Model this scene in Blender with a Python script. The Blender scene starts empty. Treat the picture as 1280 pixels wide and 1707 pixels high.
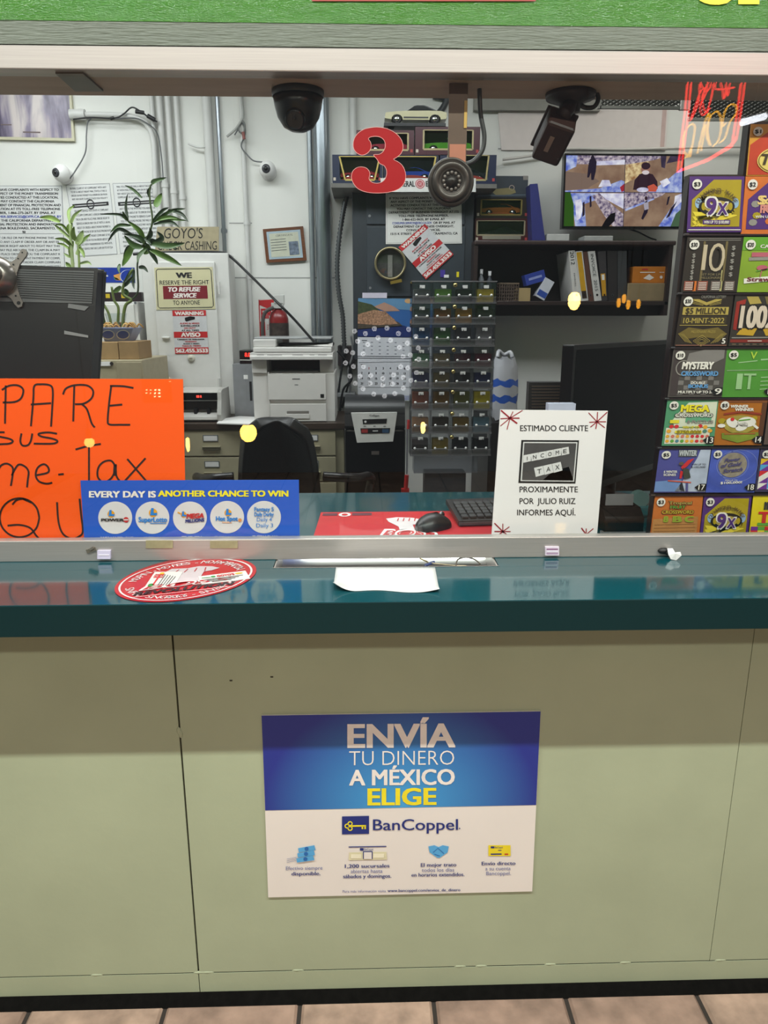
import bpy, math, random
from mathutils import Vector, Matrix
random.seed(7)
SC = bpy.context.scene
COL = SC.collection
R_ = math.radians

# ---------------------------------------------------------------- camera
CAM = Vector((0.0, -1.42, 1.55)); FPX = 1233.0
YAW, PITCH = R_(1.6), R_(14.6)
FW = Vector((math.sin(YAW)*math.cos(PITCH), math.cos(YAW)*math.cos(PITCH), -math.sin(PITCH)))
RT = Vector((math.cos(YAW), -math.sin(YAW), 0)); UP = RT.cross(FW)
cd = bpy.data.cameras.new('camera'); cam = bpy.data.objects.new('camera', cd); COL.objects.link(cam)
cam.matrix_world = Matrix(((RT.x, UP.x, -FW.x, CAM.x), (RT.y, UP.y, -FW.y, CAM.y), (RT.z, UP.z, -FW.z, CAM.z), (0, 0, 0, 1)))
cd.sensor_fit = 'VERTICAL'; cd.sensor_height = 36.0; cd.lens = FPX*36.0/1707.0; cd.clip_start = 0.02
SC.camera = cam
# ---------------------------------------------------------------- world, exposure, lights
w = bpy.data.worlds.new('world'); SC.world = w; w.use_nodes = True
w.node_tree.nodes['Background'].inputs[0].default_value = (0.86, 0.93, 1.0, 1)
w.node_tree.nodes['Background'].inputs[1].default_value = 0.13
SC.view_settings.view_transform = 'Standard'; SC.view_settings.look = 'None'
SC.view_settings.exposure = 0.0; SC.view_settings.gamma = 1.0
SC.view_settings.use_curve_mapping = False
SC.cycles.use_denoising = True
SC.cycles.max_bounces = 10; SC.cycles.transparent_max_bounces = 24
SC.cycles.sample_clamp_indirect = 4.0

def area(name, loc, sx, sy, power, col=(1, 1, 1), rot=(0, 0, 0)):
    l = bpy.data.lights.new(name, 'AREA'); l.shape = 'RECTANGLE'; l.size = sx; l.size_y = sy
    l.energy = power; l.color = col
    o = bpy.data.objects.new(name, l); COL.objects.link(o); o.location = loc; o.rotation_euler = rot
    return o
# tube rows over the customers: one nearly above the counter edge, one further back
area('ceiling_tubes_front', (-0.3, -1.01, 2.93), 5.0, 0.035, 142, (0.96, 1.0, 0.92))
area('ceiling_tubes_middle', (0.2, -3.1, 2.95), 5.0, 0.20, 84, (1.0, 0.92, 0.80))
# tube rows in the staff room, then one added fill at the right
area('ceiling_tubes_staff', (-0.7, 1.45, 2.93), 3.2, 0.5, 60, (0.95, 0.98, 1.0))
area('ceiling_tubes_staff_left', (-1.6, 2.1, 2.93), 0.8, 0.4, 10, (0.95, 0.98, 1.0))

area('staff_right_fill', (1.7, 2.2, 2.93), 0.8, 0.4, 7, (1.0, 0.96, 0.90))  # added fill that brightens the right part of the back wall

# ---------------------------------------------------------------- materials
def lin(h):
    h = h.lstrip('#'); o = []
    for i in (0, 2, 4):
        c = int(h[i:i+2], 16)/255.0
        o.append(c/12.92 if c <= 0.04045 else ((c+0.055)/1.055)**2.4)
    return (o[0], o[1], o[2], 1.0)
_M = {}
def K(h, rough=0.55, metal=0.0, var=0.06, scale=30.0, bump=0.0, bscale=None, stretch=None, spec=0.5, coat=0.0):
    """procedural material: base colour with a faint noise of its own, optional bump"""
    key = (h, rough, metal, var, scale, bump, bscale, stretch, spec, coat)
    if key in _M: return _M[key]
    m = bpy.data.materials.new('m_'+h.strip('#')); m.use_nodes = True
    nt = m.node_tree; b = nt.nodes['Principled BSDF']
    b.inputs['Roughness'].default_value = rough; b.inputs['Metallic'].default_value = metal
    b.inputs['Specular IOR Level'].default_value = spec
    if coat: b.inputs['Coat Weight'].default_value = coat; b.inputs['Coat Roughness'].default_value = 0.05
    c = lin(h)
    tc = nt.nodes.new('ShaderNodeTexCoord'); mp = nt.nodes.new('ShaderNodeMapping')
    nt.links.new(tc.outputs['Object'], mp.inputs['Vector'])
    if stretch: mp.inputs['Scale'].default_value = stretch
    n = nt.nodes.new('ShaderNodeTexNoise'); n.inputs['Scale'].default_value = scale; n.inputs['Detail'].default_value = 4
    nt.links.new(mp.outputs['Vector'], n.inputs['Vector'])
    r = nt.nodes.new('ShaderNodeValToRGB'); r.color_ramp.elements[0].position = 0.3; r.color_ramp.elements[1].position = 0.7
    r.color_ramp.elements[0].color = (c[0]*(1-var), c[1]*(1-var), c[2]*(1-var), 1)
    r.color_ramp.elements[1].color = (min(1, c[0]*(1+var)), min(1, c[1]*(1+var)), min(1, c[2]*(1+var)), 1)
    nt.links.new(n.outputs['Fac'], r.inputs['Fac']); nt.links.new(r.outputs['Color'], b.inputs['Base Color'])
    if bump:
        n2 = nt.nodes.new('ShaderNodeTexNoise'); n2.inputs['Scale'].default_value = bscale or scale; n2.inputs['Detail'].default_value = 3
        nt.links.new(mp.outputs['Vector'], n2.inputs['Vector'])
        bp = nt.nodes.new('ShaderNodeBump'); bp.inputs['Strength'].default_value = bump; bp.inputs['Distance'].default_value = 0.004
        nt.links.new(n2.outputs['Fac'], bp.inputs['Height']); nt.links.new(bp.outputs['Normal'], b.inputs['Normal'])
    _M[key] = m
    return m
def E(h, s):
    key = ('E', h, s)
    if key in _M: return _M[key]
    m = bpy.data.materials.new('glow_'+h.strip('#')); m.use_nodes = True; nt = m.node_tree; nt.nodes.clear()
    o = nt.nodes.new('ShaderNodeOutputMaterial'); e = nt.nodes.new('ShaderNodeEmission')
    e.inputs[0].default_value = lin(h); e.inputs[1].default_value = s; nt.links.new(e.outputs[0], o.inputs[0])
    _M[key] = m
    return m
def clear(name, tint, refl, rough=0.0, haze=0.0, hazecol=(0.8, 0.8, 0.8, 1)):
    """thin clear sheet: see-through with a Schlick reflection, the same for every ray"""
    key = ('C', name)
    if key in _M: return _M[key]
    m = bpy.data.materials.new(name); m.use_nodes = True; nt = m.node_tree; nt.nodes.clear()
    o = nt.nodes.new('ShaderNodeOutputMaterial'); t = nt.nodes.new('ShaderNodeBsdfTransparent'); g = nt.nodes.new('ShaderNodeBsdfGlossy')
    t.inputs[0].default_value = tint; g.inputs['Roughness'].default_value = rough
    lw = nt.nodes.new('ShaderNodeLayerWeight'); lw.inputs[0].default_value = 0.5
    p = nt.nodes.new('ShaderNodeMath'); p.operation = 'POWER'; p.inputs[1].default_value = 5.0
    nt.links.new(lw.outputs['Facing'], p.inputs[0])
    ma = nt.nodes.new('ShaderNodeMath'); ma.operation = 'MULTIPLY_ADD'; ma.inputs[1].default_value = 0.9; ma.inputs[2].default_value = refl
    nt.links.new(p.outputs[0], ma.inputs[0])
    mx = nt.nodes.new('ShaderNodeMixShader'); nt.links.new(ma.outputs[0], mx.inputs[0])
    src = t.outputs[0]
    if haze:
        d = nt.nodes.new('ShaderNodeBsdfDiffuse'); d.inputs[0].default_value = hazecol
        m2 = nt.nodes.new('ShaderNodeMixShader'); m2.inputs[0].default_value = haze
        nt.links.new(t.outputs[0], m2.inputs[1]); nt.links.new(d.outputs[0], m2.inputs[2]); src = m2.outputs[0]
    nt.links.new(src, mx.inputs[1]); nt.links.new(g.outputs[0], mx.inputs[2]); nt.links.new(mx.outputs[0], o.inputs[0])
    _M[key] = m
    return m

# ---------------------------------------------------------------- geometry helpers
def ray(px, py): return RT*(px-640.0) + UP*(853.5-py) + FW*FPX
def P(px, py, Y):
    v = ray(px, py); return CAM + v*((Y-CAM.y)/v.y)
def PZ(px, py, Z):
    v = ray(px, py); return CAM + v*((Z-CAM.z)/v.z)
def smooth(pts, n=6, closed=False):
    pts = [Vector(p) for p in pts]; N = len(pts); out = []
    if N < 3: return pts
    rng = range(N) if closed else range(N-1)
    for i in rng:
        if closed: p0, p1, p2, p3 = pts[i-1], pts[i], pts[(i+1) % N], pts[(i+2) % N]
        else: p0, p1, p2, p3 = pts[max(i-1, 0)], pts[i], pts[i+1], pts[min(i+2, N-1)]
        for k in range(n):
            t = k/n
            out.append(0.5*((2*p1)+(p2-p0)*t+(2*p0-5*p1+4*p2-p3)*t*t+(3*p1-p0-3*p2+p3)*t*t*t))
    if not closed: out.append(pts[-1])
    return out
_G = {}
def glyph(s, bold, sh):
    key = (s, bold, sh)
    if key not in _G:
        cu = bpy.data.curves.new('t', 'FONT'); cu.body = s; cu.size = 1.0; cu.offset = min(bold, 0.0); cu.shear = sh
        cu.resolution_u = 3; cu.fill_mode = 'FRONT'; cu.dimensions = '2D'
        ob = bpy.data.objects.new('t', cu); me = ob.to_mesh()
        vs = [(v.co.x, v.co.y) for v in me.vertices]; fs = [tuple(p.vertices) for p in me.polygons]
        ob.to_mesh_clear(); bpy.data.objects.remove(ob); bpy.data.curves.remove(cu)
        _G[key] = (vs, fs)
    return _G[key]
CAPH = max(v[1] for v in glyph('H', 0, 0)[0])

class G:
    """collects shapes (world coordinates) and links them as ONE mesh object"""
    def __init__(s): s.v = []; s.f = []; s.fm = []; s.mats = []; s.sm = []
    def mi(s, m):
        if m not in s.mats: s.mats.append(m)
        return s.mats.index(m)
    def add(s, vs, fs, m, sm=False):
        o = len(s.v); i = s.mi(m); s.v += [Vector(v) for v in vs]
        for f in fs: s.f.append([a+o for a in f]); s.fm.append(i); s.sm.append(sm)
        return s
    def box(s, a, b, m):
        x0, x1 = sorted((a[0], b[0])); y0, y1 = sorted((a[1], b[1])); z0, z1 = sorted((a[2], b[2]))
        vs = [(x0, y0, z0), (x1, y0, z0), (x1, y1, z0), (x0, y1, z0), (x0, y0, z1), (x1, y0, z1), (x1, y1, z1), (x0, y1, z1)]
        return s.add(vs, [(0, 3, 2, 1), (4, 5, 6, 7), (0, 1, 5, 4), (1, 2, 6, 5), (2, 3, 7, 6), (3, 0, 4, 7)], m)
    def obox(s, c, size, rot, m):
        c = Vector(c); hx, hy, hz = [k/2 for k in size]; vs = []
        for z in (-hz, hz):
            for x, y in ((-hx, -hy), (hx, -hy), (hx, hy), (-hx, hy)): vs.append(c + rot @ Vector((x, y, z)))
        return s.add(vs, [(0, 3, 2, 1), (4, 5, 6, 7), (0, 1, 5, 4), (1, 2, 6, 5), (2, 3, 7, 6), (3, 0, 4, 7)], m)
    def fbox(s, x0, y0, x1, y1, Y, dep, m, z0=None):
        xm, ym = (x0+x1)/2, (y0+y1)/2
        a, b = P(x0, ym, Y).x, P(x1, ym, Y).x; c, d = P(xm, y1, Y).z, P(xm, y0, Y).z
        if z0 is not None: c = z0
        return s.box((a, Y, c), (b, Y+dep, d), m)
    def cyl(s, p0, p1, r0, m, r1=None, n=16, caps=True):
        p0, p1 = Vector(p0), Vector(p1); r1 = r0 if r1 is None else r1
        d = (p1-p0).normalized(); a = d.orthogonal().normalized(); b = d.cross(a); vs = []
        for k in range(n):
            t = 2*math.pi*k/n; e = a*math.cos(t)+b*math.sin(t); vs += [p0+e*r0, p1+e*r1]
        fs = [(2*k, 2*((k+1) % n), 2*((k+1) % n)+1, 2*k+1) for k in range(n)]
        s.add(vs, fs, m, True)
        if caps:
            s.add([vs[2*k] for k in range(n)], [tuple(range(n))[::-1]], m); s.add([vs[2*k+1] for k in range(n)], [tuple(range(n))], m)
        return s
    def tube(s, pts, r, m, n=8, sm=0, closed=False, taper=None):
        pts = [Vector(p) for p in pts]
        if sm: pts = smooth(pts, sm, closed)
        N = len(pts); vs = []; a = None
        for i, p in enumerate(pts):
            q0 = pts[i-1] if (i or closed) else p; q1 = pts[(i+1) % N] if (i < N-1 or closed) else p
            d = (q1-q0).normalized()
            a = d.orthogonal().normalized() if a is None else (a-d*a.dot(d)).normalized()
            b = d.cross(a); rr = r if taper is None else r+(taper-r)*i/(N-1)
            for k in range(n):
                t = 2*math.pi*k/n; vs.append(p+(a*math.cos(t)+b*math.sin(t))*rr)
        fs = []
        for i in range(N if closed else N-1):
            j = (i+1) % N
            for k in range(n): fs.append((i*n+k, i*n+(k+1) % n, j*n+(k+1) % n, j*n+k))
        if not closed: fs += [tuple(range(n))[::-1], tuple((N-1)*n+k for k in range(n))]
        return s.add(vs, fs, m, True)
    def lathe(s, prof, o, ax, m, n=24, sm=True):
        """prof: (radius, height along ax)"""
        o = Vector(o); ax = Vector(ax).normalized(); a = ax.orthogonal().normalized(); b = ax.cross(a); vs = []
        for r, h in prof:
            for k in range(n):
                t = 2*math.pi*k/n; vs.append(o+ax*h+(a*math.cos(t)+b*math.sin(t))*max(r, 1e-5))
        fs = [(i*n+k, i*n+(k+1) % n, (i+1)*n+(k+1) % n, (i+1)*n+k) for i in range(len(prof)-1) for k in range(n)]
        return s.add(vs, fs, m, sm)
    def ball(s, c, r, m, n=14):
        r = (r, r, r) if not hasattr(r, '__len__') else r; c = Vector(c); vs = []; k2 = n//2
        for i in range(k2+1):
            t = math.pi*i/k2
            for k in range(n):
                q = 2*math.pi*k/n; vs.append(c+Vector((r[0]*math.sin(t)*math.cos(q), r[1]*math.sin(t)*math.sin(q), r[2]*math.cos(t))))
        return s.add(vs, [(i*n+k, (i+1)*n+k, (i+1)*n+(k+1) % n, i*n+(k+1) % n) for i in range(k2) for k in range(n)], m, True)
    def prism(s, poly, vec, m, sm=False):
        vec = Vector(vec); n = len(poly); p = [Vector(q) for q in poly]
        s.add(p, [tuple(range(n))], m); s.add([q+vec for q in p], [tuple(range(n))[::-1]], m)
        return s.add(p+[q+vec for q in p], [(k, k+n, (k+1) % n+n, (k+1) % n) for k in range(n)], m, sm)
    def build(s, name, parent=None, bev=0.0, seg=2, sub=0, fix=True):
        lo = Vector((min(v.x for v in s.v), min(v.y for v in s.v), min(v.z for v in s.v)))
        hi = Vector((max(v.x for v in s.v), max(v.y for v in s.v), max(v.z for v in s.v)))
        org = Vector(((lo.x+hi.x)/2, (lo.y+hi.y)/2, lo.z))
        me = bpy.data.meshes.new(name); me.from_pydata([v-org for v in s.v], [], s.f)
        for m in s.mats: me.materials.append(m)
        me.polygons.foreach_set('material_index', s.fm); me.polygons.foreach_set('use_smooth', s.sm)
        me.update()
        o = bpy.data.objects.new(name, me); COL.objects.link(o)
        if parent is not None: o.parent = parent; o.location = org - WL[parent.name]
        else: o.location = org
        WL[o.name] = org
        if bev:
            b = o.modifiers.new('Bevel', 'BEVEL'); b.width = bev; b.segments = seg; b.limit_method = 'ANGLE'; b.angle_limit = R_(40)
        if sub:
            b = o.modifiers.new('Sub', 'SUBSURF'); b.levels = sub; b.render_levels = sub
        return o
WL = {}
EPS = 0.0007
class Sh(G):
    """flat printed thing drawn in its own 2-D units: pl=('Y',v) or ('Z',v); q = photo corners TL,TR,BR,BL of the w x h sheet"""
    def __init__(s, pl, q=None, w=100.0, h=100.0, aff=None):
        G.__init__(s); s.pl = pl; s.q = q; s.w = w; s.h = h; s.aff = aff
    def mp(s, x, y):
        if s.aff: c, a, b = s.aff; return (c[0]+a[0]*x+b[0]*y, c[1]+a[1]*x+b[1]*y)
        if s.q is None: return (x, y)
        u, v = x/s.w, y/s.h; A, B, C, D = s.q
        return tuple((A[i]*(1-u)+B[i]*u)*(1-v)+(D[i]*(1-u)+C[i]*u)*v for i in (0, 1))
    def W(s, x, y, k=0):
        px, py = s.mp(x, y)
        if s.pl[0] == 'Y': return P(px, py, s.pl[1]-k*EPS)
        if s.pl[0] == 'N':
            p0, n = s.pl[1] + s.pl[2]*k*EPS, s.pl[2]; v = ray(px, py); return CAM + v*((p0-CAM).dot(n)/v.dot(n))
        return PZ(px, py, s.pl[1]+k*EPS)
    def clipz(s, z): s.v = [Vector((v.x, v.y, max(v.z, z))) for v in s.v]
    def poly(s, pts, m, k=1): return s.add([s.W(p[0], p[1], k) for p in pts], [tuple(range(len(pts)))[::-1]], m)
    def rect(s, x0, y0, x1, y1, m, k=1): return s.poly([(x0, y0), (x1, y0), (x1, y1), (x0, y1)], m, k)
    def base(s, m, th=0.003, pts=None):
        pts = pts or [(0, 0), (s.w, 0), (s.w, s.h), (0, s.h)]
        vec = {'Y': (0, th, 0), 'Z': (0, 0, -th)}.get(s.pl[0]) or (-s.pl[2]*th)
        return s.prism([s.W(p[0], p[1], 0) for p in pts][::-1], vec, m)
    def ell(s, cx, cy, rx, ry, m, k=1, n=28, a0=0, a1=360, rot=0):
        c, q = math.cos(R_(rot)), math.sin(R_(rot)); pts = []
        for i in range(n if a1-a0 >= 360 else n+1):
            t = R_(a0+(a1-a0)*i/n); X, Y = rx*math.cos(t), ry*math.sin(t); pts.append((cx+X*c-Y*q, cy+X*q+Y*c))
        return s.poly(pts, m, k)
    def ring(s, cx, cy, rx, ry, wd, m, k=1, n=36, a0=0, a1=360):
        pts = [(cx+rx*math.cos(R_(a0+(a1-a0)*i/n)), cy+ry*math.sin(R_(a0+(a1-a0)*i/n))) for i in range(n+1)]
        return s.line(pts, wd, m, k)
    def line(s, pts, wd, m, k=1, sm=0):
        p = [Vector((a[0], a[1], 0)) for a in pts]
        if sm: p = smooth(p, sm)
        L, Rr = [], []
        for i in range(len(p)):
            d = (p[min(i+1, len(p)-1)]-p[max(i-1, 0)]); d = d.normalized() if d.length > 1e-9 else Vector((1, 0, 0))
            n = Vector((-d.y, d.x, 0))*wd/2; L.append(p[i]+n); Rr.append(p[i]-n)
        vs = [s.W(a.x, a.y, k) for a in L]+[s.W(a.x, a.y, k) for a in Rr]; N = len(p)
        return s.add(vs, [(i, i+1, N+i+1, N+i) for i in range(N-1)], m)
    def text(s, t, x0, x1, y0, y1, m, k=2, bold=0.0, sh=0.0, slope=0.0):
        """fit the ink between x0 and x1, capitals between y0 (top) and y1 (baseline)"""
        vs, fs = glyph(t, bold, sh)
        if not vs: return s
        a, b = min(v[0] for v in vs), max(v[0] for v in vs); sx = (x1-x0)/max(b-a, 1e-6); sy = (y1-y0)/CAPH
        if len(t) == 1 and sx > 2.0*sy: xm = (x0+x1)/2; sx = 1.1*sy; x0 = xm-(b-a)*sx/2
        offs = [(0, 0)]
        if bold > 0:
            d = bold*.95; offs = [(-d, d*.5), (d, d*.5), (-d, -d*.5), (d, -d*.5)] if bold > .025 else [(-d, 0), (d, 0)]
        for i, (dx, dy) in enumerate(offs):
            s.add([s.W(x0+(v[0]+dx-a)*sx, y1-(v[1]+dy)*sy+slope*((v[0]-a)*sx), k+i*.15) for v in vs], fs, m)
        return s
    def tc(s, t, xc, y0, y1, m, k=2, bold=0.0, sh=0.0, asp=1.0, slope=0.0):
        vs, fs = glyph(t, bold, sh)
        if not vs: return s
        wd = (max(v[0] for v in vs)-min(v[0] for v in vs))*(y1-y0)/CAPH*asp
        return s.text(t, xc-wd/2, xc+wd/2, y0, y1, m, k, bold, sh, slope)
    def arc(s, t, cx, cy, rx, ry, a0, a1, h, m, k=2, bold=0.03, out=True):
        """letters along an arc from angle a0 to a1 (degrees, y down)"""
        n = len(t)
        for i, ch in enumerate(t):
            if ch == ' ': continue
            th = R_(a0+(a1-a0)*(i+0.5)/n); vs, fs = glyph(ch, bold, 0)
            xm = (max(v[0] for v in vs)+min(v[0] for v in vs))/2
            e = Vector((math.cos(th), math.sin(th))); up = e if out else -e; rt = Vector((-up.y, up.x))
            sc = h/CAPH; q = []
            for v in vs:
                p = rt*(v[0]-xm)*sc+up*(v[1]*sc)
                q.append(s.W(cx+rx*e.x+p.x, cy+ry*e.y+p.y, k))
            s.add(q, fs, m)
        return s

def tag(o, label, cat, group=None):
    o['label'] = label; o['category'] = cat
    if group: o['group'] = group
    return o
def thing(name, label, cat, loc, group=None):
    o = bpy.data.objects.new(name, None); COL.objects.link(o); o.empty_display_size = 0.05
    o.location = loc; WL[o.name] = Vector(loc)
    return tag(o, label, cat, group)
def struct(o): o['kind'] = 'structure'; return o
# ================================================================ the setting
OH = .15                                # how far the counter top overhangs the front boards
YW, ZC = 2.86, P(640, 1003, -.15).z      # back wall, counter top
ZU = P(640, 1055, -OH).z; YS = PZ(640, 931.5, ZC).y; YG = YS+.014; YI = PZ(640, 821, ZC).y   # underside, sill front, glass, inner edge
white_wall = K('#e3e3de', .5, var=.05, scale=3, bump=.12, bscale=25)
green = K('#a7b094', .5, var=.05, scale=5, bump=.08, bscale=60)
alum = K('#b5b1ad', .36, .62, var=.10, scale=6, stretch=(1, 40, 260))
alum_h = K('#a7a19d', .36, .6, var=.10, scale=6, stretch=(1, 40, 260))
alum_d = K('#8d877f', .45, .7, var=.12, scale=8, stretch=(1, 20, 120))
teal = K('#0a424a', .12, var=.04, scale=120, spec=.7, coat=.25); teal_e = K('#04292c', .45, var=.04, scale=120, spec=.3)  # top teal lightened to stand in for reflections; front edge copy stays darker
black = K('#101012', .45); black_g = K('#0b0b0d', .18); dark = K('#2a2a2d', .5); steel = K('#9aa0a6', .3, .9, var=.12, stretch=(40, 40, 1))
white = K('#e9e8e6', .5, var=.02); offw = K('#d6d5cf', .45, var=.03); paper = K('#e8e6e3', .6, var=.02, scale=8)
chrome = K('#d5d5d5', .15, 1.0)
ink = K('#1c1b1d', .6); red = K('#b3161c', .5); redb = K('#c2272b', .5)

g = G(); g.box((-3.2, YW, 0), (3.4, YW+.1, 3.0), white_wall)
seam = K('#9b9c99', .7)
for (x0, y0, x1, y1) in ((388, 463, 560, 463), (382, 372, 420, 372), (830, 248, 1140, 250)):
    a, b = P(x0, y0, YW), P(x1, y1, YW); g.box((a.x, YW-.0012, a.z-.003), (b.x, YW, a.z+.003), seam)
struct(g.build('wall_back'))
g = G(); g.box((-3.2, .10, 0), (-3.1, YW, 3.0), white_wall); struct(g.build('wall_left'))
g = G(); g.box((3.3, .10, 0), (3.4, YW, 3.0), white_wall); struct(g.build('wall_right'))
g = G(); g.box((-3.2, YS-.02, 3.0), (3.4, 2.96, 3.08), K('#d8d8d4', .7)); struct(g.build('ceiling'))

# floor: square clay tiles on dark grout in front, plain grey slab behind the counter
g = G(); grout = K('#2b2420', .8); g.box((-3.2, -6, -.03), (3.4, .05, -.006), grout)
tile = K('#9d8475', .55, var=.32, scale=16, bump=.35, bscale=45); tile2 = K('#90776a', .55, var=.36, scale=13, bump=.35, bscale=45)
xs0 = PZ(500, 1672, 0).x; sx = (PZ(945, 1668, 0).x-xs0)/2
for i in range(-9, 11):
    for j in range(19):
        x, y = xs0+i*sx, -.022-j*sx
        vs = []; e, t = .006, .010
        a, b, c, d = x+t/2, x+sx-t/2, y-sx+t/2, y-t/2
        vs = [(a, c, -.006), (b, c, -.006), (b, d, -.006), (a, d, -.006), (a+e, c+e, 0), (b-e, c+e, 0), (b-e, d-e, 0), (a+e, d-e, 0)]
        g.add(vs, [(4, 5, 6, 7), (0, 1, 5, 4), (1, 2, 6, 5), (2, 3, 7, 6), (3, 0, 4, 7)], random.choice((tile, tile2)))
g.box((-3.2, .05, -.03), (3.4, YW, 0), K('#8b8985', .6))
struct(g.build('floor'))

# counter front: painted boards with a seam
xa, xb = P(309, 1340, 0).x, P(1240, 1180, 0).x
g = G(); g.box((-3.2, .006, 0), (3.4, .10, ZU-.001), K('#3a382c', .8))
for a, b in ((-3.2, xa-.002), (xa+.002, xb-.0007), (xb+.0007, 3.4)): g.box((a, 0, .066), (b, .006, ZU-.001), green)
for px, py in ((385, 1134), (453, 1128)):
    p = P(px, py, 0); g.box((p.x-.003, -.0006, p.z-.002), (p.x+.003, 0, p.z+.001), K('#2c2a20'))
blob = K('#b3b596', .5)
for px, py in ((298, 1218), (301, 1224)):
    p = P(px, py, 0); g.ball(p, (.005, .0016, .009), green, 8)
struct(g.build('wall_front'))
g = G(); g.box((-3.2, -.0005, .006), (xa-.001, .006, .0635), green); g.box((xa+.001, -.0005, .006), (3.4, .006, .0635), green)
for px, py in ((160, 1633), (330, 1617), (345, 1628), (495, 1624), (765, 1617), (800, 1615), (915, 1611), (1040, 1610), (1198, 1607)):
    p = P(px, py, 0); g.ball((p.x, .001, .0648), (.013, .0025, .004), green, 8); g.ball((p.x+.009, .001, .0652), (.009, .0022, .003), green, 8)
g.box((-3.2, .0004, .0635), (3.4, .006, .0662), K('#23221a', .9, spec=.1)); struct(g.build('baseboard_front'))
g = G(); g.prism([(-3.2, -.030, -.004), (-3.2, -.0008, -.004), (-3.2, -.0008, .010), (-3.2, -.008, .007)], (6.6, 0, 0), K('#0b0a09', .9, var=.3, scale=60, bump=.5, spec=.1))
struct(g.build('trim_1'))

# fascia above the window
fas = K('#2f6a0a', .13, var=.06, scale=40, bump=.6, bscale=300, stretch=(.5, 1, 1.5), spec=.6)
zb, zt, za = P(640, 40, YS-.010).z, P(640, 79, YS-.010).z, P(640, 120.5, YS-.010).z
ZSOF = za; tb = thing('fascia_sign', 'glossy green sign fascia with yellow lettering above the whole window', 'sign', (0, YS, zb))
g = G(); g.box((-3.2, YS-.010, zb), (3.4, YS+.03, 3.0), fas); g.build('fascia_board', tb)
s = Sh(('Y', YS-.0115)); yel = K('#d8cf2a', .4)
for t, x0, x1 in (('S', 1168, 1222), ('E', 1232, 1264)): s.text(t, x0, x1, -70, 7, yel, 1, .02)
s.build('lettering', tb)
s = Sh(('Y', YS-.0115)); s.rect(520, -90, 893, 2, K('#8c2f1c', .4), 1); s.build('lower_stripe', tb)
g = G(); g.box((-3.2, YS-.009, zt), (3.4, YS+.03, zb), K('#5c6358', .45, var=.08, scale=8, stretch=(1, 1, 12), bump=.5, bscale=30)); struct(g.build('trim_2'))

# window: aluminium head and sill channels, soffit board, one long pane
win = bpy.data.objects.new('window_1', None); COL.objects.link(win); win['kind'] = 'structure'; WL['window_1'] = Vector((0, 0, 0))
g = G(); g.box((-3.2, YS-.010, za), (3.4, YS+.034, zt-.0015), alum_h); g.build('head_rail', win, bev=.002)
ysb = YS+.155; zl = P(640, 157, ysb).z
g = G(); g.box((-3.2, YS+.034, za+.001), (3.4, ysb, za+.03), K('#9c8672', .5, var=.1, scale=4, stretch=(1, 8, 8)))
g.box((-3.2, ysb, zl), (3.4, ysb+.012, za+.03), alum_d)
pl = [PZ(x, y, za+.0008) for x, y in ((92, 119), (138, 119), (172, 149), (125, 149))]
g.prism(pl, (0, 0, -.004), K('#6e6c66', .45, .5)); g.build('soffit', win)
g = G(); g.box((-3.2, YS, ZC), (3.4, YS+.025, P(640, 897, YS).z), alum); g.build('sill_rail', win, bev=.002)
glass = clear('window_glass', (.965, .98, .97, 1), .040)
g = G(); g.box((-3.2, YG-.003, ZC+.03), (3.4, YG+.003, za+.01), glass); g.build('glass', win)

# countertop with the pass-through tray under the glass
hx0, hx1 = PZ(455, 946, ZC).x, PZ(832, 944, ZC).x; hy0 = PZ(640, 946, ZC).y; hy1 = YS+.10
g = G(); zt0 = ZU
g.box((-3.2, -OH, zt0), (3.4, hy0, ZC), teal); g.box((-3.2, hy1, zt0), (3.4, YI, ZC), teal)
g.box((-3.2, hy0, zt0), (hx0, hy1, ZC), teal); g.box((hx1, hy0, zt0), (3.4, hy1, ZC), teal)
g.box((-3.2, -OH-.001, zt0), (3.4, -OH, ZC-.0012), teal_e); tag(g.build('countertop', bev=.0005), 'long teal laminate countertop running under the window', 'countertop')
tr = thing('cash_tray', 'curved aluminium pass-through tray sunk in the teal counter under the glass', 'tray', ((hx0+hx1)/2, hy0, ZC-.06))
g = G(); n = 16; prof = []
for i in range(n+1):
    t = math.pi*i/n; prof.append(((hy0+hy1)/2-math.cos(t)*(hy1-hy0)/2*.985, ZC-.002-math.sin(t)*.055))
vs = []
for x in (hx0+.003, hx1-.003): vs += [(x, y, z) for y, z in prof]+[(x, y, z-.003) for y, z in prof]
N = n+1
g.add(vs, [(i, i+1, 2*N+i+1, 2*N+i) for i in range(n)]+[(N+i, 3*N+i, 3*N+i+1, N+i+1) for i in range(n)], K('#d2d2d0', .28, 1.0, var=.08, stretch=(1, 60, 60)), True)
g.build('trough', tr)
for x in (hx0+.001, hx1-.004):
    g = G(); g.prism([(x, y, z) for y, z in prof], (.003, 0, 0), alum); g.build('end_plate', tr)
g = G(); g.box((hx0, hy0, ZC-.006), (hx1, hy0+.003, ZC+.0008), chrome); g.build('front_lip', tr)

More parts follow.
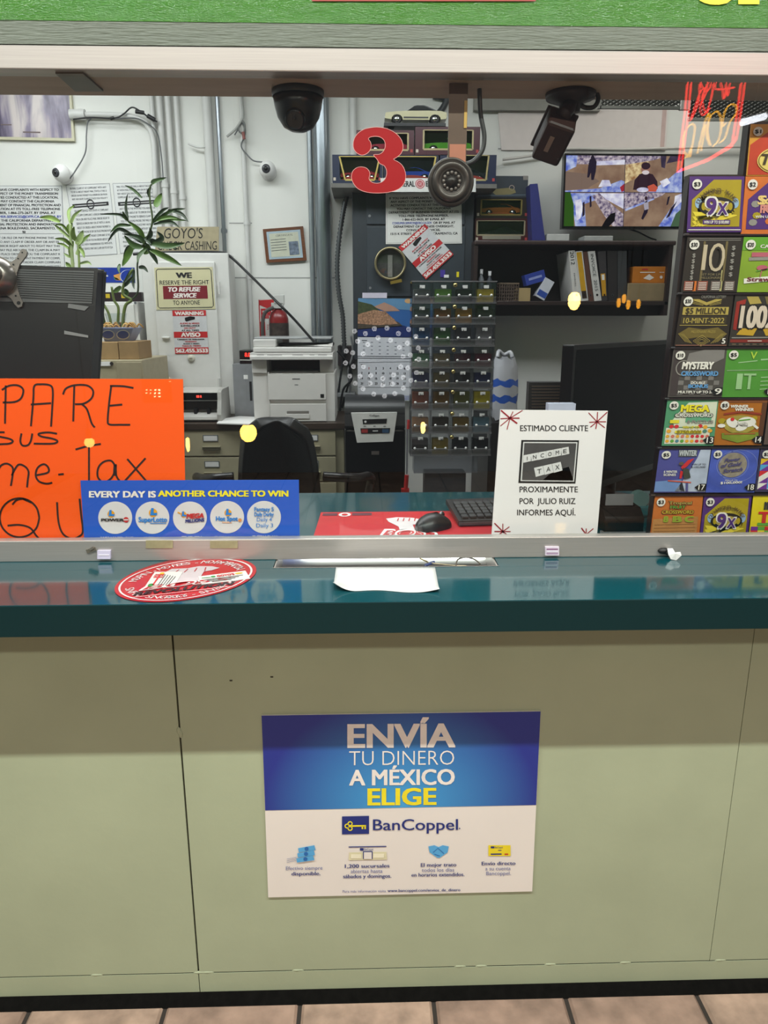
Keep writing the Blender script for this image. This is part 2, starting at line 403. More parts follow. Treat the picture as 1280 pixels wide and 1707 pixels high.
# ================================================================ things on and at the counter front
bl = K('#2a3f9c', .3); wp = K('#e6dfd9', .45, var=.02, scale=6)
def grad_mat(name, c0, c1, rad, q=(1, 1, 1)):
    m = bpy.data.materials.new(name); m.use_nodes = True; nt = m.node_tree; b = nt.nodes['Principled BSDF']; b.inputs['Roughness'].default_value = .35
    tc = nt.nodes.new('ShaderNodeTexCoord'); mp = nt.nodes.new('ShaderNodeMapping'); mp.inputs['Location'].default_value = q
    mp.inputs['Scale'].default_value = (1/rad[0], 0, 1/rad[1]); gr = nt.nodes.new('ShaderNodeTexGradient'); gr.gradient_type = 'SPHERICAL'
    r = nt.nodes.new('ShaderNodeValToRGB'); r.color_ramp.elements[0].color = lin(c0); r.color_ramp.elements[1].color = lin(c1)
    nt.links.new(tc.outputs['Object'], mp.inputs[0]); nt.links.new(mp.outputs[0], gr.inputs[0]); nt.links.new(gr.outputs['Fac'], r.inputs[0]); nt.links.new(r.outputs[0], b.inputs['Base Color'])
    return m
s = Sh(('Y', -.004)); q = [(436, 1193), (901, 1186), (887, 1486), (447, 1496)]
s.base(wp, .0038, q); ph = abs(P(640, 1496, 0).z-P(640, 1340, 0).z)
s.poly([(436, 1193), (901, 1186), (893.5, 1342), (442, 1351)], grad_mat('poster_blue', '#26348c', '#45a3de', (.30, .26), (0, 0, -(.24)/.26)), 1)
wt = K('#eee6e0', .4); yl = K('#f2e02c', .4); nv = K('#1e2f7a', .4)
s.text('ENVÍA', 581, 757, 1208, 1246, wt, 2, .035, slope=-.006); s.text('TU DINERO', 582, 757, 1252, 1276, wt, 2, -.012, slope=-.006)
s.text('A MÉXICO', 583, 757, 1284, 1309, wt, 2, .03, slope=-.008); s.text('ELIGE', 614, 726, 1315, 1342, yl, 2, .035, slope=-.008)
s.poly([(570, 1361), (615, 1360), (615, 1390), (570, 1391)], nv, 2)
s.text('BanCoppel', 622, 763, 1366, 1384, nv, 2, .012, slope=-.004); s.ell(766, 1381, 1.2, 1.2, nv, 2, 8)
kx = yl
for a, b in ((577, 1377), (582, 1373), (582, 1381)): s.ring(a+1.5, b, 3.4, 3.2, 1.8, kx, 3, 14)
s.line([(586, 1377), (610, 1376.5)], 2.6, kx, 3); s.line([(604, 1376), (604, 1382)], 2.6, kx, 3); s.line([(608.5, 1376), (608.5, 1382)], 2.6, kx, 3)
lb = K('#58a8dd', .4); lbd = K('#2868b0', .4); gy = K('#8f93b0', .5)
for k in range(3):
    y = 1412+k*8.5; s.poly([(497+k*-1.5, y+2), (524-k*1, y-3), (526-k*1, y+5), (498-k*1.5, y+9)], lb, 2+k); s.ell(511-k, y+3, 3.4, 3.2, lbd, 3+k, 12)
for k in range(3): s.line([(478, 1432+k*3), (494, 1429+k*2.6)], .7, gy, 2)
s.line([(581, 1412), (644, 1411)], 1.6, nv, 2); s.poly([(582, 1421), (644, 1420), (645, 1433), (581, 1434)], K('#d9d3b0', .5), 2)
s.rect(585, 1424, 602, 1431, K('#efe9cf'), 3); s.rect(622, 1423, 640, 1430, K('#efe9cf'), 3); s.rect(605, 1419, 621, 1432, nv, 3); s.rect(606.5, 1420.5, 619.5, 1432, wp, 4)
s.rect(600, 1414, 606, 1418, nv, 2); s.text('BanCoppel', 607, 622, 1414.3, 1417.5, nv, 2, 0)
s.poly([(714, 1411), (724, 1409), (731, 1412), (738, 1409), (748, 1411), (746, 1421), (733, 1430), (729, 1430), (716, 1421)], lb, 2)
s.line([(722, 1421), (730, 1414), (740, 1423)], 1, lbd, 3); s.line([(724, 1424), (733, 1427)], 1, lbd, 3)
s.rect(814, 1409, 851, 1427, K('#e8d22a', .4), 2); s.rect(818, 1411, 824, 1414, nv, 3); s.text('BanCoppel', 825, 838, 1411, 1414, nv, 3); s.line([(818, 1424), (836, 1423.7)], 2, nv, 3); s.line([(841, 1424), (847, 1424)], 2, redb, 3); s.rect(830, 1417, 836, 1418, nv, 3)
for t, xc, y, b, wd in (('Efectivo siempre', 507, 1450.5, 0, 61), ('disponible.', 510, 1459.5, .02, 48), ('1,200 sucursales', 612, 1447, .02, 74), ('abiertas hasta', 611, 1455.5, 0, 53), ('sábados y domingos.', 612, 1464, .02, 80),
                        ('El mejor trato', 731, 1445, .02, 59), ('todos los días', 730, 1453.5, 0, 54), ('en horarios extendidos.', 730, 1461.5, .02, 88), ('Envío directo', 831, 1442.5, .02, 56), ('a su cuenta', 830, 1451, 0, 42), ('Bancoppel.', 831, 1459, 0, 41)):
    s.text(t, xc-wd/2, xc+wd/2, y-6, y, nv if b else K('#6a71a4'), 2, b, slope=-.012)
s.text('Para más información visita', 571, 643, 1484, 1488, K('#6a71a4'), 2, 0, slope=-.012); s.text('www.bancoppel.com/envios_de_dinero', 646, 767, 1482.5, 1487, nv, 2, .02, slope=-.012)
tag(s.build('money_transfer_poster'), 'blue and white poster about sending money, on the green counter front', 'poster')

# round red sticker, a second one peeping out behind it, two cards on top
rd = K('#a8141d', .3, var=.04); rdd = K('#780a12', .35); wts = K('#c9bfbf', .4)
aff = ((309, 966), (1.155, -.13), (-.10, .34))
s = Sh(('Z', ZC+.0006), aff=((300, 963), (1.1, -.16), (-.05, .33)))
s.base(rdd, .0006, [(100*math.cos(R_(a))*.95, 100*math.sin(R_(a))) for a in range(0, 360, 8)]); tag(s.build('sticker'), 'dark red sticker edge showing behind the round red sticker on the counter', 'sticker')
s = Sh(('Z', ZC+.0016), aff=aff); circ = [(102*math.cos(R_(a)), 102*math.sin(R_(a))) for a in range(0, 360, 5)]
s.base(rd, .0009, circ); s.ring(0, 0, 95, 95, 3, wts, 1, 60)
s.arc('NO PIN - NO FEES - NO EXPIRATION', 0, 0, 74, 74, 196, 344, 13, wts, 1, .05)
s.arc('SIN PIN - SIN CARGOS - SIN EXPIRACIÓN', 0, 0, 87, 87, 172, 8, 13, wts, 1, .05, out=False)
s.poly([(-36, -45), (-25, -62), (-2, -56), (15, -60), (34, -52), (46, -40), (36, -32), (24, -30), (22, -8), (36, 12), (-30, 12), (-14, -6), (-12, -28), (-34, -34)], K('#b5aaad'), 1)
for k in range(4): s.line([(-14+k*13, -54+k*1), (-20+k*15, -40+k*2)], 1.6, rd, 2)
s.text('BOSS', -62, 70, 8, 30, wts, 2, .06, .25); s.text('BOSS', -60, 68, 10, 28, rd, 3, .0, .25); s.text('REVOLUTION', -70, 74, 36, 52, K('#2a1013'), 2, .05, .2); s.line([(-70, 60), (72, 60)], 3, K('#e08a8a'), 2)
tag(s.build('sticker'), 'round red sticker with a white fist and lettering, on the counter', 'sticker')
z = ZC+.0034
def card(q, lab, land):
    s = Sh(('Z', z), q=q, w=100, h=60); s.base(K('#c4c2be', .5), .0012)
    a = K('#4a4a4a'); gr = K('#2f7d3a'); og = K('#d9a52c')
    if land:
        s.text('GOYO\'S', 38, 74, 8, 20, redb, 1, .05); s.ell(30, 14, 5, 6, gr, 1); s.ell(84, 13, 8, 5, og, 1); s.line([(6, 14), (24, 16)], 4, gr, 1)
        for k in range(4): s.line([(10+k*4, 29+k*7), (90-k*9, 29+k*7)], 3, a, 1)
    else:
        s.text("GOYO'S", 8, 40, 9, 22, redb, 1, .05); s.ell(30, 7, 8, 5, og, 1); s.ell(16, 50, 9, 6, gr, 1)
        s.line([(26, 10), (24, 50)], 6, redb, 1)
        for k in range(5): s.line([(44+k*10, 10+k*2), (42+k*9, 52)], 2.5, a, 1)
    tag(s.build('business_card'), lab, 'card', 'business cards on the round sticker')
card([(258, 953), (305, 953), (289, 978), (240, 980)], 'white business card on the left half of the round red sticker', False)
card([(330, 961), (409, 951), (417, 964), (336, 974)], 'white business card on the right half of the round red sticker', True)

# blank label sheet with curled front corners
g = G(); q = [(560, 946), (725, 946), (733, 989), (555, 985)]; nx, ny = 24, 10; vs = []
for j in range(ny+1):
    for i in range(nx+1):
        u, v = i/nx, j/ny; px = (q[0][0]*(1-u)+q[1][0]*u)*(1-v)+(q[3][0]*(1-u)+q[2][0]*u)*v; py = (q[0][1]*(1-u)+q[1][1]*u)*(1-v)+(q[3][1]*(1-u)+q[2][1]*u)*v
        p = PZ(px, py, ZC+.0008); e = max(abs(u-.5)*2-.55, 0)/.45
        if v > .5: p.z += .018*e*e*((v-.5)*2)**2 if u < .5 else .007*e*e*((v-.5)*2)**2; p.y += -.004*math.sin(u*11)*v + .004*(1-e)
        vs.append(p)
N = nx+1
top = [(j*N+i, (j+1)*N+i, (j+1)*N+i+1, j*N+i+1) for j in range(ny) for i in range(nx)]
g.add(vs, top, K('#bdbdbc', .5), True); o = g.build('label_sheet'); md = o.modifiers.new('Solid', 'SOLIDIFY'); md.thickness = .0005; md.offset = 1
tag(o, 'blank white paper sheet with curled corners taped in front of the tray', 'paper')

# pen on a beaded cord lying in the tray
t = thing('pen_on_cord', 'thin pen with a wire cord lying in the aluminium tray', 'pen', PZ(715, 938, ZC-.02))
g = G(); g.tube([PZ(x, y, ZC-.012) for x, y in ((700, 931), (711, 936), (716, 941))], .0018, K('#a99a6a', .35, .8), 6, 4)
g.tube([PZ(x, y, ZC-.006) for x, y in ((716, 938), (740, 941), (765, 943), (778, 943))], .0012, K('#b0a58a', .35, .8), 6, 4)
g.tube([PZ(x, y, ZC-.004) for x, y in ((760, 942), (763, 933), (775, 929), (790, 932), (800, 940))], .0016, K('#5a5348', .4, .6), 6, 6); g.build('cord', t)
g = G(); g.cyl(PZ(708, 943, ZC-.010), PZ(724, 937, ZC-.006), .0034, K('#22305e', .4), n=10); g.build('barrel', t)

# bits on the sill rail
def sill_bit(x0, y0, x1, y1, name, lab, cat, cols, grp=None, Y=None, d=.004, z0=None):
    Y = YS if Y is None else Y
    s = Sh(('Y', Y-d)); s.base(cols[0], d, [(x0, y0), (x1, y0), (x1, y1), (x0, y1)])
    for k, c in enumerate(cols[1:]):
        yy = y0+(y1-y0)*(k+1)/(len(cols)); s.line([(x0+2, yy), (x1-2, yy)], 2, c, 1)
    return tag(s.build(name), lab, cat, grp)
sill_bit(162, 918, 184, 932, 'price_tag', 'small pale plastic tag on the sill left of the round sticker', 'tag', [K('#c9c3dc', .3), K('#e8e4f2')], 'pale tags at the foot of the sill', d=.006)
sill_bit(909, 912, 932, 926, 'price_tag', 'small pale striped tag on the sill below the income tax notice', 'tag', [K('#d5c9d8', .3), K('#8c5f86'), K('#e8e4f2'), K('#a58aa8')], 'pale tags at the foot of the sill', d=.006)
tp = K('#8f8a6a', .6, var=.15, scale=60)
sill_bit(243, 901, 288, 914, 'foam_tape', 'strip of brown tape on the sill, the one above the sticker middle', 'tape', [tp], 'tape strips on the sill', d=.0015)
sill_bit(350, 902, 396, 914, 'foam_tape', 'strip of brown tape on the sill, the one nearer the metal tray', 'tape', [tp], 'tape strips on the sill', d=.0015)
g = G(); p = P(152, 917, YS-.001); g.obox(p, (.020, .004, .008), Matrix.Rotation(R_(-18), 3, 'Y'), K('#5a564c', .6)); g.obox(p+Vector((.002, -.002, .004)), (.010, .003, .005), Matrix.Rotation(R_(-30), 3, 'Y'), alum_d)
tag(g.build('latch'), 'tiny bent metal latch on the sill above the pale tag', 'latch')
t = thing('crumpled_tissue', 'crumpled white tissue stuck with black putty to the sill under the tickets', 'tissue', PZ(1118, 935, ZC))
g = G(); p = P(1106, 918, YS-.003); g.ball(p, (.013, .008, .007), black, 12); g.ball(p+Vector((.010, -.002, -.003)), (.010, .008, .006), black, 10); g.build('putty', t)
g = G(); ps = [P(1112, 914, YS-0.012), P(1121, 914, YS-0.020), P(1125, 924, YS-0.025), P(1134, 920, YS-0.025), P(1136, 926, YS-0.027), P(1127, 934, YS-0.030), P(1118, 932, YS-0.025), P(1114, 925, YS-0.020)]
c = sum(ps, Vector())/len(ps); c1 = c+Vector((.0, -.008, .004)); c2 = c+Vector((0, .010, 0)); n = len(ps)
g.add(ps+[c1, c2], [(i, (i+1) % n, n) for i in range(n)]+[((i+1) % n, i, n+1) for i in range(n)], white); g.build('tissue', t)
# ================================================================ signs and things on the glass and the inner counter
# the big red figure on the pane
D3 = [(390,252),(440,248),(505,260),(560,290),(597,335),(607,385),(592,425),(560,452),(545,463),(585,487),(612,520),(625,570),(615,620),(585,655),(530,678),(450,687),(370,682),(310,660),(275,620),(263,580),(272,542),(300,518),(335,513),(368,525),(386,556),(380,592),(397,613),(430,622),(465,614),(490,588),(498,545),(484,508),(452,490),(432,460),(411,432),(450,428),(478,405),(489,368),(478,332),(445,311),(400,311),(376,325),(392,352),(392,390),(368,422),(330,434),(293,414),(275,378),(280,330),(305,290),(345,263)]
pts = smooth([(520+a/4, 150+b/4, 0) for a, b in D3], 4, True)
s = Sh(('Y', YG-.0055)); s.prism([s.W(p.x, p.y) for p in pts][::-1], (0, .0025, 0), K('#8a0c12', .55, var=.03, spec=.25)); s.line([(p.x, p.y) for p in pts]+[(pts[0].x, pts[0].y)], .8, K('#c98a86', .5), 1)
tag(s.build('window_number'), 'big red number 3 cut out and stuck on the window glass', 'number')

# orange poster, handwriting in marker
Yo = YG+.021
s = Sh(('Y', Yo)); org_ = K('#fb5a12', .35, var=.03, scale=3); s.base(org_, .0012, [(-260, 630), (305, 632), (311, 925), (-260, 925)])
mk = K('#2a1712', .5)
def hw(pp, wd=3.1, sm=5): s.line([(a/4, 620+b/4) for a, b in pp], wd, mk, 1, sm if len(pp) > 2 else 0)
for pp in ([(38, 90), (33, 345)], [(12, 120), (60, 92), (120, 90), (155, 120), (140, 175), (95, 200), (18, 203)], [(206, 362), (222, 180), (228, 95), (270, 82), (335, 90), (352, 130), (348, 240), (340, 365)], [(205, 217), (340, 208)],
           [(495, 90), (488, 330)], [(420, 150), (440, 110), (500, 88), (580, 90), (620, 125), (610, 175), (560, 210), (500, 215)], [(545, 215), (580, 250), (610, 340), (632, 370)], [(890, 107), (820, 95), (733, 93)], [(742, 90), (728, 200), (718, 320), (730, 350), (800, 352), (868, 352)], [(730, 225), (815, 217)],
           [(30, 402), (-20, 404), (-25, 425), (60, 445), (85, 462), (60, 478), (-20, 482)], [(143, 410), (135, 460), (150, 490), (185, 488), (205, 460), (215, 410)], [(380, 412), (320, 403), (258, 412), (275, 430), (350, 445), (383, 462), (350, 478), (225, 478)],
           [(-30, 690), (-5, 640), (15, 618), (50, 612), (85, 640), (82, 700), (72, 760)], [(78, 690), (120, 620), (165, 630), (190, 665), (185, 720), (180, 770)], [(245, 688), (320, 670), (320, 635), (290, 615), (250, 640), (238, 690), (260, 730), (310, 745), (348, 738)], [(388, 685), (425, 680)],
           [(503, 517), (590, 493), (672, 480)], [(593, 495), (593, 760)], [(770, 630), (740, 592), (690, 600), (655, 640), (652, 700), (690, 735), (740, 710), (768, 660)], [(772, 615), (775, 690), (800, 730)], [(848, 580), (990, 745)], [(970, 575), (820, 740)],
           [(130+132*math.cos(R_(a)), 972+130*math.sin(R_(a))) for a in range(0, 361, 30)], [(50, 1025), (130, 1020), (200, 1040), (240, 1090), (270, 1122)], [(82, 885), (110, 855), (150, 845)], [(150, 845), (210, 872)], [(380, 868), (390, 1000), (420, 1080), (480, 1112), (530, 1095), (552, 1060), (540, 950), (530, 845)]):
    hw(pp)
hw([(768, 620), (764, 692)], 5.5); s.clipz(ZC+.0004)
tag(s.build('handwritten_poster'), 'fluorescent orange poster with black marker handwriting behind the glass', 'poster')

# blue lottery banner
s = Sh(('Y', YG+.016)); bb = K('#2459c4', .32, var=.04, scale=4)
q = [(134, 801), (498, 800), (500, 926), (142, 926)]; s.base(bb, .0012, q)
s.text('EVERY DAY IS', 149, 259, 819, 829, wt, 1, .05); s.text('ANOTHER CHANCE TO WIN', 264, 480, 818, 827.5, yl, 1, .05)
cw = K('#d8d3d6', .4, var=.03)
for cx, cy in ((192, 863), (254, 863), (316.5, 863), (378.5, 862), (440, 862)): s.ell(cx, cy, 28.3, 27, cw, 1, 40)
sb = K('#1f7fd0', .4); so = K('#e8a01c', .4)
def sun(x, y, sc=1): s.ell(x, y, 7*sc, 7*sc, so, 2, 16); s.poly([(x-3*sc, y-8*sc), (x+1*sc, y-8*sc), (x+1*sc, y), (x+7*sc, y), (x+6*sc, y+4*sc), (x-5*sc, y+4*sc)], sb, 3)
sun(185, 857, .85); s.text('POWER', 169, 206, 864.5, 869, ink, 3, .06); s.ell(210, 866.5, 4.6, 4.6, redb, 3, 16); s.line([(206, 866.5), (214, 866.5)], 2, cw, 4)
sun(255, 855); s.text('SuperLotto', 231, 278, 862, 870, sb, 3, .04); s.line([(250, 872.5), (277, 872.5)], 1.2, sb, 3)
sun(306, 858, .7); s.text('MEGA', 311, 339, 857, 864.5, redb, 3, .08, .15, -.05); s.text('MILLIONS', 309, 340, 866.5, 871.5, nv, 3, .08, .1, -.08); s.line([(296, 854), (301, 856)], 2, so, 3)
sun(380, 855, .85); s.text('Hot Spot', 360, 396, 861, 868, sb, 3, .05); s.ell(400, 867, 3, 3, K('#d98a4a'), 3, 10); s.line([(370, 871), (386, 871.5)], 1, K('#d98a4a'), 3)
for t, y, x0, x1 in (('Fantasy 5', 852, 424, 456), ('Daily Derby', 860.5, 424, 456), ('Daily 4', 869, 428, 453), ('Daily 3', 879, 427, 455)): s.text(t, x0, x1, y-6.5, y, sb, 3, .03 if y < 862 else 0)
for t, x0, x1, y in (('MON-WED-SAT', 168, 222, 900), ('WED-SAT', 240, 275, 900), ('TUE-FRI', 303, 336, 899), ('EVERY 4 MIN', 358, 404, 899), ('EVERY DAY', 421, 462, 898)): s.text(t, x0, x1, y-5, y, wt, 1, .04)
s.clipz(ZC+.0004); tag(s.build('lottery_banner'), 'blue lottery banner with five white circles behind the glass', 'banner')

# white notice in a clear easel
Yn = YG+.052
t = thing('notice_sheet', 'white notice about income tax with red star doodles, standing on the counter', 'notice', (P(915, 893, Yn).x, Yn, ZC))
s = Sh(('Y', Yn)); dz = ZC
a, b = P(820, 890, Yn), P(995, 893, Yn)
BL = (817.5, 925); BR = (992.3, 925)
s.base(K('#ece6e8', .4, var=.015, scale=4), .003, [(834, 683), (1013, 685), BR, BL])
for x0, x1, y0, y1, tt in ((867, 980, 709, 718.5, 'ESTIMADO CLIENTE'), (866, 963, 811, 820.5, 'PROXIMAMENTE'), (866, 959, 830.5, 840, 'POR  JULIO RUIZ'), (862, 959, 849.5, 859, 'INFORMES AQUÍ.')): s.text(tt, x0, x1, y0, y1, ink, 1, .012)
g1, g2, g3 = K('#0f0f10', .4), K('#d6d3d4', .4), K('#4a4748', .4, var=.3, scale=14)
s.poly([(869, 733.5), (965, 734), (959, 806), (864, 805)], g1, 1); s.poly([(872, 736.5), (962.5, 737), (957, 803), (867.5, 802)], g2, 2); s.poly([(874, 738.5), (960.5, 739), (955, 801), (870, 800)], g3, 3)
s.poly([(905, 800), (922, 785), (948, 778), (956, 801)], K('#b9b6b6', .4), 3)
for k in range(6):
    x = 872.5+k*12.6; y = 759-k*2.4; s.poly([(x, y), (x+12.2, y-2.3), (x+13.4, y+9.5), (x-.4, y+12.5)], g2, 4); s.text('INCOME'[k], x+3.3, x+9, y+2.2, y+8.6, K('#3a3a3a'), 5, 0, 0, -.15)
for k in range(3):
    x = 890+k*15; y = 780-k*3.4; s.poly([(x, y), (x+14.5, y-3.4), (x+17.5, y+11), (x+3, y+15)], g2, 4); s.text('TAX'[k], x+5.5, x+12.5, y+2.5, y+10, K('#3a3a3a'), 5, 0, 0, -.2)
rp = K('#9c1c2a', .5)
def star(cx, cy, arms, wd=1.5):
    for dx, dy, w2 in arms: s.line([(cx-dx*.15, cy-dy*.15), (cx+dx, cy+dy)], w2*wd, rp, 1)
star(850, 697, [(-15, -13, 1.6), (16, 0, 1.3), (-16, 1, 1), (12, 9, 1.8), (-5, 19, .9), (-16, 13, .9), (5, -11, .9), (21, -13, .9)])
star(995, 703, [(-14, -15, 1), (1, -16, 1), (17, -16, 1.1), (15, 0, 1), (13, 10, 1), (-2, 12, 1.2), (-11, 9, 1), (-13, 1, 1)])
star(838, 886, [(-14, -14, 1.4), (0, -13, 1), (11, -8, 1), (13, 0, 1), (11, 8, 1), (-9, 8, 1.4), (-14, 0, 1.3)])
star(977, 891, [(-8, -11, 1.4), (0, -10, 1), (12, -10, 1), (17, 0, 1), (-14, 1, 1)])
s.clipz(ZC+.0004); s.build('sheet', t)
acr = clear('acrylic', (.96, .97, .97, 1), .04)
g = G(); xa1, xb1 = P(BL[0], 925, Yn).x+.01, P(BR[0], 925, Yn).x-.01
g.box((xa1, Yn+.0035, ZC), (xb1, Yn+.0055, ZC+.17), acr); g.prism([(xa1, Yn+.0055, ZC+.12), (xa1, Yn+.0075, ZC+.12), (xa1, Yn+.075, ZC), (xa1, Yn+.073, ZC)], (xb1-xa1, 0, 0), acr)
g.build('easel_back', t)

# red mat, mouse, keyboard
s = Sh(('Z', ZC+.004), q=[(535, 854), (838, 851), (860, 905), (519, 905)], w=300, h=50)
s.base(K('#c02a30', .4, var=.05, scale=12), .0035); wm = K('#dfd6d8', .45)
s.ell(40, 4, 10, 3.2, wm, 1); s.line([(4, 3.6), (28, 3.6)], 4, K('#5b2a38'), 1); s.line([(52, 3.6), (84, 3.6)], 4, K('#5b2a38'), 1); s.ell(40, 4, 5, 1.6, redb, 2)
s.poly([(108, 11), (125, 9), (150, 10), (165, 13), (160, 20), (150, 21), (154, 31), (130, 31), (128, 24), (112, 16)], wm, 1)
for k in range(4): s.line([(128+k*9, 10.5), (126+k*9, 15)], 1.6, K('#c02a30'), 2)
s.text('BOSS', 100, 190, 28, 40, wm, 1, .05, .3); s.text('BOSS', 103, 187, 30, 38, K('#c02a30'), 2, 0, .3)
for k in range(3): s.line([(100+k*36, 45), (130+k*36, 45)], 1.6, wm, 1)
tag(s.build('mouse_mat'), 'red mat with a fist emblem lying on the inner counter', 'mat')
t = thing('computer_mouse', 'black wireless mouse on the red mat', 'mouse', PZ(722, 886, ZC+.004))
c0 = PZ(722, 880, ZC+.004); zt_ = ZC+.0045
def blob_mouse():
    g = G(); L, Wd, Hh = .104, .070, .038; nu, nv2 = 20, 12; vs = []; rt = Matrix.Rotation(R_(-52), 3, 'Z')
    for i in range(nu+1):
        u = i/nu; x = (u-.5)*L; ww = Wd/2*(math.sin(math.pi*min(max(u, .0), 1))**.42)*(1-.10*math.sin(math.pi*u)**4+.06*u); hh = Hh*(math.sin(math.pi*(u*.86+.07))**.75)*(1.06-.12*u)
        for k in range(nv2+1):
            a = math.pi*k/nv2; vs.append(c0+rt @ Vector((math.cos(a)*ww*1.0, x, math.sin(a)**.75*hh)) )
    N = nv2+1; g.add(vs, [(i*N+k, (i+1)*N+k, (i+1)*N+k+1, i*N+k+1) for i in range(nu) for k in range(nv2)], K('#1d1e21', .38, var=.05), True)
    g.add([vs[i*N] for i in range(nu+1)]+[vs[i*N+nv2] for i in range(nu+1)], [(i, i+1, nu+2+i, nu+1+i) for i in range(nu)], black)
    return g
blob_mouse().build('shell', t)
g = G(); g.lathe([(.001, -.003), (.0075, -.003), (.0085, 0), (.0075, .003), (.001, .003)], c0+Matrix.Rotation(R_(-52), 3, 'Z') @ Vector((0, .028, .029)), Matrix.Rotation(R_(-52), 3, 'Z') @ Vector((1, 0, 0)), K('#8f9296', .25, .9), 18); g.build('scroll_wheel', t)
g = G(); g.obox(c0+Matrix.Rotation(R_(-52), 3, 'Z') @ Vector((0, .006, .037)), (.008, .014, .002), Matrix.Rotation(R_(-52), 3, 'Z'), black_g); g.build('button', t)

t = thing('keyboard', 'black keyboard with raised back edge beside the mouse on the red mat', 'keyboard', PZ(800, 862, ZC))
k0 = PZ(757, 866, ZC+.018); rt = Matrix.Rotation(R_(6), 3, 'Z') @ Matrix.Rotation(R_(7), 3, 'X')
g = G(); kc = Vector((k0.x+.170, k0.y+.075, ZC+.022)); g.obox(kc, (.34, .155, .014), rt, K('#1b1c1e', .4)); 
g.obox(kc+rt @ Vector((0, .06, -.012)), (.28, .015, .014), rt, black); g.obox(kc+rt @ Vector((0, -.078, -.001)), (.34, .003, .010), rt, K('#4a4c50', .3)); g.build('case', t, bev=.003)
g = G()
for j in range(5):
    for i in range(16): g.obox(kc+rt @ Vector((-.15+i*.02, -.056+j*.0225, .010)), (.0165, .018, .007), rt, K('#2b2d30', .5))
g.build('keys', t, bev=.0015, seg=1)

# two things lying by the sheet's right edge
s = Sh(('Z', ZC+.001), q=[(1000, 884), (1085, 886), (1100, 900), (1000, 900)]); s.base(K('#75777a', .4), .001); tag(s.build('paper_slip'), 'grey paper slip on the inner counter between notice and tickets', 'paper')

# ================================================================ lottery tickets in the clear dispenser
Yt = YG+.075
cyel, cgrn, cprp, corg, cdrk, cgld, cblu = K('#a38e1c', .35, var=.18, scale=9), K('#5f9a3c', .35, var=.1), K('#4b2a70', .35), K('#c8692a', .35, var=.1), K('#2b2622', .35), K('#a8934c', .35, var=.2, scale=12), K('#3a4a9c', .35, var=.2, scale=14)
whi, mid = K('#dcd6cf', .4), K('#8a8580', .4)
TK = []
def ticket(q, lab, draw, num=None, price=None):
    s = Sh(('Y', Yt), q=q); draw(s)
    if price: s.ell(14, 14, 9, 9, whi, 4, 20); s.text(price, 8.5, 19.5, 10.5, 17.5, ink, 5, .03)
    if num: s.poly([(78, 88), (88, 80), (100, 80), (100, 96), (86, 96)], black, 4); s.text(num, 86, 98, 82, 94, whi, 5, .02)
    o = tag(s.build('lottery_ticket'), lab, 'ticket', 'lottery tickets in the dispenser'); TK.append(o)
def d9x(s):
    s.base(cprp, .002); s.poly([(6, 42), (44, 6), (95, 6), (95, 90), (6, 90)], cyel, 1)
    for k in range(4): s.poly([(8, 90-k*9), (60+k*10, 60+k*3), (60+k*10, 61.5+k*3), (12+k*5, 90)], K('#d8c23c', .35), 2)
    s.arc('DIAMOND MINE', 52, 52, 32, 24, 200, 340, 7, K('#6a5524'), 2, .04); s.ell(52, 54, 36, 30, K('#c9b23a', .35), 1, 30); s.arc('DIAMOND MINE', 52, 55, 33, 24, 195, 345, 7, K('#5a4720'), 3, .03)
    s.ell(18, 48, 6, 9, K('#8aa8c8'), 2); s.ell(86, 48, 6, 9, K('#8aa8c8'), 2)
    s.ell(52, 54, 33, 17, black, 3, 36); s.poly([(40, 66), (52, 78), (64, 66)], cgld, 2); s.ell(52, 54, 24, 11, cgld, 4, 36); s.ell(28, 54, 4, 7, cyel, 5); s.ell(77, 54, 4, 7, cyel, 5)
    s.text('9', 32, 52, 37, 71, whi, 5, .06); s.text('9', 34, 50, 39.5, 68.5, cprp, 6, .04); s.text('X', 53, 73, 46, 70, whi, 5, .06); s.text('X', 55, 71, 48, 68, cprp, 6, .04)
    s.rect(28, 78, 78, 86, cprp, 3); s.text('WIN UP TO $100,000!', 30, 76, 79.5, 84.5, whi, 4, .03); s.rect(2, 95, 98, 96.5, whi, 2)
def dtiger(s):
    s.base(K('#c98a2a', .35, var=.1), .002); s.poly([(2, 40), (45, 5), (100, 5), (100, 98), (2, 98)], K('#b5391e', .35, var=.15), 1)
    s.poly([(45, 30), (60, 10), (80, 6), (78, 40), (60, 50)], corg, 2); s.ell(55, 70, 38, 26, K('#d9c06a', .35), 3); s.ring(55, 70, 35, 23, 1.6, K('#7a5a1c'), 4)
    s.text('Tiger', 25, 90, 58, 78, K('#3a2a12'), 5, .03, .2); s.text('BUCKS', 42, 74, 80, 87, K('#3a2a12'), 5, .03)
def dscary(s):
    s.base(corg, .002); s.poly([(8, 40), (45, 8), (94, 8), (94, 92), (8, 92)], cprp, 1)
    for x, y, c in ((22, 48, mid), (26, 68, cyel), (55, 22, corg), (75, 16, cyel), (50, 78, corg), (20, 80, mid), (80, 76, corg)): s.ell(x, y, 8, 6, c, 2, 8)
    s.text('Scary', 28, 92, 34, 48, K('#d9b870'), 3, .08); s.text('Rich', 34, 92, 50, 63, K('#c98078'), 3, .08); s.text('WIN UP TO $20,000!', 24, 92, 68, 72, whi, 3, .03)
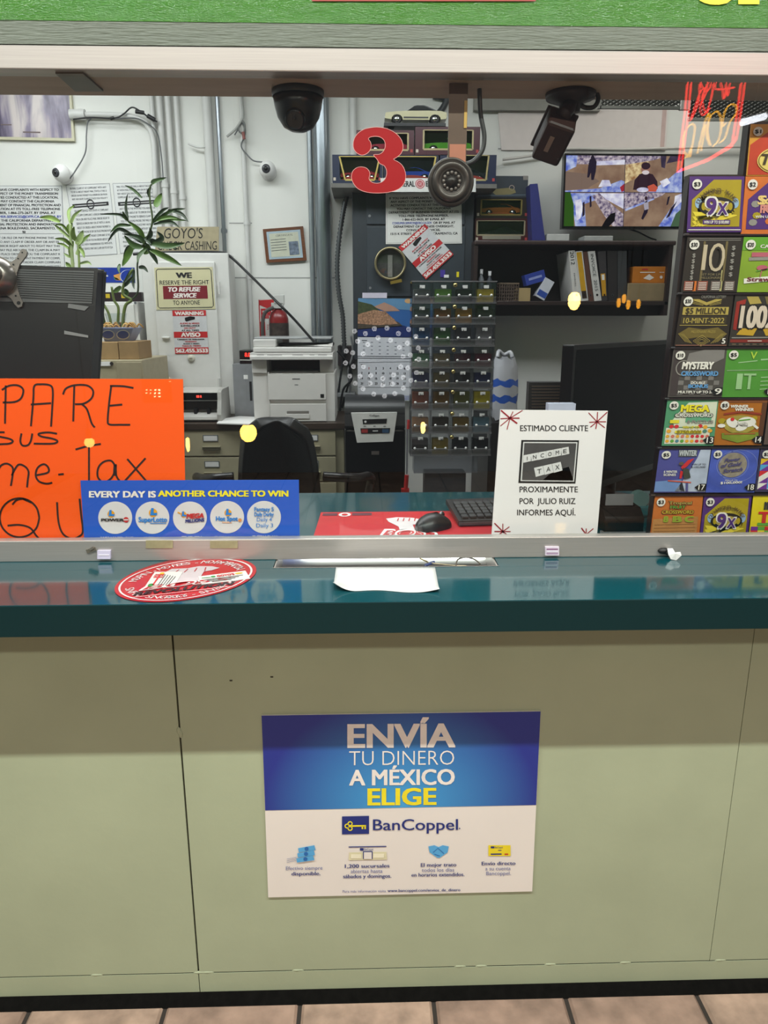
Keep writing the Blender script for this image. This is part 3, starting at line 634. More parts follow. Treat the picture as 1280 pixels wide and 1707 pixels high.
def d10(s):
    s.base(cdrk, .002)
    for y in (3, 6): s.line([(4, y), (96, y)], .9, mid, 1)
    s.rect(30, 8, 34, 80, K('#6a5c3c', .35), 1); s.rect(70, 8, 74, 80, K('#6a5c3c', .35), 1); s.rect(20, 80, 26, 98, corg, 1); s.rect(68, 60, 72, 98, K('#a8a06a'), 1)
    s.text('1', 32, 37, 14, 60, K('#b5a48c'), 3, .02); s.text('0', 44, 70, 12, 62, K('#b5a48c'), 3, .02); s.text('0', 48, 66, 17, 57, cdrk, 4, -.01)
    for k in range(5):
        s.text('$', 13, 18, 30+k*10, 37+k*10, mid, 2, .03); s.text('$', 82, 88, 16+k*12, 23+k*12, mid, 2, .03)
    s.text('SET FOR LIFE', 32, 70, 66, 70, K('#7a6c4c'), 3); s.text('MILLIONAIRE', 32, 70, 72, 76, K('#7a6c4c'), 3)
    for k in range(4):
        s.rect(4+k*24, 80, 22+k*24, 97, K('#8a4a3c' if k < 2 else '#6a5a55', .4), 1)
        for j in range(5): s.line([(6+k*24, 83+j*3), (20+k*24, 83+j*3)], 1, whi, 2)
def d5m(s):
    s.base(K('#2a231e', .35), .002); s.text('CALIFORNIA LOTTERY', 38, 86, 3, 8, mid, 2)
    s.poly([(20, 10), (50, 22), (80, 10), (66, 10), (50, 16), (34, 10)], cgld, 1)
    for k in range(3): s.line([(22, 12+k*3), (44, 18+k*2)], .9, cgld, 2); s.line([(78, 12+k*3), (56, 18+k*2)], .9, cgld, 2)
    s.rect(6, 25, 94, 40, cgld, 1); s.text('$5 MILLION', 12, 88, 27, 38, K('#3a2e14'), 2, .03); s.rect(5, 43, 92, 58, K('#3d3524', .35), 1); s.text('10-MINT-2022', 10, 88, 46, 56, cgld, 2, .02); s.line([(4, 60), (95, 60)], 1.2, cgld, 1)
    s.poly([(4, 76), (22, 64), (50, 68), (78, 64), (96, 76), (78, 86), (50, 82), (22, 86)], K('#6a5a2c', .35), 1); s.text('MILLIONAIRE PRIZES', 28, 74, 70, 75, cgld, 2)
    for k in range(3): s.line([(50, 79+k*4), (66-k*4, 90), (50, 100-k*3), (34+k*4, 90), (50, 79+k*4)], 1, cgld, 2)
    for k in range(4): s.line([(4+k*3, 76), (20+k*4, 92+k*1)], .8, cgld, 2); s.line([(96-k*3, 76), (80-k*4, 92+k*1)], .8, cgld, 2)
    s.rect(2, 97.5, 98, 99, K('#8a5a4c'), 2); s.text('5', 89, 95, 85, 95, whi, 3, .03)
def d100(s):
    s.base(K('#34302b', .35), .002); s.poly([(4, 15), (22, 10), (14, 70), (4, 68)], K('#8a2a22', .35, var=.3, scale=40), 1)
    s.poly([(22, 5), (44, 5), (52, 18), (30, 20)], cgld, 1); s.poly([(56, 5), (98, 5), (98, 20), (62, 20)], K('#6a5c30'), 1); s.poly([(12, 78), (20, 66), (50, 66), (44, 80)], K('#b8922c', .35), 1); s.poly([(60, 66), (96, 66), (98, 80), (68, 80)], K('#b8922c', .35), 1)
    s.text('100', 14, 66, 22, 66, black, 2, .07); s.text('100', 16, 64, 24, 64, K('#c9b8a8'), 3, .05); s.text('X', 66, 98, 24, 64, K('#c9b8a8'), 3, .05)
    s.line([(4, 84), (98, 83)], 2, mid, 1); s.rect(2, 87, 100, 93, K('#7a2a22', .35), 1); s.line([(35, 90), (62, 90)], 1.2, whi, 2)
    for k in range(7): s.rect(6+k*13, 95, 14+k*13, 98, K('#5a4a3a'), 1)
def dmyst(s):
    s.base(K('#4c4744', .35, var=.1, scale=16), .002); s.rect(3, 2, 16, 97, K('#3a3031'), 1); s.poly([(26, 30), (30, 10), (60, 2), (96, 2), (96, 20), (60, 40)], K('#7a7573', .35), 1)
    for k in range(7):
        for j in range(4):
            if (k+j) % 2: s.rect(16+k*11, 56+j*10, 26+k*11, 65+j*10, K('#75706e', .4), 1)
    s.text('MYSTERY', 20, 78, 28, 42, whi, 3, .06, .1); s.text('CROSSWORD', 20, 88, 47, 56, K('#5a90c4'), 3, .05); s.ring(22, 40, 13, 15, 2, mid, 2); s.text('DOUBLE', 40, 66, 68, 73, whi, 3, .03); s.text('BONUS', 36, 72, 74, 81, K('#5a90c4'), 3, .05); s.rect(16, 86, 92, 93, K('#3a3635'), 2); s.text('MULTIPLY UP TO 20X', 18, 88, 87, 92, whi, 3, .04)
def dgreen(s):
    s.base(K('#4d8a34', .35, var=.12, scale=14), .002); lt = K('#93b884', .4)
    s.line([(24, 30), (60, 26)], 2, lt, 1); s.line([(66, 24), (98, 22)], 3, lt, 1); s.line([(4, 46), (98, 44)], 2, K('#7a9a6c'), 1)
    s.text('V', 46, 58, 8, 22, K('#a8c43c'), 2, .02); s.text('1', 26, 34, 52, 84, lt, 2, .02); s.text('T', 38, 60, 52, 84, lt, 2, .02)
    for k in range(4): s.line([(70, 60+k*8), (88, 59+k*8)], 2, lt, 1)
def dgreen2(s):
    s.base(K('#7f9a2e', .35, var=.15, scale=10), .002); s.rect(0, 0, 100, 24, K('#5f9a2c', .35), 1); pk = K('#b05a6a', .4)
    s.text('CALIFORNIA', 32, 96, 14, 20, whi, 2, .03); s.rect(18, 28, 98, 36, pk, 2); s.line([(14, 40), (98, 38)], 6, mid, 2); s.ell(40, 56, 10, 5, pk, 2); s.line([(40, 58), (38, 74)], 1.5, pk, 2)
    s.line([(30, 62), (98, 48)], 2, cgrn, 2); s.line([(10, 80), (50, 76), (98, 74)], 9, whi, 2); s.text('Strawberry', 16, 96, 73, 80, K('#6a1c2c'), 3, .03)
def dmega(s):
    s.base(K('#4d8a66', .35), .002); s.poly([(24, 30), (42, 8), (98, 6), (98, 60), (20, 60), (14, 46)], K('#c9ccb8', .4), 1); s.poly([(40, 38), (90, 34), (90, 48), (40, 50)], K('#5f9a78', .4), 2)
    s.rect(4, 62, 90, 96, K('#cfcab8', .4), 1)
    s.text('MEGA', 30, 84, 14, 28, K('#7a6a14'), 3, .08); s.text('MEGA', 29, 83, 13, 27, K('#e0cf1e'), 4, .05); s.text('CROSSWORD', 18, 92, 31, 39, ink, 3, .06); s.text('CROSSWORD', 19, 91, 31.5, 38.5, whi, 4, .03)
    s.rect(10, 45, 28, 52, K('#d6c62a'), 3); s.text('8 PUZZLES', 44, 94, 46, 52, mid, 3, .04); s.text('WIN UP TO', 36, 68, 58, 63, K('#c8b82a'), 3, .05); s.rect(22, 68, 74, 73, K('#d6c62a'), 3); s.text('$750,000!', 26, 72, 67, 74, K('#8a7a10'), 4, .05)
    for k in range(9):
        for j in range(2): s.ell(9+k*9.6, 80+j*10, 3.6, 3.4, random.choice((redb, cgrn, K('#d89a2a'), K('#4a7a8a'), K('#c86a5a'))), 2, 12)
    for x, y, c in ((14, 59, redb), (24, 59, redb), (70, 58, redb), (10, 69, K('#d89a2a')), (80, 60, K('#d89a2a')), (90, 68, K('#d89a2a')), (80, 69, K('#4a7a6a'))): s.ell(x, y, 4.5, 4, c, 2, 12)
def dwood(s):
    s.base(K('#a3601c', .35, var=.1), .002); s.rect(0, 0, 100, 8, K('#7a431a'), 1); s.rect(90, 8, 100, 98, K('#5a3520', .4), 1); s.text('WINNER', 26, 62, 13, 19, whi, 2, .05); s.text('WINNER', 36, 74, 20, 26, whi, 2, .05); s.line([(14, 33), (50, 28), (92, 33)], 4, K('#8a3018'), 2)
    s.ell(50, 55, 34, 20, K('#9a8a3c', .4, var=.3, scale=30), 2); s.ell(34, 52, 14, 9, whi, 3, 20, rot=30); s.ell(63, 50, 19, 11, whi, 3); s.ell(54, 60, 13, 9, whi, 3, 20, rot=-20); s.line([(78, 56), (88, 64)], 5, whi, 3); s.ell(33, 44, 4, 4, redb, 4); s.line([(46, 47), (70, 44)], 2.5, cgrn, 4); s.line([(48, 56), (66, 58)], 1.5, mid, 4); s.ell(12, 48, 8, 6, cyel, 2); s.ell(78, 42, 6, 5, cyel, 2); s.ell(12, 58, 8, 4, whi, 3)
    s.poly([(14, 74), (90, 72), (92, 84), (50, 95), (16, 86)], K('#7a8a2c', .4, var=.3, scale=30), 2); s.line([(20, 76), (84, 75)], 3, K('#9a5a24'), 3)
def dwinter(s):
    s.base(K('#4a4a8c', .35, var=.12, scale=6), .002); s.poly([(40, 98), (60, 60), (76, 20), (80, 2), (100, 2), (100, 98)], K('#a9b0c4', .4, var=.15), 1); s.poly([(0, 98), (0, 75), (50, 70), (60, 98)], K('#6a86b8', .4, var=.1), 1)
    s.rect(38, 3, 74, 18, K('#55575c'), 2); s.text('WINTER', 39, 73, 4, 16, K('#b5b8bc'), 3, .05)
    s.poly([(58, 26), (70, 22), (58, 40), (50, 48), (46, 42)], redb, 3); s.ell(46, 34, 5, 4, K('#5a4a40'), 4); s.poly([(50, 44), (62, 46), (68, 66), (56, 70), (52, 58)], K('#3c3f38'), 4); s.poly([(46, 50), (52, 52), (50, 68), (46, 68)], redb, 3); s.line([(24, 73), (70, 77)], 2.5, K('#c8543c'), 3); s.line([(62, 78), (64, 98)], 5, K('#4a4a80'), 2)
    s.text('6 WINTER', 14, 40, 50, 55, whi, 2, .03); s.text('SCENES', 14, 38, 57, 62, whi, 2, .03); s.text('WIN UP TO', 66, 94, 34, 38, ink, 2); s.text('$100,000', 66, 94, 40, 44, ink, 2)
def dblue(s):
    s.base(K('#4656ac', .35, var=.25, scale=22), .002); s.ell(48, 38, 30, 28, K('#8a7f72', .35, var=.3, scale=50), 1); s.ring(48, 38, 33, 31, 1, K('#7a86c4'), 1); s.ring(60, 40, 40, 36, .8, K('#7a86c4'), 1)
    for k, (t, x0, x1) in enumerate((('Power', 30, 62), ('of Gold', 24, 66), ('Scratch', 30, 70))): s.text(t, x0, x1, 24+k*12, 32+k*12, K('#4a4470'), 3, .04, .3, -.12)
    s.text('WIN UP TO', 36, 62, 71, 74, whi, 2); s.text('$100,000!', 28, 72, 76, 81, whi, 2, .03, 0, -.04)
def dorg(s):
    s.base(K('#b86428', .35, var=.15, scale=9), .002); s.poly([(2, 50), (94, 44), (94, 94), (2, 94)], K('#b07a44', .4, var=.15), 1)
    for t, x0, x1, y0, y1, c in (('Tropical', 30, 78, 12, 19, cgld), ('FRUIT', 34, 66, 21, 28, cgrn), ('CROSSWORD', 18, 84, 31, 39, K('#b8a02a'))): s.text(t, x0, x1, y0, y1, K('#5a2a10'), 2, .08); s.text(t, x0+.7, x1-.7, y0+.5, y1-.5, c, 3, .03)
    for k, t in enumerate('8BC'): s.text(t, 20+k*24, 36+k*24, 44, 56, K('#8a9a2c'), 3, .06)
    for k in range(4): s.line([(6, 62+k*7), (90, 60+k*7)], .8, K('#94622f'), 2)
    s.text('WIN UP TO $20,000', 26, 68, 88, 92, whi, 3)
def dyel(s):
    s.base(K('#d8c21e', .35), .002); s.text('r', 26, 40, 8, 30, K('#2a2a2a'), 2, .06); s.text('TEN', 16, 80, 36, 58, redb, 2, .06); s.rect(14, 58, 98, 64, cgrn, 2)
    cs = (redb, K('#2a6ab8'), cgrn, K('#6a2a8a'), K('#d8c21e'), corg)
    for k in range(7):
        for j in range(4): s.rect(2+k*13.7, 66+j*8, 16+k*13.7, 74+j*8, random.choice(cs), 2)
def dmul(s):
    s.base(K('#3a3450', .35), .002); cs = (redb, K('#4a9ac8'), cgrn, K('#6a2a8a'), K('#d8b01e'), whi)
    for k in range(5):
        for j in range(5):
            x, y = 4+k*19, 24+j*14; s.poly([(x, y), (x+19, y), (x, y+14)], random.choice(cs), 1); s.poly([(x+19, y), (x+19, y+14), (x, y+14)], random.choice(cs), 1)
def ddark(s):
    s.base(K('#5a4a44', .35), .002); s.rect(6, 10, 94, 90, K('#6a5a4c', .4, var=.2), 1)
def row(x0, x1, x3, x2, y0, y1): return [(x0, y0), (x1, y0), (x2, y1), (x3, y1)]
ticket(row(1252, 1343, 1244, 1336, 207, 293), 'orange and red tiger lottery ticket at the very top of the dispenser', dtiger, None, '$1')
ticket(row(1150, 1241, 1145, 1236, 294, 387), 'gold 9x lottery ticket with purple corner, topmost of the left column beside the screen', d9x, None, '$3')
ticket(row(1243, 1334, 1235, 1326, 294, 390), 'purple and orange lottery ticket with leaves, right below the tiger ticket', dscary, None, '$2')
ticket(row(1146, 1239, 1135, 1228, 395, 487), 'black lottery ticket with a large silver 10', d10, None, '$30')
ticket(row(1240, 1333, 1228, 1321, 395, 487), 'lime green lottery ticket with pink bands, right of the black 10 ticket', dgreen2, None, '$20')
ticket(row(1137, 1223, 1124, 1212, 490, 577), 'black and gold five million lottery ticket, under the black 10 ticket', d5m, None, '$30')
ticket(row(1226, 1314, 1214, 1302, 490, 577), 'dark lottery ticket with a big white 100X', d100, None, None)
ticket(row(1123, 1212, 1113, 1203, 581, 662), 'grey mystery crossword lottery ticket', dmyst, '9', '$10')
ticket(row(1212, 1300, 1203, 1291, 580, 662), 'plain green lottery ticket, right of the grey mystery crossword one', dgreen, '10', '$5')
ticket(row(1113, 1198, 1103, 1189, 665, 743), 'green mega crossword lottery ticket with coloured dots', dmega, '13', '$5')
ticket(row(1198, 1280, 1189, 1269, 665, 742), 'brown winner winner lottery ticket with white and green picture, right of the mega crossword one', dwood, '14', '$5')
ticket(row(1283, 1365, 1273, 1354, 665, 741), 'dark brown lottery ticket at the photo edge, level with the mega crossword one', ddark)
ticket(row(1100, 1185, 1090, 1175, 748, 821), 'blue winter lottery ticket with a skier', dwinter, '17', '$5')
ticket(row(1187, 1266, 1176, 1257, 747, 821), 'blue lottery ticket with a silver round emblem, right of the skier one', dblue, '18', '$5')
ticket(row(1268, 1350, 1258, 1340, 747, 820), 'multicoloured triangle lottery ticket at the photo edge, right of the silver emblem one', dmul, None, '$5')
ticket(row(1092, 1172, 1082, 1164, 826, 905), 'orange crossword lottery ticket at the bottom left of the dispenser', dorg, '21', '$3')
ticket(row(1174, 1253, 1165, 1245, 826, 905), 'gold 9x lottery ticket in the bottom row beside the orange crossword one', d9x, '22', '$3')
ticket(row(1256, 1340, 1247, 1330, 825, 905), 'yellow lottery ticket with coloured squares in the bottom row at the photo edge', dyel)
t = thing('ticket_dispenser', 'clear upright dispenser with dark edges holding rows of lottery tickets', 'dispenser', (P(1200, 900, Yt).x, Yt+.04, ZC))
x0, x1 = P(1091, 860, Yt).x-.012, P(1350, 850, Yt).x; zt1 = P(1200, 290, Yt).z
g.box((x0+.008, Yt+.010, ZC), (x0, Yt+.035, zt1), K('#241c1c', .3)) if 0 else None; s = Sh(('Y', Yt+.008)); s.base(K('#241c1c', .3), .025, [(1149, 291), (1365, 291), (1352, 930), (1079, 930)]); s.clipz(ZC+.0003); s.build('cabinet', t)
g = G(); g.box((P(1247, 250, Yt).x, Yt+.010, zt1), (x1, Yt+.035, P(1270, 200, Yt).z), K('#241c1c', .3)); g.build('upper_bay', t)
for y in (391, 489, 579, 663.5, 745, 823.5):
    g = G(); a = P(1290, y, Yt); L = {391: 1140, 489: 1129, 579: 1117, 663.5: 1107, 745: 1095, 823.5: 1084}[y]
    g.box((P(L, y, Yt).x, Yt-.003, a.z-.0028), (P(1362-.021*(y-291), y, Yt).x, Yt+.007, a.z+.0008), K('#2e2527', .25)); g.box((P(L, y, Yt).x, Yt-.004, a.z-.001), (P(L+7, y, Yt).x, Yt-.002, a.z+.0015), chrome); g.build('shelf_lip', t)
# ================================================================ back wall: pipes, cameras, papers
pipe_w = K('#d0d0cd', .4, var=.03)
def conduit(x0, y0, x1, y1, wpx, lab, m=pipe_w, name='conduit_pipe', Y=None, straps=(), grp='pipes up the back wall'):
    a, b = P(x0, y0, YW), P(x1, y1, YW); xm = (a.x+b.x)/2; r = wpx/2*(YW+1.42)/FPX
    Y = YW-r-.002 if Y is None else Y
    ty = thing(name, lab, 'pipe', (xm, Y, b.z), grp); g = G(); g.cyl((xm, Y, b.z), (xm, Y, 2.99), r, m, n=18); g.build('pipe', ty)
    for sy in straps:
        z = P((x0+x1)/2, sy, YW).z; g = G(); g.cyl((xm, Y, z-.012), (xm, Y, z+.012), r+.003, m, n=18); g.box((xm-r-.007, YW-.005, z-.008), (xm+r+.007, YW, z+.008), m); g.build('strap', ty)
conduit(269, 150, 276, 690, 7, 'thin white conduit, leftmost of the four close together', straps=(300,))
conduit(282, 150, 288, 690, 9, 'white conduit, second of the four close together', straps=(310,))
conduit(295.5, 150, 301, 690, 9, 'white conduit, third of the four close together', straps=(320,))
conduit(309, 150, 314, 690, 8, 'white conduit, rightmost of the four close together', straps=(330,))
conduit(358, 150, 362, 690, 14, 'wide white conduit behind the hand-lettered cardboard sign', straps=(420,))
conduit(370, 150, 382, 690, 6, 'thin bare metal conduit beside the wide white one', steel, straps=(385,))
conduit(404, 150, 424, 690, 7, 'thin white conduit left of the wooden framed certificate', straps=(235, 372, 462))
conduit(540, 150, 541, 690, 24, 'thick bare steel pipe behind the dome camera', K('#8f979d', .3, .85, var=.12, scale=8, stretch=(30, 30, 1)), 'steel_pipe', straps=())
conduit(522, 220, 521, 690, 8, 'thin grey pipe hugging the thick steel pipe', K('#9aa1a5', .35, .6), 'steel_pipe')
conduit(589, 150, 589, 330, 12, 'white boxed conduit right of the thick steel pipe, above the toy boxes')
# strut between the conduits
s = G(); s.tube([P(314, 240, YW-.03), P(333, 246, YW-.045), P(355, 242, YW-.03)], .005, pipe_w, 8, 6); tag(s.build('conduit_pipe'), 'short curved white crossbar low between two conduits near the ceiling', 'pipe', 'pipes up the back wall')
t = thing('cable_duct', 'white horizontal duct with a tangle of black connectors, right of the framed picture', 'duct', P(190, 195, YW))
Yd = YW-.03
g = G(); g.cyl(P(117, 191, Yd), P(142, 191, Yd), .026, pipe_w); g.tube([P(x, y, Yd) for x, y in ((140, 191), (200, 192), (228, 197), (245, 208), (255, 232), (258, 275), (259, 330))], .014, pipe_w, 10, 6); g.build('duct', t)
g = G(); g.tube([P(x, y, YW-.055) for x, y in ((122, 199), (150, 196), (190, 197), (206, 190), (220, 179), (236, 187), (250, 197), (262, 203))], .004, black, 8, 5)
g.tube([P(x, y, YW-.055) for x, y in ((190, 198), (225, 197), (244, 205), (262, 222), (269, 260), (272, 300))], .003, K('#55585a', .5), 8, 5)
g.cyl(P(226, 186, YW-.06), P(240, 188, YW-.06), .010, black, n=10); g.cyl(P(246, 193, YW-.06), P(258, 200, YW-.06), .011, black, n=10); g.cyl(P(184, 198, YW-.06), P(190, 196, YW-.06), .008, black, n=8); g.build('cables', t)

def eyeball(px, py, lab, lens, cable):
    p = P(px, py, YW-.05); t = thing('security_camera', lab, 'camera', (p.x, YW, p.z), 'white ball cameras on the back wall')
    g = G(); g.lathe([(.001, 0), (.042, 0), (.040, .016), (.022, .024), (.018, .034)], (p.x, YW, p.z-.006), (0, -1, .1), white, 24); g.build('mount_base', t)
    g = G(); c = Vector((p.x, YW-.055, p.z)); g.ball(c, .044, white, 24); g.build('ball_housing', t)
    d = Vector(lens).normalized(); g = G(); g.lathe([(.001, .047), (.016, .047), (.020, .044), (.023, .036)], c, d, K('#3c3d42', .25), 20); g.lathe([(.001, .050), (.010, .049), (.011, .046)], c, d, black_g, 16); g.build('lens', t)
    g = G(); g.tube([P(x, y, YW-.034) for x, y in cable], .0035, K('#6c6e70', .5), 8, 6); g.build('cable', t)
eyeball(103, 289, 'white ball security camera low under the framed picture', (-.45, -1, -.1), [(116, 298), (126, 284), (142, 255), (144, 225), (146, 205), (152, 197)])
eyeball(446, 283, 'white ball security camera left of the thick steel pipe', (-.08, -1, -.05), [(437, 270), (423, 268), (412, 258), (402, 243), (409, 222), (404, 205), (397, 215), (391, 225)])
t = thing('hanging_cable', 'grey looped cable with red clip hanging on a thin conduit', 'cable', P(404, 215, YW))
g = G(); g.tube([P(x, y, YW-.04) for x, y in ((378, 228), (392, 216), (401, 203), (405, 190), (402, 160), (403, 150))], .006, K('#a9aaa6', .5), 8, 6); g.tube([P(x, y, YW-.04) for x, y in ((401, 203), (398, 218), (406, 222), (408, 208), (403, 200))], .004, K('#6e706e', .5), 8, 6); g.build('cord', t)
g = G(); g.cyl(P(405, 220, YW-.045), P(407, 232, YW-.045), .008, K('#8a4a44', .5), n=10); g.build('clip', t)

# framed picture at the upper left
t = thing('framed_picture', 'picture with pale frame showing streaks of violet water, cut by the photo edge', 'picture', P(60, 232, YW))
s = Sh(('Y', YW-.02), q=[(-150, 120), (116, 118), (124, 235), (-150, 229)], w=270, h=115)
s.base(K('#c7c2a6', .4), .02)
pic = bpy.data.materials.new('waterfall_print'); pic.use_nodes = True; nt = pic.node_tree; b = nt.nodes['Principled BSDF']; b.inputs['Roughness'].default_value = .25
tc = nt.nodes.new('ShaderNodeTexCoord'); mp = nt.nodes.new('ShaderNodeMapping'); mp.inputs['Scale'].default_value = (6, 1, 1.2); n = nt.nodes.new('ShaderNodeTexNoise'); n.inputs['Scale'].default_value = 2.2; n.inputs['Detail'].default_value = 6; n.inputs['Distortion'].default_value = .6
r = nt.nodes.new('ShaderNodeValToRGB'); r.color_ramp.elements[0].position = .36; r.color_ramp.elements[0].color = lin('#4a4258'); r.color_ramp.elements[1].position = .66; r.color_ramp.elements[1].color = lin('#d3c8c6')
e = r.color_ramp.elements.new(.5); e.color = lin('#8a8096')
nt.links.new(tc.outputs['Object'], mp.inputs[0]); nt.links.new(mp.outputs[0], n.inputs[0]); nt.links.new(n.outputs[0], r.inputs[0]); nt.links.new(r.outputs[0], b.inputs['Base Color'])
s.rect(4, 4, 266, 110.5, pic, 1); s.line([(150, 90), (168, 90)], 2, K('#6a5a5a'), 2); s.line([(186, 102), (215, 102)], 2.4, K('#6a5a5a'), 2); s.build('frame', t)

# legal notices on the wall
tx = K('#45484e', .6); txd = K('#26282d', .6); txb = K('#4052a8', .6)
def notice(q, lab, lines, w=100, h=130, m=None, x0=6, x1=94, cat='notice', rules=True):
    s = Sh(('Y', YW-.002), q=q, w=w, h=h); s.base(m or K('#dddedd', .45, var=.02), .002)
    if rules:
        for a, b in (((1, 1), (w-1, 1)), ((1, 1), (1, h-1)), ((w-1, 1), (w-1, h-1)), ((1, h-1), (w-1, h-1))): s.line([a, b], .8, K('#8a8c8e'), 1)
    for (t, y, hh, ind, mm) in lines:
        if t == '=': s.text(lorem(int((x1-x0-2*ind)/2.1)), x0+ind, x1-ind, y-hh, y, mm, 1, .02)
        else: s.text(t, x0+ind, x1-ind, y-hh, y, mm, 1, .035)
    return s
_w = 'YOU MAY FILE A COMPLAINT WITH THE STATE ABOUT ANY MONEY TRANSMISSION SERVICE AT THIS PLACE BY MAIL OR PHONE IF YOU HAVE A CLAIM OR AN ERROR IN THE PAYMENT ORDER RIGHT TO REFUND'.split()
def lorem(n):
    s = ''
    while len(s) < n: s += random.choice(_w)+' '
    return s[:n].strip()
L1 = ['IF YOU HAVE COMPLAINTS WITH RESPECT TO', 'ANY ASPECT OF THE MONEY TRANSMISSION', 'ACTIVITIES CONDUCTED AT THIS LOCATION,', 'YOU MAY CONTACT THE CALIFORNIA', 'DEPARTMENT OF FINANCIAL PROTECTION AND', 'INNOVATION AT ITS TOLL-FREE TELEPHONE', 'NUMBER, 1-866-275-2677, BY EMAIL AT', 'CONSUMER.SERVICES@DFPI.CA.GOV  OR BY', 'MAIL AT THE CALIFORNIA DEPARTMENT OF', 'FINANCIAL PROTECTION AND INNOVATION,', '2101 ARENA BOULEVARD, SACRAMENTO, CA', '95834']
lines = [(t, 9.5+k*6.6, 3.9, (2, 3, 3, 8, 0, 1, 7, 0, 0, 2, 0, 45)[k], txb if k == 7 else txd) for k, t in enumerate(L1)]
lines += [('=', 92+k*7, 3.6, 3 if k else 10, txb if k in (9,) else tx) for k in range(11)]
s = notice([(-28, 309), (104, 309), (110, 470), (-26, 470)], 'x', lines, 100, 166, x0=3, x1=97)
s.line([(1, 83), (99, 83)], .9, K('#9a9c9e'), 1); tag(s.build('legal_notice'), 'large two-part complaint notice on the wall above the grey monitor', 'notice')
def flag_notice(q, lab):
    lines = [('=', 9+k*6.5, 3.4, 3, tx) for k in range(4)]+[('=', 50+k*7.6, 3.8, 4, tx) for k in range(10)]
    s = notice(q, lab, lines, 100, 130); s.line([(8, 39), (92, 37)], 7, ink, 1); s.line([(13, 39), (87, 37.2)], 1.5, K('#c9c9c9'), 2); s.ring(50, 37, 8, 8, 2.4, txd, 3, 20)
    tag(s.build('legal_notice'), lab, 'notice')
flag_notice([(109, 308), (183, 305), (196, 424), (130, 428)], 'small print notice with a black ribbon line, behind the pale bamboo')
flag_notice([(187, 305), (262, 303), (272, 419), (200, 423)], 'small print notice with a black ribbon line, behind the dark bamboo')

# cardboard sign on top of the white cabinet comes with the cabinet below
# certificate
t = thing('framed_certificate', 'certificate in a wooden frame hanging on the back wall', 'frame', P(476, 437, YW))
wood = K('#6a3c1e', .45, var=.25, scale=20, stretch=(1, 1, 8))
Q = [(438, 382), (505, 377), (511, 434), (444, 438)]
s = Sh(('Y', YW-.018), q=Q); s.prism([s.W(x, y) for x, y in ((0, 0), (100, 0), (100, 100), (0, 100))][::-1], (0, .018, 0), wood); s.build('frame', t, bev=.003)
s = Sh(('Y', YW-.019), q=Q); s.rect(8, 9, 92, 91, K('#a9bcc8', .4), 1); s.rect(14, 15, 86, 85, K('#c9cbb8', .4), 2); s.text('CERTIFICATE', 30, 72, 20, 25, tx, 3)
for k in range(5): s.line([(16, 34+k*8), (54, 33+k*8)], 1.6, tx, 3)
s.rect(60, 42, 84, 82, K('#6a7688', .5, var=.5, scale=60), 3); s.build('certificate', t)

# fire extinguisher and its sign
s = Sh(('Y', YW-.003), q=[(431, 498), (461, 496), (466, 585), (434, 585)]); s.base(K('#dedcd8', .4), .003)
s.poly([(2, 3), (98, 3), (98, 12), (50, 20), (2, 12)], redb, 1); s.line([(2, 2), (2, 98)], 5, redb, 1); s.text('FIRE', 12, 92, 20, 38, redb, 1, .06); s.rect(4, 44, 30, 98, redb, 1); s.text('EXTINGUISHER', 40, 96, 50, 60, redb, 1)
tag(s.build('fire_sign'), 'red and white fire extinguisher sign on the wall behind the printer', 'sign')
p = P(467, 600, 2.72); t = thing('fire_extinguisher', 'red fire extinguisher hanging on the wall behind the printer', 'extinguisher', p)
r = .052; xt = p.x; zt = P(467, 532, 2.72).z
g = G(); g.lathe([(.001, 0), (r, .0), (r, zt-p.z), (r*.8, zt-p.z+.035), (.02, zt-p.z+.05), (.018, zt-p.z+.06)], (xt, 2.72, p.z), (0, 0, 1), K('#7c1a1c', .3), 28); g.build('cylinder', t)
g = G(); g.lathe([(r+.0008, 0), (r+.0008, .13)], (xt, 2.72, zt-.15), (0, 0, 1), K('#3a302c', .4, var=.4, scale=50), 28); g.build('label', t)
g = G(); g.box((xt-.035, 2.69, zt+.055), (xt+.03, 2.72, zt+.085), K('#b9b9b5', .4)); g.box((xt-.02, 2.69, zt+.075), (xt+.035, 2.715, zt+.125), K('#c2c2be', .4)); g.build('valve_handle', t, bev=.003)
g = G(); g.tube([(xt-.02, 2.68, zt+.06), (xt-.07, 2.68, zt+.03), (xt-.085, 2.68, zt-.06), (xt-.075, 2.68, zt-.16)], .010, K('#4a4644', .5), 10, 8); g.build('hose', t)
g = G(); g.box((xt-.02, 2.72, zt-.05), (xt+.02, YW, zt+.02), steel); g.build('bracket', t)

# electrical panel, its shelf and what is on it
Yp = 2.66; pd = K('#2f353b', .45, var=.06); pd2 = K('#363d44', .42, var=.06)
t = thing('electrical_panel', 'tall dark grey electrical panel on the wall under the toy car boxes', 'panel', P(690, 600, Yp))
g = G(); g.fbox(588, 312, 787, 600, Yp, YW-Yp-.004, pd); g.build('body', t, bev=.004)
for x0, y0, x1, y1 in ((611, 323, 775, 374), (612, 378, 774, 494), (613, 498, 774, 590)):
    g = G(); g.fbox(x0, y0, x1, y1, Yp-.008, .008, pd2)
    for sy in (y1-14, ):
        p = P(x0+5, sy, Yp-.008); g.cyl(p, p+Vector((0, -.004, 0)), .007, K('#8a8d90', .4, .6), n=10)
    g.build('door', t, bev=.002)
s = None
NP = lambda: Sh(('Y', Ys-.003), q=[(634, 297), (793, 297), (793, 320), (636, 320)], w=160, h=23)
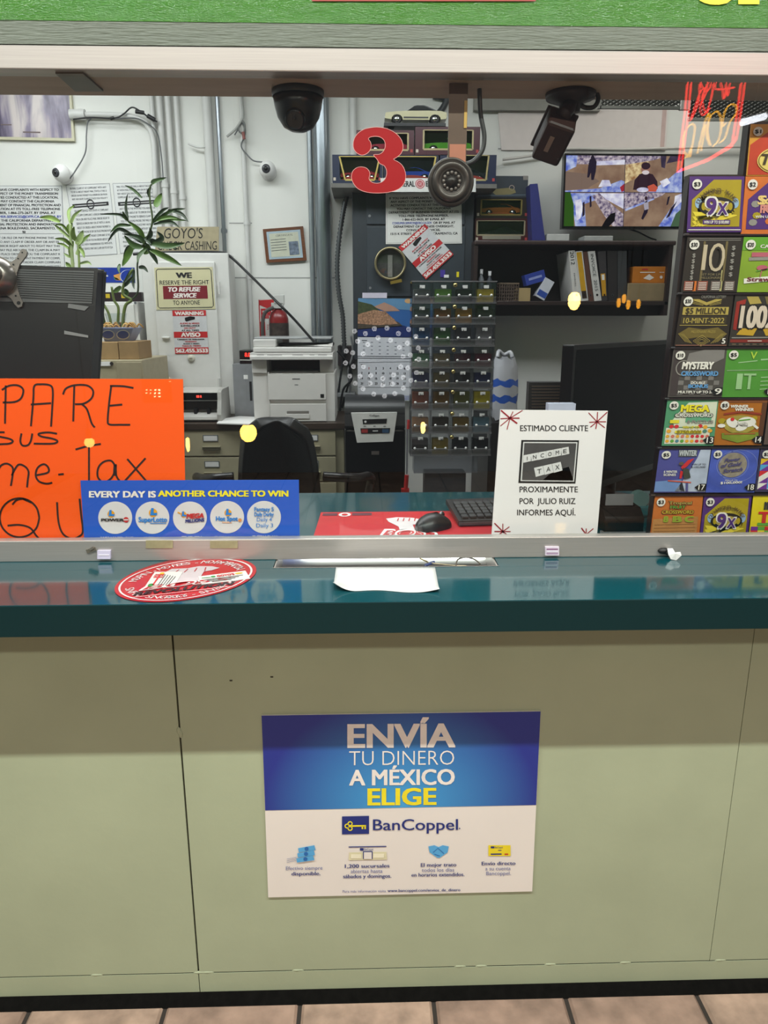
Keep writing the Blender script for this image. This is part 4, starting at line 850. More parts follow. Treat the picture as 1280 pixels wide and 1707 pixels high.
def nameplate(par):
    s = NP(); s.base(K('#d9d9d6', .4), .0028); s.text('GENERAL', 21, 57, 5, 14, ink, 1, .04); s.ell(66, 9.5, 8, 8, K('#b9545a'), 1, 24); s.ring(66, 9.5, 6, 6, 1.2, K('#e6c9c9'), 2, 20); s.text('GE', 63, 69, 7, 12, K('#e6c9c9'), 2); s.text('ELECTRIC', 76, 118, 5, 14, ink, 1, .04); s.build('nameplate', par)
Q = [(643, 322), (769, 320), (770, 406), (643, 407)]
s = Sh(('Y', Yp-.012), q=Q, w=126, h=86); s.base(K('#dcdcd8', .5, var=.02), .002); s.line([(2, 2), (124, 2), (124, 84), (2, 84), (2, 2)], .6, K('#9a9c9a'), 1)
L2 = [('IF YOU HAVE COMPLAINTS WITH RESPECT TO', 6, 118, 0), ('ANY ASPECT OF THE MONEY TRANSMISSION', 8, 116, 0), ('ACTIVITIES CONDUCTED AT THIS LOCATION,', 8, 117, 0), ('YOU MAY CONTACT THE CALIFORNIA', 18, 108, 0), ('DEPARTMENT OF BUSINESS OVERSIGHT AT ITS', 5, 121, 0), ('TOLL-FREE TELEPHONE NUMBER,', 21, 104, 0), ('1-866-622-0620, BY E-MAIL AT', 28, 98, 0), ('CONSUMER.SERVICES@DBO.CA.GOV', 11, 76, 1), ('DEPARTMENT OF BUSINESS OVERSIGHT,', 13, 113, 0), ('CONSUMER SERVICES,', 34, 90, 0), ('1515 K STREET, SUITE 200, SACRAMENTO, CA', 8, 119, 0)]
for k, (tt, a, b, c) in enumerate(L2): s.text(tt, a, b, 7+k*6-.0, 10.6+k*6, txb if c else txd, 1, .03)
s.text('OR BY MAIL AT', 79, 115, 49, 52.6, txd, 1, .03)
tag(s.build('legal_notice'), 'white complaint notice taped on the dark electrical panel', 'notice')
t = thing('round_meter', 'round glass meter with brass rim below the complaint notice on the dark panel', 'meter', P(651, 468, Yp-.01))
c = P(650.5, 439, Yp-.05); r = 25*(Yp+1.42)/FPX; bz = K('#a59a78', .3, .8)
g = G(); g.lathe([(r*.9, .042), (r, .042), (r, .0), (r*.93, -.004), (r*.86, .0), (r*.9, .02)], c, (0, 1, 0), bz, 40); g.obox(c+Vector((.03, 0, -r-.008)), (.06, .02, .016), Matrix.Rotation(R_(-12), 3, 'Y'), K('#b39a4c', .35, .8)); g.build('rim', t)
g = G(); g.lathe([(.001, .03), (r*.9, .03)], c, (0, 1, 0), K('#4a4b48', .35, var=.3, scale=30), 32); g.box(c+Vector((-.012, .018, -r*.8)), c+Vector((.012, .03, r*.5)), K('#8a8a84', .4)); g.build('dial', t)
g = G(); g.lathe([(.001, .002), (r*.5, .004), (r*.87, .012)], c, (0, 1, 0), clear('meter_glass', (.9, .9, .9, 1), .08), 32); g.build('cover_glass', t)
# tilted warning sign on the panel and upright twin on the cabinet
def warn(pl, q, lab, lean=False):
    s = Sh(pl, q=q, w=100, h=130); s.base(K('#cfd0d2', .45), .002)
    s.rect(0, 0, 100, 17, redb, 1); s.text('WARNING', 8, 92, 4, 14, wt, 2, .06)
    s.poly([(36, 22), (52, 18), (66, 20), (66, 27), (54, 30), (40, 34), (36, 30)], black, 1)
    for k, (tt, c, a, b) in enumerate((('AUDIO & VIDEO', redb, 20, 78), ('SURVEILLANCE', ink, 22, 78), ('ON DUTY', redb, 32, 66), ('AT ALL TIMES', ink, 24, 76))): s.text(tt, a, b, 37+k*7, 41.5+k*7, c, 1, .04)
    s.rect(0, 64, 100, 82, redb, 1); s.text('AVISO', 22, 78, 67, 79, wt, 2, .06)
    for k, (tt, c, a, b) in enumerate((('CAMARAS DE VIGILANCIA', ink, 9, 90), ('GRABANDO', redb, 32, 66), ('AUDIO Y VIDEO', ink, 26, 74), ('TODO EL TIEMPO', redb, 22, 78))): s.text(tt, a, b, 85+k*6.5, 89+k*6.5, c, 1, .04)
    s.rect(0, 111, 100, 130, redb, 1); s.text('562.455.3533', 3, 97, 115, 126, wt, 2, .06)
    return tag(s.build('warning_sign'), lab, 'sign')
warn(('Y', Yp-.015), [(664, 412), (708, 373), (756, 424), (710, 466)], 'red and white camera warning sign stuck askew on the dark electrical panel')
g = G(); g.fbox(734, 450, 742, 462, Yp-.012, .004, K('#4a3a9a', .4)); g.fbox(740, 458, 748, 463, Yp-.014, .004, white); tag(g.build('key_tag'), 'tiny violet and white tag hanging under the tilted warning sign', 'tag')
g = G(); g.fbox(761, 453, 765, 462, Yp-.012, .004, yl); tag(g.build('key_tag'), 'tiny yellow tag hanging under the tilted warning sign', 'tag')

# calendar
t = thing('wall_calendar', 'wall calendar with a coastal town picture hanging on the dark panel', 'calendar', P(640, 668, Yp-.01))
Yc = Yp-.02
s = Sh(('Y', Yc), q=[(597, 497), (684, 498), (684, 562), (596, 561)]); s.base(K('#2f5f9e', .4, var=.1, scale=6), .003)
s.poly([(0, 0), (100, 0), (100, 30), (0, 20)], K('#5d8ab0', .4), 1); s.poly([(30, 22), (50, 10), (70, 22), (80, 32), (52, 34)], K('#b08a78', .4), 2); s.poly([(0, 8), (26, 16), (48, 38), (0, 52)], K('#3f4a30', .4, var=.3, scale=60), 2); s.ell(96, 6, 7, 6, K('#c9a070'), 2)
s.poly([(0, 42), (30, 30), (52, 34), (70, 55), (76, 66), (40, 70), (0, 66)], K('#a07a60', .4, var=.5, scale=110), 3); s.poly([(60, 52), (78, 62), (86, 72), (0, 82), (0, 64), (40, 68)], K('#4a4238', .4, var=.3, scale=80), 2); s.poly([(0, 80), (88, 70), (100, 78), (100, 100), (0, 100)], K('#1d2f68', .4, var=.1), 2); s.build('picture', t)
s = Sh(('Y', Yc), q=[(596, 562), (684, 563), (684, 668), (596, 668)]); s.base(K('#cfd1d8', .5, var=.02), .003)
for y in (30, 33): s.line([(0, y), (100, y)], 1, tx, 1)
s.line([(2, 40), (98, 38)], .6, tx, 1); s.line([(2, 79), (98, 79)], .6, tx, 1); s.line([(6, 43), (14, 43)], 1, ink, 1); s.line([(8, 5), (18, 5)], 1, tx, 1)
d = 1
for r_ in range(4):
    for c_ in range(7):
        if r_ == 0 and c_ == 0: continue
        d += 1; s.tc(str(d-1), 8+c_*13.5, 47+r_*8, 50.5+r_*8, txd if d > 2 else redb, 1, .03)
for r_ in range(4):
    for c_ in range(6): s.line([(10+c_*15, 8+r_*6), (14+c_*15, 8+r_*6)], 1.2, K('#8a8d98'), 1)
for k in range(3): s.line([(76, 93+k*2.5), (98, 93+k*2.5)], .8, txb, 1)
s.build('month_page', t)
g = G(); g.fbox(604, 488, 645, 497, Yc-.003, .006, K('#cfc9da', .4)); g.build('hanging_strip', t)

# shelf board with boxed model cars
Ys = 2.52
g = G(); a, b = P(552, 309, Ys), P(828, 309, Ys); zs = P(690, 306, Ys).z; g.box((a.x, Ys, zs-.02), (b.x, YW, zs), K('#6a6864', .5)); shf = tag(g.build('wall_shelf'), 'narrow grey shelf board above the dark electrical panel carrying toy car boxes', 'shelf'); nameplate(shf)
def toy_car(cx, Y, z, L, col, lab, grp, face=-1, roof=None, stripe=None, rough=.22):
    t = thing('toy_car', lab, 'toy car', (cx, Y, z), grp); W = L*.40
    body = [(-.5, .075), (-.5, .125), (-.485, .16), (-.30, .178), (-.12, .186), (.20, .190), (.40, .186), (.49, .165), (.5, .12), (.49, .07), (.40, .06), (.395, .09), (.36, .125), (.31, .135), (.26, .125), (.225, .09), (.22, .055), (-.215, .055), (-.22, .09), (-.255, .125), (-.305, .135), (-.355, .125), (-.39, .09), (-.395, .06)]
    cab = [(-.16, .182), (-.03, .262), (.02, .272), (.12, .272), (.17, .262), (.36, .186)]
    f = -face
    def PR(g, poly, w0, w1, m): g.prism([(cx+f*x*L, Y+w0, z+y*L) for x, y in poly][::-1 if f > 0 else 1], (0, w1-w0, 0), m)
    mm = K(col, rough, .0, coat=.6, var=.03)
    g = G(); PR(g, body, -W/2, W/2, mm)
    if stripe: g.box((cx-.2*L, Y-W/2-.001, z+.075*L), (cx+.2*L, Y-W/2, z+.10*L), K(stripe, .3))
    g.build('body', t, bev=L*.012)
    g = G(); PR(g, cab, -W*.40, W*.40, K('#1a1d20', .1)); g.build('windows', t, bev=L*.01)
    g = G(); PR(g, [(-.04, .262), (.02, .277), (.13, .277), (.19, .262), (.37, .188), (.33, .188), (.16, .258), (.12, .268), (.02, .268)], -W*.41, W*.41, mm if not roof else K(roof, .3)); g.build('roof', t, bev=L*.006)
    for wx in (-.305, .31):
        for sy in (-1, 1):
            c = Vector((cx+f*wx*L, Y+sy*W*.44, z+.072*L)); ax = Vector((0, sy, 0)); g = G(); g.lathe([(.001, -.04*L), (.072*L, -.04*L), (.072*L, .02*L), (.05*L, .026*L), (.046*L, .012*L), (.001, .012*L)], c, ax, black, 20)
            g.lathe([(.044*L, .013*L), (.036*L, .022*L), (.015*L, .018*L), (.001, .026*L)], c, ax, chrome, 16); g.build('wheel', t)
    g = G(); e = f*-.5*L
    g.box((cx+e-.006*L, Y-W*.46, z+.08*L), (cx+e+.02*L, Y+W*.46, z+.10*L), chrome); g.build('bumper', t); g = G(); g.box((cx-e-.02*L, Y-W*.46, z+.09*L), (cx-e+.006*L, Y+W*.46, z+.11*L), chrome); g.build('bumper', t)
    return t
film = clear('box_film', (.93, .93, .93, 1), .05)
def window_box(x0, y0, x1, y1, Yf, dep, z0, col, win, lab, frame='#b8a868', base=None, car=None, carlab='', grp='boxed toy cars on the shelf', inner='#9a9da0', slant=0.0):
    """carton with a cut-out front window, clear film and printed rim; the car stands inside"""
    xm, ym = (x0+x1)/2, (y0+y1)/2; X0, X1 = P(x0, ym, Yf).x, P(x1, ym, Yf).x; Z1 = P(xm, y0, Yf).z; th = .003
    wx0, wx1 = P(win[0], ym, Yf).x, P(win[2], ym, Yf).x; wz1, wz0 = P(xm, win[1], Yf).z, P(xm, win[3], Yf).z
    t = thing('toy_car_box', lab, 'box', ((X0+X1)/2, Yf, z0), grp); c = K(col, .35, var=.06); ci = K(inner, .5)
    g = G(); g.box((X0, Yf, z0), (X1, Yf+dep, z0+th), c); g.box((X0, Yf, Z1-th), (X1, Yf+dep, Z1), c); g.box((X0, Yf, z0+th), (X0+th, Yf+dep, Z1-th), c); g.box((X1-th, Yf, z0+th), (X1, Yf+dep, Z1-th), c); g.box((X0+th, Yf+dep-th, z0+th), (X1-th, Yf+dep, Z1-th), ci)
    g.box((X0+th, Yf, z0+th), (X1-th, Yf+.002, wz0), c); g.box((X0+th, Yf, wz1), (X1-th, Yf+.002, Z1-th), c); g.box((X0+th, Yf, wz0), (wx0, Yf+.002, wz1), c); g.box((wx1, Yf, wz0), (X1-th, Yf+.002, wz1), c); g.build('carton', t)
    g = G(); r = .004; fm = K(frame, .4); y = Yf-.0008; dx = slant*(wz1-wz0)
    for a, b in (((wx0+dx, wz0), (wx0, wz1)), ((wx1-dx, wz0), (wx1, wz1))): g.prism([(a[0]-r, y, a[1]), (a[0]+r, y, a[1]), (b[0]+r, y, b[1]), (b[0]-r, y, b[1])], (0, .0007, 0), fm)
    g.box((wx0+dx, y, wz0-r), (wx1-dx, y+.0007, wz0+r), fm); g.box((wx0, y, wz1-r*.5), (wx1, y+.0007, wz1+r*.5), fm)
    g.build('window_rim', t)
    g = G(); g.box((wx0, Yf+.0022, wz0), (wx1, Yf+.0028, wz1), film); g.build('window_film', t)
    if base:
        g = G(); n = 20; cx, rx = (wx0+wx1)/2, (wx1-wx0)*.48; g.prism([(cx+rx*math.cos(math.pi*k/n), Yf+.006, z0+th+(wz1-z0)*.30*math.sin(math.pi*k/n)) for k in range(n+1)], (0, .004, 0), K(base, .35)); g.build('display_insert', t)
    for k in range(2):
        g = G(); g.box((X0+.004+k*(X1-X0-.022), Yf-.0006, z0+.012), (X0+.016+k*(X1-X0-.022), Yf-.0001, z0+.026), K(('#c9c0b0', '#a83a3a')[k], .4)); g.build('printed_emblem', t)
    if car:
        L = min((X1-X0)*.80, (wx1-wx0)*.96, (dep-.02)/.42); toy_car((wx0+wx1)/2, Yf+L*.20+.012, z0+th+.014, L, car, carlab, 'toy cars inside boxes')
        g = G(); g.box((X0+.01, Yf+.012, z0+th), (X1-.01, Yf+dep-.01, z0+th+.013), K('#26262a', .4)); g.build('plinth', t)
    return Z1
dp = .12
za = window_box(554, 258, 637, 306, Ys, dp, zs, '#232a44', (566, 261, 633, 300), 'navy toy car box at the left end of the lower row, yellow rim', '#c2ab5a', '#a83c34', '#a02a3c', 'dark red toy car in the leftmost box of the lower row', slant=.25)
window_box(639, 258, 731, 306, Ys, dp, zs, '#1d2136', (645, 261, 726, 300), 'dark blue toy car box in the middle of the lower row', '#c2ab5a', '#a83c34', '#2c48a8', 'blue toy car in the middle box of the lower row', slant=.2)
window_box(733, 258, 827, 306, Ys, dp, zs, '#1b2340', (746, 259, 814, 300), 'navy toy car box at the right end of the lower row', '#a8996a', '#a83c34', '#2a2c34', 'black toy car in the right box of the lower row', slant=.1)
zb_ = window_box(594, 217, 690, 257, Ys, dp, za, '#4a1c28', (612, 222, 680, 250), 'maroon toy car box behind the big red number', '#b5a67a', None, '#a83448', 'wine red toy car in the maroon box behind the red number')
zc_ = window_box(692, 211, 800, 257, Ys, dp, za, '#4a1c28', (706, 217, 788, 249), 'maroon toy car box with a bright green car', '#b5a67a', None, '#5aa82e', 'bright green toy car in a maroon box')
g = G(); a, b = P(640, 213, Ys-.005), P(743, 209, Ys-.005); g.box((a.x, Ys-.005, zc_+.0005), (b.x, Ys+.14, zc_+.014), K('#1c1d20', .3)); g.box((a.x+.02, Ys+.02, zb_), (a.x+.05, Ys+.12, zc_+.001), K('#1c1d20', .3)); tag(g.build('display_stand'), 'flat black display stand on top of the maroon boxes under the cream toy car', 'stand')
toy_car(P(692, 200, Ys+.06).x, Ys+.065, zc_+.014, .30, '#cfc9a2', 'cream toy muscle car standing on top of the stacked boxes', 'toy cars out of the box', face=-1, roof='#26272a', stripe='#2a2a2a')
# flexible conduit and the cable nest by the steel pipe
def flex():
    g = G(); pts = smooth([P(x, y, YW-.06) for x, y in ((581, 318), (576, 335), (570, 365), (564, 410), (562, 450), (565, 490), (571, 525), (573, 560), (575, 590))], 14)
    for i in range(len(pts)-1): g.cyl(pts[i], pts[i+1], .0135 if i % 2 else .0105, K('#5d6062', .4, .5), n=10, caps=False)
    return g
tag(flex().build('flexible_conduit'), 'ribbed grey flexible conduit bending down left of the dark panel', 'pipe')
t = thing('cable_nest', 'tangle of black cables and plugs between printer and wall calendar', 'cables', P(578, 690, YW-.06))
for k, pp in enumerate((((566, 575), (575, 600), (584, 625), (578, 650), (570, 680)), ((572, 580), (570, 610), (566, 640), (563, 662)), ((585, 560), (588, 590), (580, 620), (584, 650), (575, 690)), ((562, 585), (580, 605), (586, 632), (572, 650), (566, 690)))):
    g = G(); g.tube([P(x, y, YW-.06-.01*k) for x, y in pp], .006, (black, dark, K('#77797a', .5), black)[k], 8, 6); g.build('cable', t)
g = G(); g.fbox(563, 576, 590, 610, YW-.05, .05, K('#332a2c', .5)); g.build('socket_box', t, bev=.004)
g = G(); g.fbox(560, 655, 592, 662, YW-.09, .09, K('#9fa1a3', .35)); g.build('power_strip', t, bev=.003)
# ================================================================ filing cabinets and what stands on them
beige = K('#9c957c', .45, var=.04); beige_d = K('#6f6a57', .5); Yf = 2.27
zf = P(440, 705, Yf).z
def file_cab(x0, x1, lx0, lx1, lab, dx0, dx1):
    ym = 760; X0, X1 = P(x0, ym, Yf).x, P(x1, ym, Yf).x; z1 = zf-.03
    t = thing('file_cabinet', lab, 'cabinet', ((X0+X1)/2, Yf, 0), 'beige file cabinets under the printer')
    g = G(); g.box((X0, Yf+.004, 0), (X1, 2.74, z1), beige); g.build('body', t, bev=.003)
    ys = [718, 758.5, 761.5, 801, 804, 850]
    zz = [P(500, y, Yf).z for y in ys]; d = zz[2]-zz[4]
    tops = [zz[0]-d*k for k in range(3)]
    a, b = P(dx0, ym, Yf).x, P(dx1, ym, Yf).x; la, lb_ = P(lx0, ym, Yf).x, P(lx1, ym, Yf).x
    for zt_ in tops:
        g = G(); g.box((a, Yf-.012, zt_-d+.008), (b, Yf+.004, zt_), beige); dr = g.build('drawer', t, bev=.002)
        g = G(); g.box((la, Yf-.015, zt_-.050), (lb_, Yf-.012, zt_-.018), K('#8b8f93', .35, .7)); g.box((la+.004, Yf-.0156, zt_-.046), (lb_-.004, Yf-.015, zt_-.022), K('#d6d5d4', .5)); g.build('label_holder', dr)
        g = G(); g.box((la-.004, Yf-.022, zt_-.092), (lb_+.010, Yf-.012, zt_-.078), K('#4b4636', .5)); g.box((la-.004, Yf-.024, zt_-.078), (lb_+.010, Yf-.012, zt_-.074), beige); g.build('pull', dr)
file_cab(270, 417, 341, 366, 'beige steel file cabinet under the money counter, left of the office chair', 275, 413)
file_cab(419, 574, 514, 531, 'beige steel file cabinet under the printer, right of the office chair', 424, 560)
g = G(); X0, X1 = P(268, 705, Yf).x, P(576, 705, Yf).x; g.box((X0, Yf-.02, zf-.03), (X1, 2.76, zf), K('#3a2e25', .4, var=.2, scale=12, stretch=(1, 8, 8))); tag(g.build('cabinet_top', bev=.002), 'dark wood slab lying across the beige file cabinets', 'slab')

# white cabinet with signs
Yc2 = 2.60; zc2 = P(310, 421, Yc2).z; cw_ = K('#d9d8d4', .4, var=.03)
t = thing('white_cabinet', 'tall white metal cabinet carrying the refuse service sign', 'cabinet', (P(315, 600, Yc2).x, Yc2, zf))
X0, X1 = P(243, 560, Yc2).x, P(386, 560, Yc2).x
g = G(); g.box((X0, Yc2+.015, zf), (X1, 2.80, zc2), cw_); g.build('body', t, bev=.004)
g = G(); a, b = P(262, 560, Yc2).x, P(364, 560, Yc2).x; g.box((a, Yc2, zf+.02), (b, Yc2+.015, zc2-.045), cw_); d = g.build('door', t, bev=.003)
g = G(); p = P(319, 597, Yc2); g.lathe([(.001, -.012), (.015, -.012), (.019, -.006), (.019, 0)], p, (0, 1, 0), K('#cbc8b8', .35), 20); g.obox(p+Vector((0, -.013, 0)), (.016, .003, .004), Matrix.Identity(3), K('#8a877a')); g.build('knob', d)
g = G(); p = P(277, 563, Yc2); g.obox(p+Vector((0, -.008, 0)), (.042, .016, .012), Matrix.Identity(3), offw); g.build('latch', d, bev=.005)
g = G(); 
for y in (480, 640): p = P(364, y, Yc2); g.cyl(p+Vector((.004, -.002, -.03)), p+Vector((.004, -.002, .03)), .006, cw_, n=10)
g.build('hinge', d)
s = Sh(('Y', Yc2-.003), q=[(257, 446), (354, 445), (359, 515), (261, 516.5)], w=140, h=100); cr = K('#d3cda6', .45, var=.02)
s.base(cr, .003)
pp = [(4, 8), (8, 4), (132, 4), (136, 8), (136, 92), (132, 96), (8, 96), (4, 92), (4, 8)]; s.line(pp, 1.8, ink, 1)
s.text('WE', 52, 88, 13, 25, ink, 1, .06); s.text('RESERVE THE RIGHT', 11, 129, 31, 41, ink, 1, .01); s.rect(18, 44, 124, 75, K('#7c1a26', .5), 1); s.text('TO REFUSE', 31, 107, 47.5, 57.5, wt, 2, .06, .2); s.text('SERVICE', 42, 97, 62, 72, wt, 2, .06, .2); s.text('TO ANYONE', 40, 104, 79, 89, ink, 1, .01)
tag(s.build('refuse_service_sign'), 'cream sign reserving the right to refuse service on the white cabinet', 'sign')
warn(('Y', Yc2-.003), [(287, 517.5), (343, 517), (348, 589.5), (292, 590)], 'red and white camera warning sign hanging straight on the white cabinet')
s = Sh(('Y', 2.66), q=[(262, 378), (365, 378), (364.5, 419.5), (258, 420.5)]); s.base(K('#a3987a', .7, var=.1), .004)
s.text('GOYO\'S', 12, 74, 6, 46, K('#1a1714'), 1, 0); s.text('CHECK CASHING', 4, 97, 58, 92, K('#1a1714'), 1, 0)
tag(s.build('cardboard_sign'), 'hand-lettered cardboard sign propped on top of the white cabinet', 'sign')
g = G(); g.tube([P(x, y, Yc2+.05-(.30 if y > 470 else .06*max(0, (y-425)/45))) for x, y in ((222, 424), (262, 421), (330, 420), (368, 421), (384, 428), (420, 462), (460, 502), (490, 532), (513, 558), (524, 570))], .0065, black, 8, 6)
tag(g.build('black_cable'), 'thick black cord running from the white cabinet top down to the printer', 'cable')

# money counter
Ym = 2.34; zmc = P(340, 651, Ym).z; t = thing('money_counter', 'grey banknote counting machine in front of the white cabinet', 'money counter', (P(330, 700, Ym).x, Ym, zf))
X0, X1 = P(288, 680, Ym).x, P(371, 680, Ym).x; mg = K('#b9b7b2', .4); H0 = zmc-zf
g = G(); prof = [(Ym+.0, zf), (Ym-.035, zf+.01), (Ym-.03, zf+.03), (Ym+.05, zf+H0*.30), (Ym+.06, zf+H0*.62), (Ym+.0, zf+H0*.66), (Ym-.005, zf+H0*.95), (Ym+.03, zf+H0), (Ym+.20, zf+H0), (Ym+.22, zf)]
g.prism([(X0+.012, y, z) for y, z in prof], (X1-X0-.03, 0, 0), mg); g.build('body', t, bev=.004)
for x in (X0, X1-.020):
    g = G(); g.prism([(x, y, z) for y, z in ((Ym-.04, zf), (Ym-.05, zf+H0*.25), (Ym-.02, zf+H0*.7), (Ym-.01, zf+H0*.98), (Ym+.03, zf+H0*1.03), (Ym+.2, zf+H0*1.02), (Ym+.225, zf))], (.020, 0, 0), K('#a5a39e', .4)); g.build('side_panel', t, bev=.006)
g = G(); z = zf+H0*.80; g.box((X0+.02, Ym-.008, z-.016), (X1-.022, Ym-.003, z+.020), black_g); lr = E('#ff4a3c', 1.6)
for k, dx in enumerate((.66, .70, .76)): g.box((X0+(X1-X0)*dx*.75, Ym-.0088, z-.004), (X0+(X1-X0)*dx*.75+.007, Ym-.0082, z+.008), lr)
g.build('display', t)
g = G(); g.box((X0+.03, Ym+.035, zf+H0*.36), (X1-.03, Ym+.058, zf+H0*.62), K('#2a2523', .4)); 
for dx in (.42, .68): g.box((X0+(X1-X0)*dx, Ym-.0, zf+H0*.20), (X0+(X1-X0)*dx+.014, Ym+.05, zf+H0*.42), black)
g.build('note_slot', t)
# papers, grey box, red display
s = Sh(('Z', zf+.006), q=[(374, 693), (423, 694), (432, 707), (360, 706)]); s.base(white, .006, [(0, 40), (50, 0), (100, 5), (100, 100), (0, 90)]); tag(s.build('paper_stack'), 'loose white papers beside the printer on the dark slab', 'papers')
g = G(); X0, X1 = P(389, 640, 2.52).x, P(425, 640, 2.52).x; zg = P(405, 607, 2.52).z; g.box((X0, 2.52, zf), (X1, 2.80, zg), K('#85878a', .4)); g.fbox(406, 625, 413, 632, 2.519, .001, white); g.fbox(416, 636, 420, 668, 2.5195, .001, black); tag(g.build('equipment_box', bev=.004), 'grey equipment box squeezed between white cabinet and printer', 'box')
t = thing('led_display', 'small black box with red glowing digits on the grey box', 'display', (P(410, 600, 2.53).x, 2.53, zg))
g = G(); g.fbox(399, 584, 428, 606, 2.53, .12, K('#1c1315', .3), zg); g.build('case', t, bev=.003)
s = Sh(('Y', 2.529)); s.text('8.0', 408, 417, 588, 594.5, E('#ff3a30', 2.2), 1, .04); s.line([(400, 600), (425, 600.5)], 1.4, offw, 1); s.build('digits', t)

# printer
Yq = 2.30; pw = K('#d2d0cc', .4, var=.02); pw2 = K('#bfbdb9', .4)
def PX(x, y=640): return P(x, y, Yq).x
def PZf(y, x=490): return P(x, y, Yq).z
t = thing('laser_printer', 'pale grey multifunction laser printer on the dark slab of the file cabinets', 'printer', (PX(490), Yq, zf))
D = .345
g = G(); g.box((PX(421), Yq+.01, zf), (PX(558), Yq+D, PZf(622)), pw); g.box((PX(421), Yq, PZf(622)), (PX(446), Yq+D, PZf(600)), pw); g.box((PX(533), Yq+.03, PZf(622)), (PX(556), Yq+D, PZf(600)), pw2); g.box((PX(446), Yq+.2, PZf(622)), (PX(533), Yq+D, PZf(600)), K('#3a3431', .5)); g.box((PX(447), Yq-.002, zf+.002), (PX(449), Yq+.012, PZf(620)), pw2); g.build('body', t, bev=.006)
g = G(); g.box((PX(447), Yq-.006, PZf(666)), (PX(543), Yq+.012, PZf(624)), pw); g.fbox(534, 657, 540, 663, Yq-.0075, .002, black); g.fbox(487, 631, 500, 632.5, Yq-.007, .001, tx); g.fbox(491, 641, 497, 642, Yq-.007, .001, tx); g.build('front_cover', t, bev=.004)
g = G(); g.box((PX(449), Yq-.006, zf+.004), (PX(543), Yq+.012, PZf(673)), pw); g.fbox(478, 685, 515, 690, Yq-.0075, .003, K('#77736d', .5)); g.fbox(477, 690, 516, 698, Yq-.010, .004, pw); g.build('paper_tray', t, bev=.004)
g = G(); g.box((PX(419), Yq-.015, PZf(600)), (PX(556), Yq+D, PZf(588)), pw); g.prism([(PX(420), Yq-.03, PZf(599)), (PX(420), Yq-.03, PZf(594)), (PX(420), Yq+.02, PZf(588)), (PX(420), Yq+.02, PZf(599))], (PX(555)-PX(420), 0, 0), pw)
for a, b in ((428, 440), (445, 470), (487, 505), (516, 524), (530, 545)): g.fbox(a, 591, b, 592.5, Yq-.031, .002, K('#8a8884', .5))
g.build('control_panel', t, bev=.005)
g = G(); g.box((PX(424), Yq, PZf(587)), (PX(554), Yq+D, PZf(579)), pw); g.build('scanner_lid', t, bev=.005)
g = G(); g.box((PX(424), Yq+.02, PZf(579)), (PX(461), Yq+D, PZf(566)), pw); g.box((PX(461), Yq+.15, PZf(579)), (PX(554), Yq+D, PZf(574)), K('#3a3634', .5)); g.prism([(PX(461), Yq+.16, PZf(578)), (PX(555), Yq+.02, PZf(578)), (PX(555), Yq+.02, PZf(572)), (PX(545), Yq+.06, PZf(575))], (0, .05, 0), pw); g.box((PX(424), Yq+.06, PZf(566)), (PX(553), Yq+D, PZf(562.5)), K('#9b9d9e', .35)); g.build('document_feeder', t, bev=.004)
g = G(); g.box((PX(452), Yq+.03, PZf(621)), (PX(530), Yq+.18, PZf(619.5)), K('#8f9193', .4)); g.build('output_tray', t)

# ================================================================ left: boxes, plants, monitor
Yb = 2.12; zb = P(200, 600, Yb).z; t = thing('beige_cabinet', 'beige cabinet under the cardboard boxes, behind the orange poster', 'cabinet', (P(150, 640, Yb).x, Yb, 0))
X0, X1 = P(20, 640, Yb).x, P(240, 640, Yb).x
g = G(); g.box((X0, Yb, 0), (X1, 2.58, zb), K('#a69c80', .5)); g.build('body', t, bev=.004)
g = G(); g.fbox(162, 603, 184, 610, Yb-.006, .006, white); g.cyl(P(186, 606, Yb), P(186, 606, Yb-.012), .008, K('#3a3a38', .3, .6), n=12); g.build('label', t)
g = G(); g.box((P(196, 630, Yb).x-.001, Yb-.004, .02), (X1-.004, Yb, zb-.01), K('#9a9076', .5)); g.build('door', t, bev=.002)
cb = K('#a3855a', .7, var=.08); zb2 = P(200, 570, Yb+.03).z
g = G(); g.fbox(163, 570, 197, 600, Yb+.03, .22, cb, zb); s_ = (cb, ); tag(g.build('cardboard_box', bev=.003), 'small cardboard box under the flower pot, the one nearer the grey monitor', 'box', 'cardboard boxes under the pot')
g = G(); g.fbox(198, 569, 231, 600, Yb+.03, .22, K('#977a52', .7, var=.08), zb); tag(g.build('cardboard_box', bev=.003), 'small cardboard box under the flower pot, the one nearer the white cabinet', 'box', 'cardboard boxes under the pot')
# pot with straw and glass of lucky bamboo
Yv = Yb+.05; t = thing('bamboo_plant', 'dark lucky bamboo in a blue patterned pot on the cardboard boxes', 'plant', (P(195, 568, Yv).x, Yv, zb2))
A = [P(166, 546, Yv), P(222, 546, Yv), P(212, 569, Yv), P(170, 569, Yv)]
for q in (A[2], A[3]): q.z = zb2+.001
g = G(); lo = [(A[3].x, Yv+.03, zb2), (A[2].x, Yv+.03, zb2), (A[2].x, Yv+.13, zb2), (A[3].x, Yv+.13, zb2)]; zt2 = A[0].z; hi = [(A[0].x, Yv, zt2), (A[1].x, Yv, zt2), (A[1].x, Yv+.16, zt2), (A[0].x, Yv+.16, zt2)]
g.add(lo+hi, [(0, 3, 2, 1), (4, 5, 6, 7), (0, 1, 5, 4), (1, 2, 6, 5), (2, 3, 7, 6), (3, 0, 4, 7)], K('#8a93b4', .35)); g.build('pot', t, bev=.004)
n = Vector((0, -(zt2-zb2), -.03)).normalized()
s = Sh(('N', Vector(lo[0])+n*.001, n))
for cx in (180, 205): s.ell(cx, 558, 11, 8, K('#d6d2c6', .4), 1); s.ell(cx, 558, 9.5, 6.5, K('#4a5894', .35), 2)
